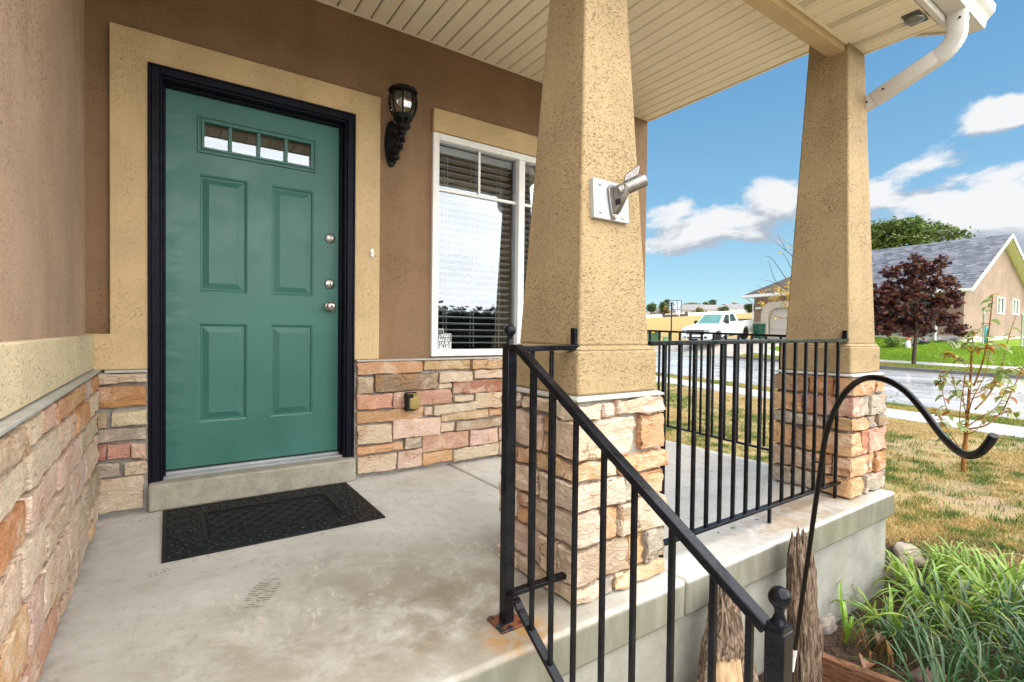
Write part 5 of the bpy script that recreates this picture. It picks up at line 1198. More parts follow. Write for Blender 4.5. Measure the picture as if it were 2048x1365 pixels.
driftwood('short driftwood stump with bare tan wood showing behind the handrail bars', 'driftwood_log', (1.71, -2.13, GY), (1.735, -2.075, -.045), [(0, .15), (.3, .135), (.55, .105), (.75, .075), (.9, .062), (1, .035)], 8.0, mats=[M['drift'], M['barewood']], bare=(3.2, 4.75, .62))
# ================================================================= trees
def leaf_cloud(name, pts, size, cols, parent, seed, shape='quad', mat=None, flat=.5, kind=None):
    rr = np.random.RandomState(seed); P = np.array(pts); n = len(P); s = rr.uniform(size[0], size[1], n)
    nrm = rr.normal(0, 1, (n, 3)); nrm[:, 2] = np.abs(nrm[:, 2]) + flat; nrm /= np.linalg.norm(nrm, axis=1)[:, None]
    ref = rr.normal(0, 1, (n, 3)); u = np.cross(nrm, ref); u /= np.linalg.norm(u, axis=1)[:, None]; v = np.cross(nrm, u)
    if shape == 'maple': T = np.array([(0, -1), (.55, -.75), (.35, -.2), (1, 0), (.45, .3), (.55, .85), (0, .6), (-.55, .85), (-.45, .3), (-1, 0), (-.35, -.2), (-.55, -.75)]) * .62
    elif shape == 'oval': T = np.array([(-1, 0), (-.4, .42), (.35, .38), (1, 0), (.35, -.38), (-.4, -.42)]) * .6
    else: T = np.array([(-.6, 0), (0, .38), (.6, 0), (0, -.38)])
    k = len(T); V = P[:, None, :] + s[:, None, None] * (T[None, :, 0, None] * u[:, None, :] + T[None, :, 1, None] * v[:, None, :])
    V += (nrm * s[:, None] * .18)[:, None, :] * (np.abs(T[:, 1]) - .2)[None, :, None]
    org = np.array(ORG[parent.name]) if parent else 0
    me = bpy.data.meshes.new(name); me.vertices.add(n * k); me.vertices.foreach_set('co', (V - org).ravel()); me.loops.add(n * k); me.loops.foreach_set('vertex_index', np.arange(n * k, dtype=np.int32))
    me.polygons.add(n); me.polygons.foreach_set('loop_start', (np.arange(n) * k).astype(np.int32)); me.update(calc_edges=True); me.validate()
    ci = rr.randint(0, len(cols), n); C = np.ones((n, k, 4)); C[:, :, :3] = (np.array(cols)[ci] * rr.uniform(.7, 1.3, (n, 1)))[:, None, :]
    ca = me.color_attributes.new('Col', 'FLOAT_COLOR', 'POINT'); ca.data.foreach_set('color', C.ravel()); me.materials.append(mat or M['leaf'])
    o = link(name, me, parent); 
    if kind: tag(o, kind=kind)
    return o
def clumps(ells, n_cl, per, rad, seed, w=None):
    """ells: (u,v,ru,rv,depth) ellipses seen from the porch -> points in clumps filling ellipsoids at depth w"""
    rr = random.Random(seed); pts = []; tot = sum(e[2] * e[3] for e in ells); ctr = []
    for (u, v, ru, rv, *dz) in ells:
        ww = w + (dz[0] if dz else 0); c = atw(u, v, ww); sx = ru * ww / F_PX; sz = rv * ww / F_PX; sy = (sx + sz) / 2
        for _ in range(max(2, int(n_cl * ru * rv / tot))):
            while True:
                q = Vector((rr.uniform(-1, 1), rr.uniform(-1, 1), rr.uniform(-1, 1)))
                if q.length < 1 and rr.random() < .25 + .75 * q.length: break
            cc = c + RIGHT * q.x * sx + FWD * q.y * sy + UP * q.z * sz; ctr.append(cc)
            rd = rad * rr.uniform(.6, 1.3)
            for _ in range(int(per * rr.uniform(.5, 1.5))): pts.append(cc + Vector((rr.gauss(0, 1) * rd, rr.gauss(0, 1) * rd, rr.gauss(0, .6) * rd)))
    return pts, ctr
def pxpath(px, w, jitter=0, seed=0):
    rr = random.Random(seed); out = []; dz = 0
    for i, (u, v) in enumerate(px):
        if i: dz += rr.uniform(-jitter, jitter)
        out.append(atw(u, v, w + dz))
    return out
def limbs(name, parent, mat, lst, w, jitter, seed):
    m = MB()
    for i, (px, r0, r1) in enumerate(lst):
        pts = resample(pxpath(px, w, jitter if i else 0, seed + i), 4 * len(px)); m.tube(pts, [r0 + (r1 - r0) * (k / (len(pts) - 1)) for k in range(len(pts))], 8)
    return m.build(name, mat, parent, smooth='all')

# --- purple maple on the neighbour's verge
wm = 20.8; base = atw(1827, 731, wm); nb, sb = ns(base); zb = zfar(nb, sb); base.z = zb
mp_ = thing('maple_tree', 'purple leaved maple tree on the verge across the street', 'tree', base)
limbs('trunk', mp_, M['bark'], [([(1827, 733), (1829, 700), (1832, 668), (1834, 630), (1832, 590), (1838, 545)], .085, .02), ([(1830, 672), (1815, 650), (1795, 640), (1775, 625)], .045, .01), ([(1833, 668), (1850, 645), (1872, 630), (1900, 640)], .04, .01), ([(1833, 655), (1822, 610), (1805, 570)], .04, .01), ([(1834, 640), (1858, 600), (1875, 570)], .04, .01), ([(1831, 672), (1842, 655), (1848, 640)], .03, .01), ([(1830, 668), (1806, 655), (1790, 650)], .03, .01)], wm, .25, 5)
pts, ctr = clumps([(1832, 600, 62, 52), (1790, 590, 36, 40), (1772, 630, 34, 40), (1755, 600, 18, 40), (1875, 580, 34, 28), (1880, 625, 34, 30), (1845, 540, 45, 24), (1800, 545, 28, 24), (1862, 528, 26, 12), (1825, 655, 60, 22), (1900, 648, 24, 20), (1760, 655, 24, 18), (1905, 600, 14, 20), (1912, 668, 10, 9), (1835, 520, 20, 10)], 250, 26, .115, 9, wm)
leaf_cloud('crown', pts, (.10, .19), [(.055, .022, .026), (.080, .028, .030), (.12, .040, .030), (.17, .060, .032), (.035, .020, .026), (.21, .085, .042)], mp_, 2, 'maple')

# --- green tree behind the neighbour's roof
wg = 52; b = atw(1800, 520, wg); b.z = zfar(*ns(b)) if True else 0
gt = thing('green_tree', 'leafy green tree rising behind the grey shingle roof', 'tree', b)
top_ = atw(1795, 470, wg)
MB().tube(resample([b, b.lerp(top_, .5) + Vector((.2, 0, 0)), top_], 8), [.35] * 3 + [.25] * 3 + [.12] * 2, 8).build('trunk', M['bark'], gt, smooth=True)
limbs('limb', gt, M['bark'], [([(1790, 500), (1770, 470), (1760, 450)], .12, .02), ([(1795, 500), (1830, 470), (1870, 465), (1900, 462)], .10, .02), ([(1790, 500), (1800, 460), (1825, 445)], .10, .02), ([(1850, 480), (1890, 472), (1925, 470)], .06, .015)], wg, .5, 8)
pts, ctr = clumps([(1790, 478, 60, 30), (1750, 480, 30, 30), (1815, 455, 34, 18), (1775, 458, 24, 14), (1745, 462, 10, 12), (1850, 470, 26, 18)], 170, 46, .34, 4, wg)
p2_, _ = clumps([(1890, 468, 34, 15), (1870, 455, 24, 8), (1925, 472, 14, 6), (1830, 438, 16, 5)], 46, 22, .26, 6, wg)
leaf_cloud('crown', pts + p2_, (.22, .42), [(.095, .150, .030), (.13, .19, .040), (.17, .22, .055), (.075, .12, .028)], gt, 3, 'oval')

# --- thin tree with yellow leaves by the garage, mostly behind the far pillar
wy = 23.5; b = atw(1648, 735, wy); b.z = zfar(*ns(b))
yt = thing('yellow_tree', 'nearly bare tree with last yellow leaves half hidden behind the far pillar', 'tree', b)
def zq(a, c): return (1460 + a / 5.056, 460 + c / 5.056)
limbs('trunk', yt, M['bark'], [([(1648, 742), (1647, 680), (1645, 620), (1640, 560)], .07, .03),
  ([(1645, 640), (1615, 580), zq(650, 300), zq(570, 215), zq(445, 115)], .035, .006), ([(1644, 610), zq(690, 420), zq(640, 420), zq(560, 270), zq(520, 230)], .025, .006), ([(1645, 640), zq(700, 620), zq(570, 495), zq(430, 300), zq(360, 265)], .03, .006),
  ([(1645, 650), zq(620, 640), zq(490, 550), zq(430, 450), zq(390, 310)], .028, .006), ([(1646, 665), zq(720, 790), zq(620, 740), zq(560, 690), zq(430, 650), zq(260, 545)], .03, .005), ([(1646, 670), zq(690, 830), zq(610, 800), zq(560, 760), zq(520, 700)], .025, .006),
  ([(1646, 680), zq(700, 940), zq(605, 910), zq(490, 885), zq(380, 835)], .022, .005), ([zq(490, 550), zq(400, 520), zq(310, 500)], .012, .004), ([zq(560, 690), zq(440, 610), zq(190, 615)], .012, .004), ([zq(570, 215), zq(520, 120), zq(485, 45)], .012, .004), ([zq(640, 420), zq(690, 300), zq(660, 190), zq(540, 100)], .012, .004), ([(1640, 570), zq(720, 120), zq(665, 50), zq(640, 0)], .02, .006)], wy, .2, 12)
rr = random.Random(8); pts = []
for (a, c, ra, rc, k) in ((560, 620, 70, 50, 90), (450, 690, 50, 22, 40), (480, 605, 60, 24, 36), (320, 630, 40, 16, 16), (340, 755, 30, 16, 16), (500, 890, 60, 14, 26), (590, 670, 40, 50, 60), (420, 600, 60, 18, 14), (600, 530, 34, 34, 26), (510, 230, 20, 20, 6), (580, 160, 60, 60, 8), (560, 770, 50, 16, 26), (300, 740, 16, 20, 6)):
    for _ in range(k): pts.append(atw(*zq(a + rr.gauss(0, .6) * ra, c + rr.gauss(0, .6) * rc), wy + rr.uniform(-.7, .7)))
leaf_cloud('crown', pts, (.07, .13), [(.55, .33, .03), (.62, .42, .06), (.50, .25, .03), (.42, .33, .07)], yt, 5, 'oval')

# --- young fruit tree in the dry lawn: traced limbs, each leaf its own mesh
sbase = onZ(1927, 946, GY); ws = (sbase - CAM).dot(FWD)
sap = thing('sapling', 'young orange barked fruit tree with sparse pale leaves in the dry lawn', 'tree', sbase)
def zs(a, c): return (1840 + a / 3.59, 580 + c / 3.59)
LB = [([(310, 1335), (318, 1180), (330, 1050), (342, 900), (352, 760), (365, 600), (370, 450)], .026, .009), ([(370, 450), (376, 370), (382, 290)], .009, .005),
 ([(352, 1000), (480, 970), (590, 870), (640, 770), (720, 600), (790, 480)], .014, .005), ([(350, 975), (430, 920), (560, 830), (640, 660)], .009, .004), ([(395, 860), (480, 770), (560, 640), (600, 500), (640, 330), (690, 190)], .013, .005),
 ([(370, 745), (430, 735), (530, 660), (620, 600), (720, 560)], .009, .004), ([(385, 690), (430, 580), (470, 440), (490, 330), (518, 90), (520, 40)], .014, .005), ([(365, 785), (450, 750), (540, 650), (600, 560)], .008, .004),
 ([(335, 1010), (290, 1000), (290, 840), (330, 600)], .009, .004), ([(330, 830), (260, 730), (220, 570)], .008, .003), ([(320, 910), (200, 870), (140, 610)], .009, .003), ([(300, 1170), (260, 1100), (160, 950), (85, 840)], .010, .003),
 ([(270, 1110), (170, 1070), (165, 950)], .006, .003), ([(365, 535), (270, 500), (210, 460)], .008, .003), ([(365, 450), (300, 400), (240, 375)], .007, .003), ([(372, 450), (450, 420), (560, 400)], .007, .003), ([(560, 885), (700, 880)], .005, .003),
 ([(345, 900), (380, 780), (470, 600), (500, 430)], .010, .004), ([(340, 930), (310, 780), (320, 620), (360, 520)], .008, .004), ([(600, 870), (660, 720), (700, 650), (760, 520)], .007, .003), ([(330, 1040), (400, 1010), (470, 930), (540, 880)], .008, .003)]
lst = [([zs(*p) for p in px], a * (1 if i == 0 else .72), b_ * (1 if i == 0 else .75)) for i, (px, a, b_) in enumerate(LB)]
limbs('trunk', sap, M['sapbark'], lst[:1], ws, 0, 1); limbs('branch', sap, M['sapbark'], lst[1:], ws, .16, 2)
def saplf(seed):
    rr = random.Random(seed); L = .078; k = 6; m = MB(); c0 = rr.choice([(.36, .46, .14), (.44, .53, .20), (.27, .37, .09), (.50, .57, .27)]); 
    if seed in (3, 7): c0 = (.50, .34, .05)
    if seed == 9: c0 = (.42, .14, .04)
    vs = []; cs = []; p = Vector(); ang = R(rr.uniform(-5, 20))
    for i in range(k + 1):
        t = i / k; w_ = .0185 * math.sin(math.pi * min(.98, .06 + t * .92)) ** .75 + .0006
        vs += [p + Vector((0, -w_, w_ * .45)), p, p + Vector((0, w_, w_ * .45))]; cs += [c0, tuple(x * .75 for x in c0), c0]
        ang -= R(rr.uniform(9, 17)); p = p + Vector((math.cos(ang), 0, math.sin(ang))) * L / k
    m.v = [tuple(v) for v in vs]; m.c = cs; m.f = [(i * 3 + j, i * 3 + j + 1, i * 3 + j + 4, i * 3 + j + 3) for i in range(k) for j in range(2)]; m.m = [0] * len(m.f)
    me = m.mesh('leaf', (0, 0, 0), True); me.materials.append(M['leaf']); me.polygons.foreach_set('use_smooth', [True] * len(me.polygons)); return me
SLF = [saplf(i) for i in range(10)]; rr = random.Random(21); cnt = 0
for i, (px, a, b_) in enumerate(lst[1:]):
    path = resample(pxpath(px, ws, .16, 2 + i) if i else pxpath(px, ws, 0, 2), 40); n = 14 if len(px) > 2 else 7
    if i in (4, 5, 1): n += 6
    for k in range(n):
        t = rr.uniform(.25, 1.0) ** .8; q = path[min(39, int(t * 39))]
        for _ in range(2 if t > .85 else 1):
            if cnt > 290: break
            o = link('leaf', rr.choice(SLF), sap); o.location = q - ORG[sap.name] + Vector((rr.uniform(-.012, .012), rr.uniform(-.012, .012), rr.uniform(-.01, .012))); s = rr.uniform(.8, 1.6); o.scale = (s, s, s)
            o.rotation_euler = (rr.uniform(-.5, .5), rr.uniform(-.6, .3), rr.uniform(0, 6.283)); cnt += 1

# --- hedge opposite the porch, seen only mirrored in the window
hd = thing('hedge', 'clipped dark green hedge opposite the porch, mirrored low in the window glass', 'hedge', (1.0, -10.5, GY))
MB().box(-9, 11.0, -11.2, -10.0, GY, GY + 2.05).build('branch_mass', simple('hedge_inside', (.012, .02, .01), .95, var=.4, scale=12), hd)
rr = random.Random(3); pts = [Vector((rr.uniform(-9.1, 11.1), rr.choice([-9.98, -9.95, -10.0, rr.uniform(-11, -10)]), GY + rr.uniform(0, 2.15))) for _ in range(9000)]; pts = [p if p.y > -10.02 else Vector((p.x, p.y, GY + 2.05 + abs(rr.gauss(0, .12)))) for p in pts]
leaf_cloud('foliage', pts, (.10, .2), [(.03, .065, .025), (.045, .085, .03), (.06, .10, .04)], hd, 4, 'oval')
# ================================================================= neighbour's gabled house
def hit(u, v, P0, nrm): d = ray(u, v); t = (Vector(P0) - CAM).dot(nrm) / d.dot(nrm); return CAM + d * t
P1 = atw(2023, 468, 27.0); AZ = R(3.5)
rdv = Vector((math.sin(AZ), math.cos(AZ), 0)); gdv = Vector((-rdv.y, rdv.x, 0))
ea = None
lo, hi = 1.0, 9.0
for _ in range(40):
    mid = (lo + hi) / 2; p = P1 + gdv * mid; q = p - CAM; uu = CX + F_PX * q.dot(RIGHT) / q.dot(FWD)
    if uu > 1946: lo = mid
    else: hi = mid
EA = lo; pe = P1 + gdv * EA; de = (pe - CAM).dot(FWD); ZE = None
q = ray(1946, 575); EZ2 = (CAM + q * de).z; RZ = P1.z
pb = P1 + gdv * (EA - .5); GZ = .60
def H(a, b, z): p = P1 + gdv * a + rdv * b; return Vector((p.x, p.y, z))
nh = thing('neighbour_house', 'pinkish tan stucco house across the street with grey shingle gable roof', 'house', H(0, 3, GZ))
slope = (RZ - EZ2) / EA; LB_ = 8.3
stu = simple('pink_tan_stucco', (.275, .188, .142), .9, var=.16, scale=1.2, bump=.3, bscale=40)
wa = EA - .55; gb = .42
def rz(a): return RZ - slope * abs(a)
foundz = GZ + .42
m = MB()
# gable wall with two window holes, as strips
wins = []
for (u0, v0, u1, v1) in ((1994.5, 594, 2008, 629), (2025, 598, 2037, 631)):
    n_ = rdv; c0, c1 = hit(u0, v0, H(0, gb, 0), n_), hit(u1, v1, H(0, gb, 0), n_)
    wins.append(sorted(((c0 - P1).dot(gdv), (c1 - P1).dot(gdv))) + sorted((c0.z, c1.z)))
wins.sort(key=lambda t: -t[0])
def gq(m, pts, mi=0): m.add([H(a, gb, z) for a, z in pts] + [H(a, gb + .2, z) for a, z in pts], [tuple(range(len(pts))), tuple(range(len(pts), 2 * len(pts)))[::-1]] + [(i, (i + 1) % len(pts), len(pts) + (i + 1) % len(pts), len(pts) + i) for i in range(len(pts))], mi)
wz0, wz1 = min(w_[2] for w_ in wins), max(w_[3] for w_ in wins)
gq(m, [(wa, foundz), (wa, wz0), (-wa, wz0), (-wa, foundz)]); gq(m, [(wa, wz1), (wa, rz(wa) - .18), (0, RZ - .18), (-wa, rz(wa) - .18), (-wa, wz1)])
edges = [wa] + [e for w_ in wins for e in (w_[1], w_[0])] + [-wa]
for i in range(0, len(edges), 2):
    if edges[i] - edges[i + 1] > .01: gq(m, [(edges[i], wz0), (edges[i], wz1), (edges[i + 1], wz1), (edges[i + 1], wz0)])
# front wall and porch return
def wallbox(m, a0, a1, b0, b1, z0, z1, mi=0): m.add([H(a, b, z) for z in (z0, z1) for b in (b0, b1) for a in (a0, a1)], [(0, 2, 3, 1), (4, 5, 7, 6), (0, 1, 5, 4), (2, 6, 7, 3), (0, 4, 6, 2), (1, 3, 7, 5)], mi)
FA = wa - 1.5                                     # recessed porch front
wallbox(m, wa - .2, wa, gb + .2, 1.35, foundz, rz(wa) - .2); wallbox(m, FA - .2, FA, 1.15, LB_, foundz, rz(FA) - .3); wallbox(m, FA, wa - .2, 1.15, 1.35, foundz, rz(wa) - .2)
wallbox(m, -wa, -wa + .2, gb + .2, LB_, foundz, rz(wa) - .2); wallbox(m, -wa, FA, LB_ - .2, LB_, foundz, rz(wa))
m.build('wall', stu, nh)
pw = simple('pale_porch_concrete', (.46, .43, .385), .8, var=.12, scale=1.0)
m = MB(); wallbox(m, -wa - .02, wa + .02, gb - .02, LB_, GZ - .5, foundz - .003); wallbox(m, FA, wa + .08, 1.36, LB_, GZ - .5, foundz + .002); m.build('foundation', pw, nh)
m = MB(); wallbox(m, FA - .05, wa + .12, 1.37, LB_, foundz + .004, foundz + .09); m.build('porch_slab', simple('grey_porch_slab', (.25, .245, .235), .7, var=.1), nh)
for w_ in wins:
    fr = MB(); a0, a1, z0, z1 = w_
    for (x0, x1, y0, y1) in ((a0, a0 + .06, z0, z1), (a1 - .06, a1, z0, z1), (a0 + .06, a1 - .06, z1 - .06, z1), (a0 + .06, a1 - .06, z0, z0 + .06), ((a0 + a1) / 2 - .03, (a0 + a1) / 2 + .03, z0 + .06, z1 - .06)): wallbox(fr, x0, x1, gb - .03, gb + .08, y0, y1)
    f_ = fr.build('window', M['white'], nh)
    g_ = MB(); wallbox(g_, a0 + .06, (a0 + a1) / 2 - .03, gb + .03, gb + .05, z0 + .06, z1 - .06); g_.build('pane', M['car_glass'], f_)
    g_ = MB(); wallbox(g_, (a0 + a1) / 2 + .03, a1 - .06, gb + .04, gb + .06, z0 + .06, z1 - .06); g_.build('pane', M['car_glass'], f_)
    wallbox(MB(), 0, 0, 0, 0, 0, 0); b_ = MB(); wallbox(b_, a0, a1, gb + .09, gb + .19, z0, z1); b_.build('curtain', simple('dim_curtain', (.12, .12, .125), .9), f_)
def shingles():
    m, t = newmat('grey_asphalt_shingle'); co = t.n('ShaderNodeTexCoord').outputs['Object']; oi = t.n('ShaderNodeObjectInfo').outputs['Random']
    q = t.scale(co, (1.0, 1.5, 3.0)); vo = t.n('ShaderNodeTexVoronoi', {'Vector': t.scale(co, (3.2, 3.0, 6.0)), 'Scale': 1.0}).outputs['Color']
    g = t.n('ShaderNodeSeparateColor', {0: vo}).outputs[0]
    c = t.mix(g, (.060, .063, .078), (.200, .205, .235)); c = t.mix(t.math('MULTIPLY', t.mapr(t.noise(co, .4, 3), .4, .6), .3), c, (.16, .165, .19))
    c = t.mix(t.math('MULTIPLY', t.mapr(t.noise(co, 30, 3), .45, .7), .4), c, (.04, .042, .05))
    finish(t, c, t.mapr(g, 0, 1, .38, .6), t.bump(t.noise(co, 60, 3), .5, .01), 0, .5); return m
M['shingle'] = shingles()
# roof: deck, then shingle courses as overlapping strips
m = MB(); ov = EA
prof = [(EA, EZ2), (0, RZ), (-EA, EZ2), (-EA, EZ2 - .16), (0, RZ - .16), (EA, EZ2 - .16)]
m.prism(prof, lambda p, s: H(p[0], s, p[1] - .03), 0, LB_); roof = m.build('roof', M['vinyl'], nh)
ncrs = 26; L = math.hypot(EA, RZ - EZ2); rr = random.Random(9)
for side in (1, -1):
    for i in range(ncrs):
        t0, t1 = i / ncrs, (i + 1.05) / ncrs; a0, a1 = EA * (1 - t0) * side, EA * (1 - min(1, t1)) * side; z0, z1 = EZ2 + (RZ - EZ2) * t0, EZ2 + (RZ - EZ2) * min(1, t1)
        mm = MB(); b0 = -.04; vs = []
        mm.add([H(a0, b0, z0 + .020), H(a1, b0, z1 + .006), H(a1, LB_, z1 + .006), H(a0, LB_, z0 + .020), H(a0, b0, z0 - .02), H(a0, LB_, z0 - .02)], [(0, 1, 2, 3), (0, 3, 5, 4)])
        mm.build('shingle_course', M['shingle'], roof)
m = MB()
for s in (1, -1): m.prism([(EA * s, EZ2 - .19), (0, RZ - .19), (0, RZ + .0), (EA * s, EZ2 + .0)], lambda p, q: H(p[0], q, p[1]), -.075, -.045)
m.build('rake_board', M['white'], roof)
m = MB(); wallbox(m, EA - .01, EA + .11, -.07, LB_, EZ2 - .16, EZ2 - .02); m.build('gutter', M['white'], nh)
m = MB(); db_ = .9
m.tube([H(EA, 1.5, EZ2 - .12), H(EA - .05, 1.5, EZ2 - .25), H(wa + .06, 1.5, EZ2 - .55), H(wa + .06, 1.5, foundz + .15), H(wa + .13, 1.5, foundz - .05), H(wa + .14, 1.5, GZ + .05)], .055, 8); m.build('downspout', M['white'], nh, smooth=True)
m = MB(); wallbox(m, wa - .32, wa + .02, 1.36, 1.70, foundz + .09, EZ2 - .16); m.build('porch_post', stu, nh)
# front window, dark door recess, stone wainscot
def frontwin(u0, v0, u1, v1, name='window'):
    c0, c1 = hit(u0, v0, H(FA, 0, 0), gdv), hit(u1, v1, H(FA, 0, 0), gdv); b0, b1 = sorted(((c0 - P1).dot(rdv), (c1 - P1).dot(rdv))); z0, z1 = sorted((c0.z, c1.z))
    f_ = MB()
    for (x0, x1, y0, y1) in ((b0, b0 + .09, z0, z1), (b1 - .09, b1, z0, z1), (b0 + .09, b1 - .09, z1 - .09, z1), (b0 + .09, b1 - .09, z0, z0 + .09), (b0 + .09, b1 - .09, (z0 + z1) / 2 - .05, (z0 + z1) / 2 + .05)): wallbox(f_, FA - .05, FA + .05, x0, x1, y0, y1)
    f = f_.build(name, M['white'], nh); g_ = MB(); wallbox(g_, FA - .03, FA + .015, b0 + .09, b1 - .09, z0 + .09, z1 - .09); g_.build('pane', simple('blue_grey_pane', (.16, .23, .26), .08, var=.2), f)
frontwin(1893, 588, 1922, 634); frontwin(1830, 588, 1870, 634); frontwin(1752, 590, 1800, 650)
m = MB()
sw = MB(); wallbox(sw, FA + .003, FA + .07, 1.36, LB_, foundz + .09, foundz + .95); ws_ = sw.build('stone_wainscot', M['mortar'], nh)
rnd = random.Random(17)
for z0 in (0, .22, .44, .66):
    b = 1.42
    while b < 7.7:
        L_ = rnd.uniform(.3, .6); mm = MB(); wallbox(mm, FA + .06, FA + .10, b, b + L_ - .03, foundz + .10 + z0, foundz + .10 + z0 + .19); o = mm.build('stone', M['objcol'], ws_); o.color = (*pick('cptgb'), 1); b += L_
# porch railing, table, bench
pr = thing('iron_porch_rail', 'thin dark iron railing along the neighbour porch behind the maple', 'railing', H(wa, 4, foundz + .09))
m = MB(); m.bar(H(wa - .05, 1.75, foundz + .92), H(wa - .05, 8.2, foundz + .92), .05, .04).bar(H(wa - .05, 1.75, foundz + .2), H(wa - .05, 8.2, foundz + .2), .04, .03); m.build('rail', I, pr)
for i in range(43): q = H(wa - .05, 1.8 + i * .15, 0); MB().box(q.x - .012, q.x + .012, q.y - .012, q.y + .012, foundz + .2, foundz + .92).build('bar', I, pr)
for b in (1.78, 3.9, 6.0, 8.1): q = H(wa - .05, b, 0); MB().box(q.x - .03, q.x + .03, q.y - .03, q.y + .03, foundz + .09, foundz + 1.0).build('post', I, pr)
tb = thing('patio_table', 'small dark table on the neighbour porch beside the window', 'table', H(wa - .6, 3.6, foundz + .09)); q = H(wa - .6, 3.6, 0)
MB().box(q.x - .3, q.x + .3, q.y - .55, q.y + .55, foundz + .72, foundz + .77).build('table_top', simple('pale_table_top', (.35, .34, .33), .4), tb)
for sx in (-1, 1):
    for sy in (-1, 1): MB().bar((q.x + sx * .26, q.y + sy * .5, foundz + .72), (q.x + sx * .30, q.y + sy * .55, foundz + .09), .04, .04, up=(1, 0, 0)).build('leg', I, tb)
# shrubs, flowers, hose, fence posts
def shrub(u, v, r, lab, seed):
    w_ = 25.5; c = atw(u, v, w_); c.z = zfar(*ns(c)); t = thing('round_shrub', lab, 'shrub', c, 'clipped variegated shrubs before the neighbour porch')
    MB().tube([c, c + Vector((0, 0, r * .8))], [.05, .03], 6).build('stem', M['bark'], t); rr = random.Random(seed); pts = []
    for _ in range(1100):
        d = Vector((rr.gauss(0, 1), rr.gauss(0, 1), rr.gauss(0, 1))).normalized() * r * rr.uniform(.72, 1.02); pts.append(c + Vector((d.x, d.y, r * 1.0 + d.z * .88)))
    leaf_cloud('foliage', pts, (.05, .10), [(.36, .44, .15), (.28, .38, .09), (.45, .50, .24), (.20, .30, .06)], t, seed, 'oval'); return t
shrub(1785, 678, .33, 'round pale green shrub left of the maple trunk by the neighbour porch', 5); shrub(1918, 687, .34, 'round pale green shrub by the white downspout right of the maple', 6)
shrub(1746, 678, .20, 'small round pale shrub partly hidden by the far pillar', 7)
rr = random.Random(2)
fl_cols = {'purple': (.22, .08, .38), 'pink': (.60, .22, .30), 'white': (.7, .68, .7)}
for i in range(26):
    u = rr.uniform(1805, 1915); w_ = 25.2; c = atw(u, 684, w_); c.z = zfar(*ns(c)); kind = rr.choice(['purple', 'purple', 'pink', 'white'])
    t = thing('flower', '%s petunia in the flower row along the neighbour foundation' % kind, 'flower', c, '%s flowers along the neighbour foundation' % kind)
    leaf_cloud('leaves', [c + Vector((rr.gauss(0, .06), rr.gauss(0, .06), rr.uniform(.0, .12))) for _ in range(22)], (.05, .08), [(.06, .14, .03)], t, i, 'oval')
    leaf_cloud('bloom', [c + Vector((rr.gauss(0, .07), rr.gauss(0, .07), rr.uniform(.10, .22))) for _ in range(14)], (.05, .085), [fl_cols[kind]], t, i + 50, 'oval')
c = atw(1816, 683, 24.8); c.z = zfar(*ns(c)); og = thing('garden_figure', 'small white and orange garden ornament by the maple trunk', 'ornament', c)
MB().lathe([(.10, 0), (.13, .12), (.11, .3), (.05, .4)], c, 14).build('body', simple('white_ceramic', (.7, .68, .65), .4), og, smooth=True); MB().sphere(c + Vector((0, 0, .47)), .10, 12, 9).build('head', simple('orange_ceramic', (.6, .16, .05), .4), og, smooth=True)
c = atw(1968, 688, 24.4); c.z = zfar(*ns(c)); hz_ = thing('hose_reel', 'coiled teal garden hose hanging by the neighbour corner', 'hose', c)
hg = simple('teal_hose', (.01, .30, .27), .45, var=.15)
for k in range(6):
    pts = [c + gdv * (.16 * math.cos(t) + .02 * k) + rdv * (-.05 - .03 * (k % 3)) + Vector((0, 0, .45 + (.30 + .015 * k) * math.sin(t))) for t in [2 * math.pi * i / 20 for i in range(21)]]
    MB().tube(pts, .022, 6, caps=False).build('hose_coil', hg, hz_, smooth=True)
MB().box(c.x - .03, c.x + .03, c.y - .03, c.y + .03, c.z, c.z + .9).build('stake', simple('grey_stake', (.2, .2, .2), .6), hz_)
for i, (u, lab) in enumerate(((1966, 'galvanised fence post at the corner of the neighbour house'), (2043, 'galvanised fence post at the right edge of the photo'))):
    c = atw(u, 688, 24.0 - i * 1.2); c.z = zfar(*ns(c)); ft = thing('fence_post', lab, 'post', c, 'galvanised fence posts by the neighbour house'); MB().lathe([(.035, 0), (.035, 1.45), (.042, 1.46), (.03, 1.52)], c, 10).build('tube', simple('galvanised', (.55, .56, .57), .35, .6), ft, smooth=True)

# ================================================================= house with garage across the street
G0 = atw(1507, 677, 35.0); gr = -SD; gn = SN; gz = G0.z
def G(a, b, z): p = G0 + gr * a + gn * b; return Vector((p.x, p.y, gz + z))
def ga(u, v=640, b=0): c = hit(u, v, G(0, b, 0), gn); return (c - G0).dot(gr), c.z - gz
gh = thing('garage_house', 'tan stucco garage with cream arched door trim behind the far pillar', 'house', G(3, 2, 0))
EH = ga(1507, 596)[1]; a1, zt = ga(1537, 617); a0t, ztt = ga(1524, 605); ra = a1 + 2.75
brn = simple('garage_stucco', (.27, .18, .125), .9, var=.12, scale=1.5, bump=.3, bscale=40); crm = simple('cream_trim', (.58, .50, .40), .8, var=.06)
def gbox(m, a0, a1, b0, b1, z0, z1): return m.add([G(a, b, z) for z in (z0, z1) for b in (b0, b1) for a in (a0, a1)], [(0, 2, 3, 1), (4, 5, 7, 6), (0, 1, 5, 4), (2, 6, 7, 3), (0, 4, 6, 2), (1, 3, 7, 5)])
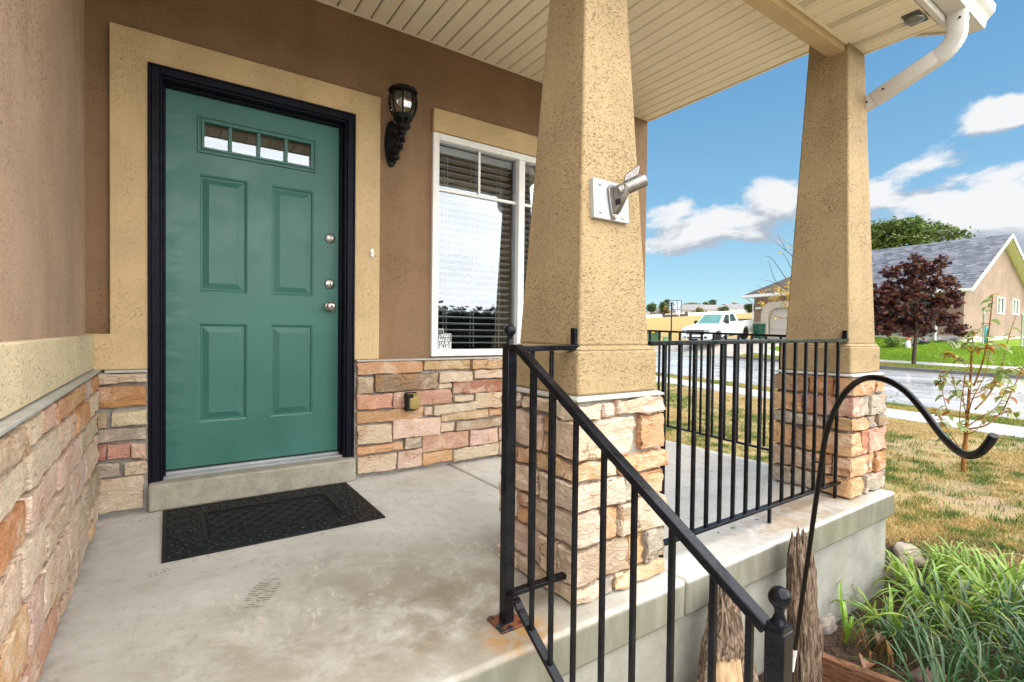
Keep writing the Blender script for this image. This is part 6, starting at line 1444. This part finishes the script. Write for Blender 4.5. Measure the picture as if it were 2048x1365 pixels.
m = MB(); gbox(m, 0, a1, 0, .3, .0, EH); gbox(m, ra, ra + .8, 0, .3, 0, EH); gbox(m, a1, ra, 0, .3, zt, EH); gbox(m, 0, .3, .3, 3.6, 0, EH); gbox(m, ra + .5, ra + .8, .3, 3.6, 0, EH); gbox(m, .3, ra + .5, 3.3, 3.6, 0, EH); m.build('wall', brn, gh)
m = MB(); wj = a1 - a0t
outer = [(a0t, 0), (a0t, zt - .35), (a0t + .15, zt + .05), (a0t + .6, ztt), (ra + wj - .6, ztt), (ra + wj - .15, zt + .05), (ra + wj, zt - .35), (ra + wj, 0)]; inner = [(a1, 0), (a1, zt - .55), (a1 + .15, zt - .22), (a1 + .6, zt), (ra - .6, zt), (ra - .15, zt - .22), (ra, zt - .55), (ra, 0)]
vs = [G(a, -.08, z) for a, z in outer] + [G(a, -.08, z) for a, z in inner] + [G(a, .0, z) for a, z in outer] + [G(a, .12, z) for a, z in inner]
m.add(vs, [(i, i + 1, 8 + i + 1, 8 + i) for i in range(7)] + [(i, i + 1, 16 + i + 1, 16 + i) for i in range(7)] + [(8 + i, 9 + i, 25 + i, 24 + i) for i in range(7)]); m.build('arch_trim', crm, gh)
m = MB(); gbox(m, -.02, a0t - .02, -.06, -.002, 0, 1.05); gbox(m, -.06, a0t - .02, -.09, -.003, 1.05, 1.15); m.build('stone_base', simple('pale_stone_base', (.45, .36, .27), .85, var=.3, scale=6), gh)
gd = gh; m = MB(); gbox(m, a1 - .1, ra + .1, .16, .2, 0, zt + .1); gdoor = m.build('garage_door', simple('cream_garage_door', (.56, .50, .44), .5, var=.04), gh)
for i in range(4):
    for j in range(4):
        m = MB(); pw_ = (ra - a1) / 4; gbox(m, a1 + pw_ * j + .10, a1 + pw_ * (j + 1) - .10, .135, .158, zt / 4 * i + .10, zt / 4 * (i + 1) - .08); m.build('door_panel', bpy.data.materials['cream_garage_door'], gdoor, bevel=.015)
rs_ = simple('brown_shingle', (.085, .07, .065), .9, var=.35, scale=9)
m = MB(); oh = .55; A0, A1 = -oh, ra + .8 + oh; B0, B1 = -oh, 3.6 + oh; mid = (A0 + A1) / 2; rh = EH + .15 + (mid - A0) * .50
m.add([G(A0, B0, EH + .15), G(A1, B0, EH + .15), G(A1, B1, EH + .15), G(A0, B1, EH + .15), G(mid, B0 + (B1 - B0) * .45, rh), G(mid, B1 - (B1 - B0) * .45, rh)], [(0, 1, 4), (1, 2, 5, 4), (2, 3, 5), (3, 0, 4, 5), (0, 3, 2, 1)]); m.build('roof', rs_, gh)
m = MB(); gbox(m, A0 - .05, A1 + .05, B0 - .06, B0, EH + .0, EH + .17); gbox(m, A0 - .06, A0, B0, B1, EH, EH + .17); gbox(m, A0, A1, B0, 0, EH - .02, EH + .0); m.build('fascia', M['white'], gh)
m = MB().tube([G(-.35, -.45, EH + .02), G(-.2, -.2, EH - .25), G(-.05, -.06, EH - .4), G(-.05, -.06, .1)], .045, 8); m.build('downspout', M['white'], gh, smooth=True)
la, lz = ga(1519, 617); m = MB(); gbox(m, la - .22, la + .22, -.18, -.001, lz - .07, lz + .07); m.build('floodlight', simple('white_floodlight', (.75, .75, .73), .4), gh, bevel=.03)

# wheeled bin
bc = atw(1520, 674, 34.2); bc.z = zfar(*ns(bc)); bn = thing('wheeled_bin', 'dark green wheeled rubbish bin beside the garage', 'bin', bc)
gmat = simple('green_bin_plastic', (.012, .085, .05), .42, var=.12); rot = Matrix.Rotation(math.atan2(gr.y, gr.x), 3, 'Z')
def Bn(x, y, z): return bc + rot @ Vector((x, y, z))
m = MB(); 
m.add([Bn(x, y, z) for x, y, z in ((-.24, -.28, .08), (.24, -.28, .08), (.24, .26, .08), (-.24, .26, .08), (-.31, -.36, .98), (.31, -.36, .98), (.31, .36, .98), (-.31, .36, .98))], [(3, 2, 1, 0), (4, 5, 6, 7), (0, 1, 5, 4), (1, 2, 6, 5), (2, 3, 7, 6), (3, 0, 4, 7)]); m.build('body', gmat, bn, bevel=.03)
m = MB(); m.add([Bn(x, y, z) for x, y, z in ((-.34, -.40, .98), (.34, -.40, .98), (.34, .40, 1.0), (-.34, .40, 1.0), (-.32, -.36, 1.04), (.32, -.36, 1.04), (.32, .36, 1.08), (-.32, .36, 1.08))], [(3, 2, 1, 0), (4, 5, 6, 7), (0, 1, 5, 4), (1, 2, 6, 5), (2, 3, 7, 6), (3, 0, 4, 7)]); m.build('lid', gmat, bn, bevel=.02)
for sx in (-.25, .25): MB().lathe([(.06, -.03), (.12, -.025), (.12, .025), (.06, .03)], Bn(sx, .30, .12), 14, rot @ Vector((1, 0, 0))).build('wheel', M['rubber'], bn)
text_mesh('433', .26, lambda x, y, z: Bn(x - .02, -.335, .70 + y), 'number', simple('white_number', (.7, .72, .7), .6), bn, bold=.01)

# ================================================================= white pickup
fwp = atw(1432, 690, 32.0); rwp = atw(1495, 678.5, 34.6)
dx = (fwp - rwp); dx.normalize(); WB = 3.67
ctr = (fwp + rwp) / 2; zf_ = fwp.z; zr_ = rwp.z
ax = dx.copy(); ay = Vector((0, 0, 1)).cross(ax).normalized(); az = ax.cross(ay)      # forward, left, up
ctr = ctr - ay * .92
tk = thing('pickup_truck', 'white four door pickup truck parked on the driveway across the street', 'truck', ctr)
def T(x, y, z): return ctr + ax * x + ay * y + az * z
paint = simple('white_truck_paint', (.74, .75, .76), .22, var=.02); blk = simple('black_truck_trim', (.012, .012, .013), .45); chrome = simple('silver_wheel', (.55, .55, .56), .25, .9)
WR = .41
def arch(cx, r=.50, n=9): return [(cx + r * math.cos(t), WR + r * math.sin(t)) for t in [math.pi * i / n for i in range(n + 1)]]
prof = [(2.88, .50), (2.92, .78), (2.88, 1.02), (2.78, 1.12), (2.2, 1.20), (1.45, 1.27), (-1.0, 1.28), (-1.02, 1.30), (-3.0, 1.32), (-3.02, .62)]
bot = [(-3.0, .55)] + [(x, z) for x, z in arch(-1.835)][::-1] + [(x, z) for x, z in arch(1.835)][::-1] + [(2.80, .42)]
pl = prof + [p for p in bot if True]
m = MB(); m.prism(pl, lambda p, s: T(p[0], s, p[1]), -.98, .98); body = m.build('body', paint, tk, bevel=.05, seg=3)
gh_b = [(1.42, .90, 1.262), (-1.02, .90, 1.282)]; m = MB()
vs = [T(1.42, -.90, 1.262), T(1.42, .90, 1.262), T(-1.05, .90, 1.28), T(-1.05, -.90, 1.28), T(.55, -.70, 1.90), T(.55, .70, 1.90), T(-.78, .70, 1.92), T(-.78, -.70, 1.92)]
m.add(vs, [(4, 5, 6, 7), (0, 1, 5, 4), (1, 2, 6, 5), (2, 3, 7, 6), (3, 0, 4, 7)]); cab = m.build('cab', paint, tk, bevel=.06, seg=3)
def bil(q, u, v, off): a, b, c, d = q; n = (b - a).cross(d - a).normalized(); p = a * (1 - u) * (1 - v) + b * u * (1 - v) + c * u * v + d * (1 - u) * v; return p + n * off
def winq(q, us, name, flip=1):
    m = MB(); m.add([bil(q, u, v, .012 * flip) for u, v in us] + [bil(q, u, v, -.01 * flip) for u, v in us], [tuple(range(len(us)))] + [(i, (i + 1) % len(us), len(us) + (i + 1) % len(us), len(us) + i) for i in range(len(us))]); return m.build(name, M['truck_glass'], cab)
M['truck_glass'] = simple('truck_glass', (.03, .055, .055), .06, var=.1)
M['screen'] = simple('truck_windscreen', (.13, .27, .25), .08, var=.15, scale=2)
o = winq((vs[0], vs[1], vs[5], vs[4]), [(.06, .06), (.94, .06), (.93, .92), (.07, .92)], 'windscreen'); o.data.materials[0] = M['screen']
for q, fl in (((vs[1], vs[2], vs[6], vs[5]), 1), ((vs[3], vs[0], vs[4], vs[7]), 1)):
    if fl and q[0] is vs[1]:
        winq(q, [(.08, .12), (.44, .12), (.44, .86), (.10, .86)], 'side_window'); winq(q, [(.50, .12), (.86, .12), (.82, .86), (.50, .86)], 'side_window')
    else: winq(q, [(.14, .12), (.50, .12), (.50, .86), (.18, .86)], 'side_window'); winq(q, [(.56, .12), (.92, .12), (.90, .86), (.56, .86)], 'side_window')
m = MB(); m.obox(T(-2.0, 0, 1.325), ax * .98, ay * .86, az * .02); m.build('bed_cover', blk, tk)
m = MB(); m.obox(T(2.90, 0, .86), ax * .03, ay * .60, az * .15); gri = m.build('grille', blk, tk, bevel=.02)
for k in range(3): MB().obox(T(2.935, 0, .78 + k * .08), ax * .008, ay * .56, az * .012).build('grille_bar', chrome, gri)
m = MB(); m.obox(T(2.90, 0, .56), ax * .07, ay * .97, az * .12); m.build('bumper', paint, tk, bevel=.05); m = MB(); m.obox(T(2.96, 0, .52), ax * .02, ay * .55, az * .05); m.build('air_dam', blk, tk, bevel=.01)
for s in (-1, 1):
    m = MB(); m.obox(T(2.85, s * .80, .92), ax * .06, ay * .17, az * .11); m.build('headlight', simple('headlight_lens', (.35, .36, .37), .1, var=.3, scale=9), tk, bevel=.02)
    m = MB(); m.obox(T(2.955, s * .72, .54), ax * .015, ay * .10, az * .06); m.build('fog_light', blk, tk)
    m = MB(); m.obox(T(.95, s * 1.10, 1.38), ax * .06, ay * .12, az * .11); m.build('mirror', blk, tk, bevel=.03)
    m = MB(); m.obox(T(.05, s * 1.02, .46), ax * 1.25, ay * .07, az * .03); m.build('running_board', blk, tk, bevel=.01)
    for hx in (.25, -.75): m = MB(); m.obox(T(hx, s * .99, 1.12), ax * .11, ay * .02, az * .022); m.build('door_handle', paint, tk, bevel=.008)
    m = MB()
    for lx in (1.15, .02, -1.04): m.obox(T(lx, s * .9805, .90), ax * .006, ay * .0035, az * .37)
    m.build('door_seam', blk, tk)
    m = MB(); m.obox(T(-3.03, s * .88, 1.0), ax * .02, ay * .08, az * .2); m.build('tail_light', simple('red_lens', (.35, .02, .015), .2), tk)
    for wx in (1.835, -1.835):
        c = T(wx, s * .80, WR); q = tk
        w_ = MB().lathe([(.27, -.13), (.38, -.13), (WR, -.09), (WR, .09), (.38, .13), (.27, .13)], c, 26, ay * s).build('wheel', M['rubber'], tk, smooth=True)
        rm = MB().lathe([(.265, -.10), (.275, .10), (.25, .115), (.23, .07), (.10, .06), (.08, .10), (.03, .105)], c, 26, ay * s).build('rim', chrome, w_, smooth=True)
        mm = MB()
        for k in range(6):
            t = math.pi * 2 * k / 6 + .5; dd = ax * math.cos(t) + az * math.sin(t); mm.obox(c + ay * s * .075 + dd * .165, dd * .05, (ay * s).cross(dd) * .045, ay * .012)
        mm.build('rim_hole', blk, w_)
m = MB(); m.obox(T(-3.05, 0, .62), ax * .06, ay * .95, az * .10); m.build('rear_bumper', chrome, tk, bevel=.03)

# ================================================================= basketball hoop
hbp = atw(1342, 691, 40.0); hbp.z = zfar(*ns(hbp)) ; wz = 40.0
bh = thing('basketball_hoop', 'portable basketball hoop on a black pole by the street', 'basketball hoop', hbp)
def Hp(u, v, dw=0): return atw(u, v, wz + dw)
pole_t = Hp(1341, 618)
MB().tube([Vector((hbp.x, hbp.y, hbp.z + .05)), Vector((hbp.x, hbp.y, pole_t.z))], .05, 8).build('pole', blk, bh)
MB().obox(hbp + Vector((0, 0, .1)), (.75, 0, 0), (0, .45, 0), (0, 0, .1)).build('base', blk, bh, bevel=.05)
bl_, br_, bt, bb = Hp(1338.3, 613), Hp(1362.6, 613), Hp(1350, 601.5), Hp(1350, 623)
bx = (br_ - bl_); bx.z = 0; bwid = bx.length / 2; bx.normalize(); bcn = Vector(((bl_.x + br_.x) / 2, (bl_.y + br_.y) / 2, (bt.z + bb.z) / 2)); bhh = (bt.z - bb.z) / 2; byv = Vector((-bx.y, bx.x, 0))
m = MB()
for s in (-1, 1): m.obox(bcn + bx * bwid * s, bx * .03, byv * .03, Vector((0, 0, bhh))); m.obox(bcn + Vector((0, 0, bhh * s)), bx * bwid, byv * .03, Vector((0, 0, .03)))
for s in (-.33, .33): m.obox(bcn + bx * bwid * s, bx * .022, byv * .02, Vector((0, 0, bhh)))
m.build('backboard_frame', simple('grey_frame', (.10, .10, .11), .5), bh)
MB().obox(bcn, bx * bwid * .98, byv * .008, Vector((0, 0, bhh * .97))).build('backboard', glass('acrylic_board', (.85, .88, .9), .01), bh)
m = MB(); 
for s in (-1, 1): m.obox(bcn + bx * .30 * s + Vector((0, 0, -bhh * .35)), bx * .022, byv * .012, Vector((0, 0, .24))); m.obox(bcn + Vector((0, 0, -bhh * .35 + .24 * s)), bx * .31, byv * .012, Vector((0, 0, .02)))
m.build('target_square', M['white'], bh)
m = MB(); arm0 = Vector((hbp.x, hbp.y, pole_t.z - .05))
m.bar(arm0, bcn - Vector((0, 0, bhh * .7)), .07, .07).bar(arm0 + Vector((0, 0, .5)), bcn + Vector((0, 0, .1)), .05, .05).bar(arm0, arm0 + Vector((0, 0, .55)), .09, .09, up=(1, 0, 0)); m.build('support_arm', blk, bh)
rc = bcn + bx * .12 - byv * .36 + Vector((0, 0, -bhh * .72)); rp = [rc + bx * .23 * math.cos(t) + byv * .23 * math.sin(t) for t in [2 * math.pi * i / 18 for i in range(19)]]
MB().tube(rp, .022, 6, caps=False).bar(rc + byv * .2, rc + byv * .37, .16, .06).build('rim', simple('red_rim', (.55, .04, .03), .4), bh)
m = MB()
for i in range(12):
    t = 2 * math.pi * i / 12; a_ = rc + bx * .22 * math.cos(t) + byv * .22 * math.sin(t)
    for s in (1, -1): t2 = t + s * .5; m.tube([a_, rc + bx * .15 * math.cos(t2) + byv * .15 * math.sin(t2) - Vector((0, 0, .22)), rc + bx * .12 * math.cos(t) + byv * .12 * math.sin(t) - Vector((0, 0, .42))], .009, 4)
m.build('net', simple('white_net', (.75, .75, .75), .8), bh)

# utility boxes
c = atw(1301, 684, 42); c.z = zfar(*ns(c)); ub = thing('transformer_box', 'green utility transformer box with yellow label beside the field', 'utility box', c)
gb_ = simple('green_cabinet', (.04, .10, .045), .5, var=.2, scale=3); R1 = (RIGHT - UP * RIGHT.dot(UP)); R1.z = 0; R1.normalize(); F1 = Vector((-R1.y, R1.x, 0))
MB().obox(c + Vector((0, 0, .50)), R1 * .62, F1 * .5, Vector((0, 0, .50))).build('cabinet', gb_, ub, bevel=.03); MB().obox(c + Vector((0, 0, 1.08)), R1 * .64, F1 * .53, Vector((0, 0, .075))).build('lid', simple('dark_green_lid', (.02, .05, .028), .5), ub, bevel=.02)
MB().obox(c + Vector((0, 0, 1.09)) + R1 * .05 - F1 * .533, R1 * .12, F1 * .004, Vector((0, 0, .06))).build('warning_label', simple('yellow_label', (.7, .48, .02), .5), ub)
c = atw(1331, 684, 41.5); c.z = zfar(*ns(c)); pd = thing('utility_pedestal', 'short pale green cable pedestal next to the hoop pole', 'utility box', c)
MB().obox(c + Vector((0, 0, .30)), R1 * .16, F1 * .14, Vector((0, 0, .30))).build('pedestal', simple('pale_green_pedestal', (.16, .32, .15), .55), pd, bevel=.03); MB().obox(c + Vector((0, 0, .63)), R1 * .175, F1 * .155, Vector((0, 0, .035))).build('cap', simple('pale_green_cap', (.2, .36, .18), .55), pd, bevel=.015)

# ================================================================= far edge of the field
def fz(p): return zfar(*ns(p))
fw = simple('white_vinyl_fence', (.78, .78, .78), .5, var=.03)
ft = thing('vinyl_fence', 'long white vinyl fence along the far side of the golden field', 'fence', atw(1400, 630, 300))
us = [1285 + i * 6.5 for i in range(48)]
def fbase(u, w_): p = atw(u, 640, w_); p.z = fz(p); return p
for u0, u1 in zip(us, us[1:]):
    a_, b_ = fbase(u0, 300), fbase(u1, 300)
    if 1366 < u0 < 1374 or 1318 < u0 < 1330: continue
    MB().bar(a_ + Vector((0, 0, .95)), b_ + Vector((0, 0, .95)), .06, 1.75).build('fence_panel', fw, ft)
    MB().box(a_.x - .1, a_.x + .1, a_.y - .1, a_.y + .1, a_.z - .2, a_.z + 2.0).build('fence_post', fw, ft)
df = thing('wooden_fence', 'dark brown fence section in front of the white fence across the field', 'fence', fbase(1345, 292))
for u0, u1 in ((1326, 1342), (1343, 1358), (1359, 1376)):
    a_, b_ = fbase(u0, 292), fbase(u1, 292); MB().bar(a_ + Vector((0, 0, .8)), b_ + Vector((0, 0, .8)), .06, 1.6).build('fence_panel', simple('dark_fence', (.06, .05, .045), .8), df)
def far_house(u, w_, wid, dep, hgt, rise, az_, wc, rc_, lab):
    c = atw(u, 640, w_); c.z = fz(c) - .3; t = thing('far_house', lab, 'house', c, 'far houses beyond the field'); x_ = Vector((math.cos(az_), math.sin(az_), 0)); y_ = Vector((-x_.y, x_.x, 0))
    def Q(a, b, z): return c + x_ * a + y_ * b + Vector((0, 0, z))
    wm_ = simple('far_wall', wc, .9, var=.05); m = MB(); m.add([Q(a, b, z) for z in (0, hgt) for b in (-dep, dep) for a in (-wid, wid)] + [Q(-wid, 0, hgt + rise), Q(wid, 0, hgt + rise)], [(0, 1, 5, 4), (2, 6, 7, 3), (0, 4, 8, 6, 2), (1, 3, 7, 9, 5)]); m.build('wall', wm_, t)
    m = MB()
    for s in (-1, 1): m.add([Q(-wid - .5, s * (dep + .6), hgt - .3), Q(wid + .5, s * (dep + .6), hgt - .3), Q(wid + .5, 0, hgt + rise + .2), Q(-wid - .5, 0, hgt + rise + .2)], [(0, 1, 2, 3)])
    m.build('roof', simple('far_roof', rc_, .9, var=.15), t)
    for k in (-.55, .1, .6):
        for s in (-1, 1): m = MB(); m.obox(Q(wid * k, s * (dep + .03), hgt * .55), x_ * .8, y_ * .05, Vector((0, 0, .6))); m.build('window', simple('far_window', (.08, .09, .1), .2), t)
for i, a_ in enumerate(((1303, 330, 5, 4, 3.0, 2.2, .5, (.55, .54, .52), (.30, .28, .27), 'pale small far house at the left end beyond the field'),
    (1321, 318, 6, 5, 3.2, 2.6, -.9, (.55, .50, .42), (.30, .28, .26), 'far house with a tan gable left of the hoop'),
    (1367, 326, 5, 4, 3.2, 2.4, .2, (.50, .49, .47), (.22, .22, .23), 'far grey house just right of the hoop'),
    (1384, 316, 6, 6, 3.6, 3.6, -.95, (.55, .50, .42), (.22, .21, .21), 'far tan house with tall gable in the middle'),
    (1419, 322, 11, 5, 3.4, 3.0, -.35, (.52, .48, .42), (.20, .19, .19), 'long far house with wide dark roof above the truck'),
    (1476, 328, 10, 5, 3.2, 2.8, -.4, (.62, .60, .58), (.19, .18, .19), 'far white house with dark roof near the garage'),
    (1340, 345, 8, 5, 3.2, 2.6, .0, (.5, .48, .45), (.24, .23, .23), 'far house behind the backboard'),
    (1450, 345, 8, 5, 3.2, 2.6, .3, (.5, .48, .45), (.20, .19, .19), 'far house behind the round trees'))): far_house(*a_)
def far_tree(u, v, ru, rv, w_, cols, lab, seed):
    b = atw(u, 640, w_); b.z = fz(b); t = thing('far_tree', lab, 'tree', b, 'far trees beyond the field'); c = atw(u, v, w_)
    MB().tube([b, b.lerp(c, .5), c], [.35, .3, .15], 6).build('trunk', M['bark'], t); pts, _ = clumps([(u, v, ru, rv)], 30, 26, .8, seed, w_); leaf_cloud('crown', pts, (.8, 1.5), cols, t, seed, 'oval')
gA, gB, gC = [(.10, .14, .045), (.14, .18, .06), (.075, .11, .04)], [(.05, .085, .035), (.07, .11, .04)], [(.30, .26, .08), (.24, .22, .07), (.34, .22, .08)]
for i, (u, v, ru, rv, w_, c, lab) in enumerate(((1303, 616, 6, 8, 310, gA, 'far green tree at the left end of the field'), (1313, 621, 6, 4, 335, gB, 'far low dark tree left of the hoop'), (1327, 614, 5, 10, 312, gA, 'far round tree just left of the backboard'), (1334, 606, 4, 5, 340, gB, 'far dark tree top over the backboard'),
    (1333, 622, 3.5, 6, 306, gC, 'far yellow bush tree under the backboard'), (1371, 615, 6, 6, 336, gB, 'far dark tree right of the backboard'), (1385, 612, 6, 5, 350, gC, 'far thin autumn tree over the tall gable'), (1398, 613, 5, 4, 352, gA, 'far green tree over the middle houses'),
    (1415, 611, 12, 6, 345, gA, 'far wide green tree over the long roof'), (1425, 607, 4, 5, 352, gB, 'far dark pointed tree'), (1447, 620, 8, 6, 306, gA, 'far green round trees right of the long house'), (1470, 612, 5, 6, 352, gC, 'far reddish autumn tree'), (1499, 616, 9, 9, 300, gB, 'far dark green tree beside the garage'), (1400, 622, 3, 4, 304, gC, 'far small yellow tree before the long house'))): far_tree(u, v, ru, rv, w_, c, lab, 60 + i)
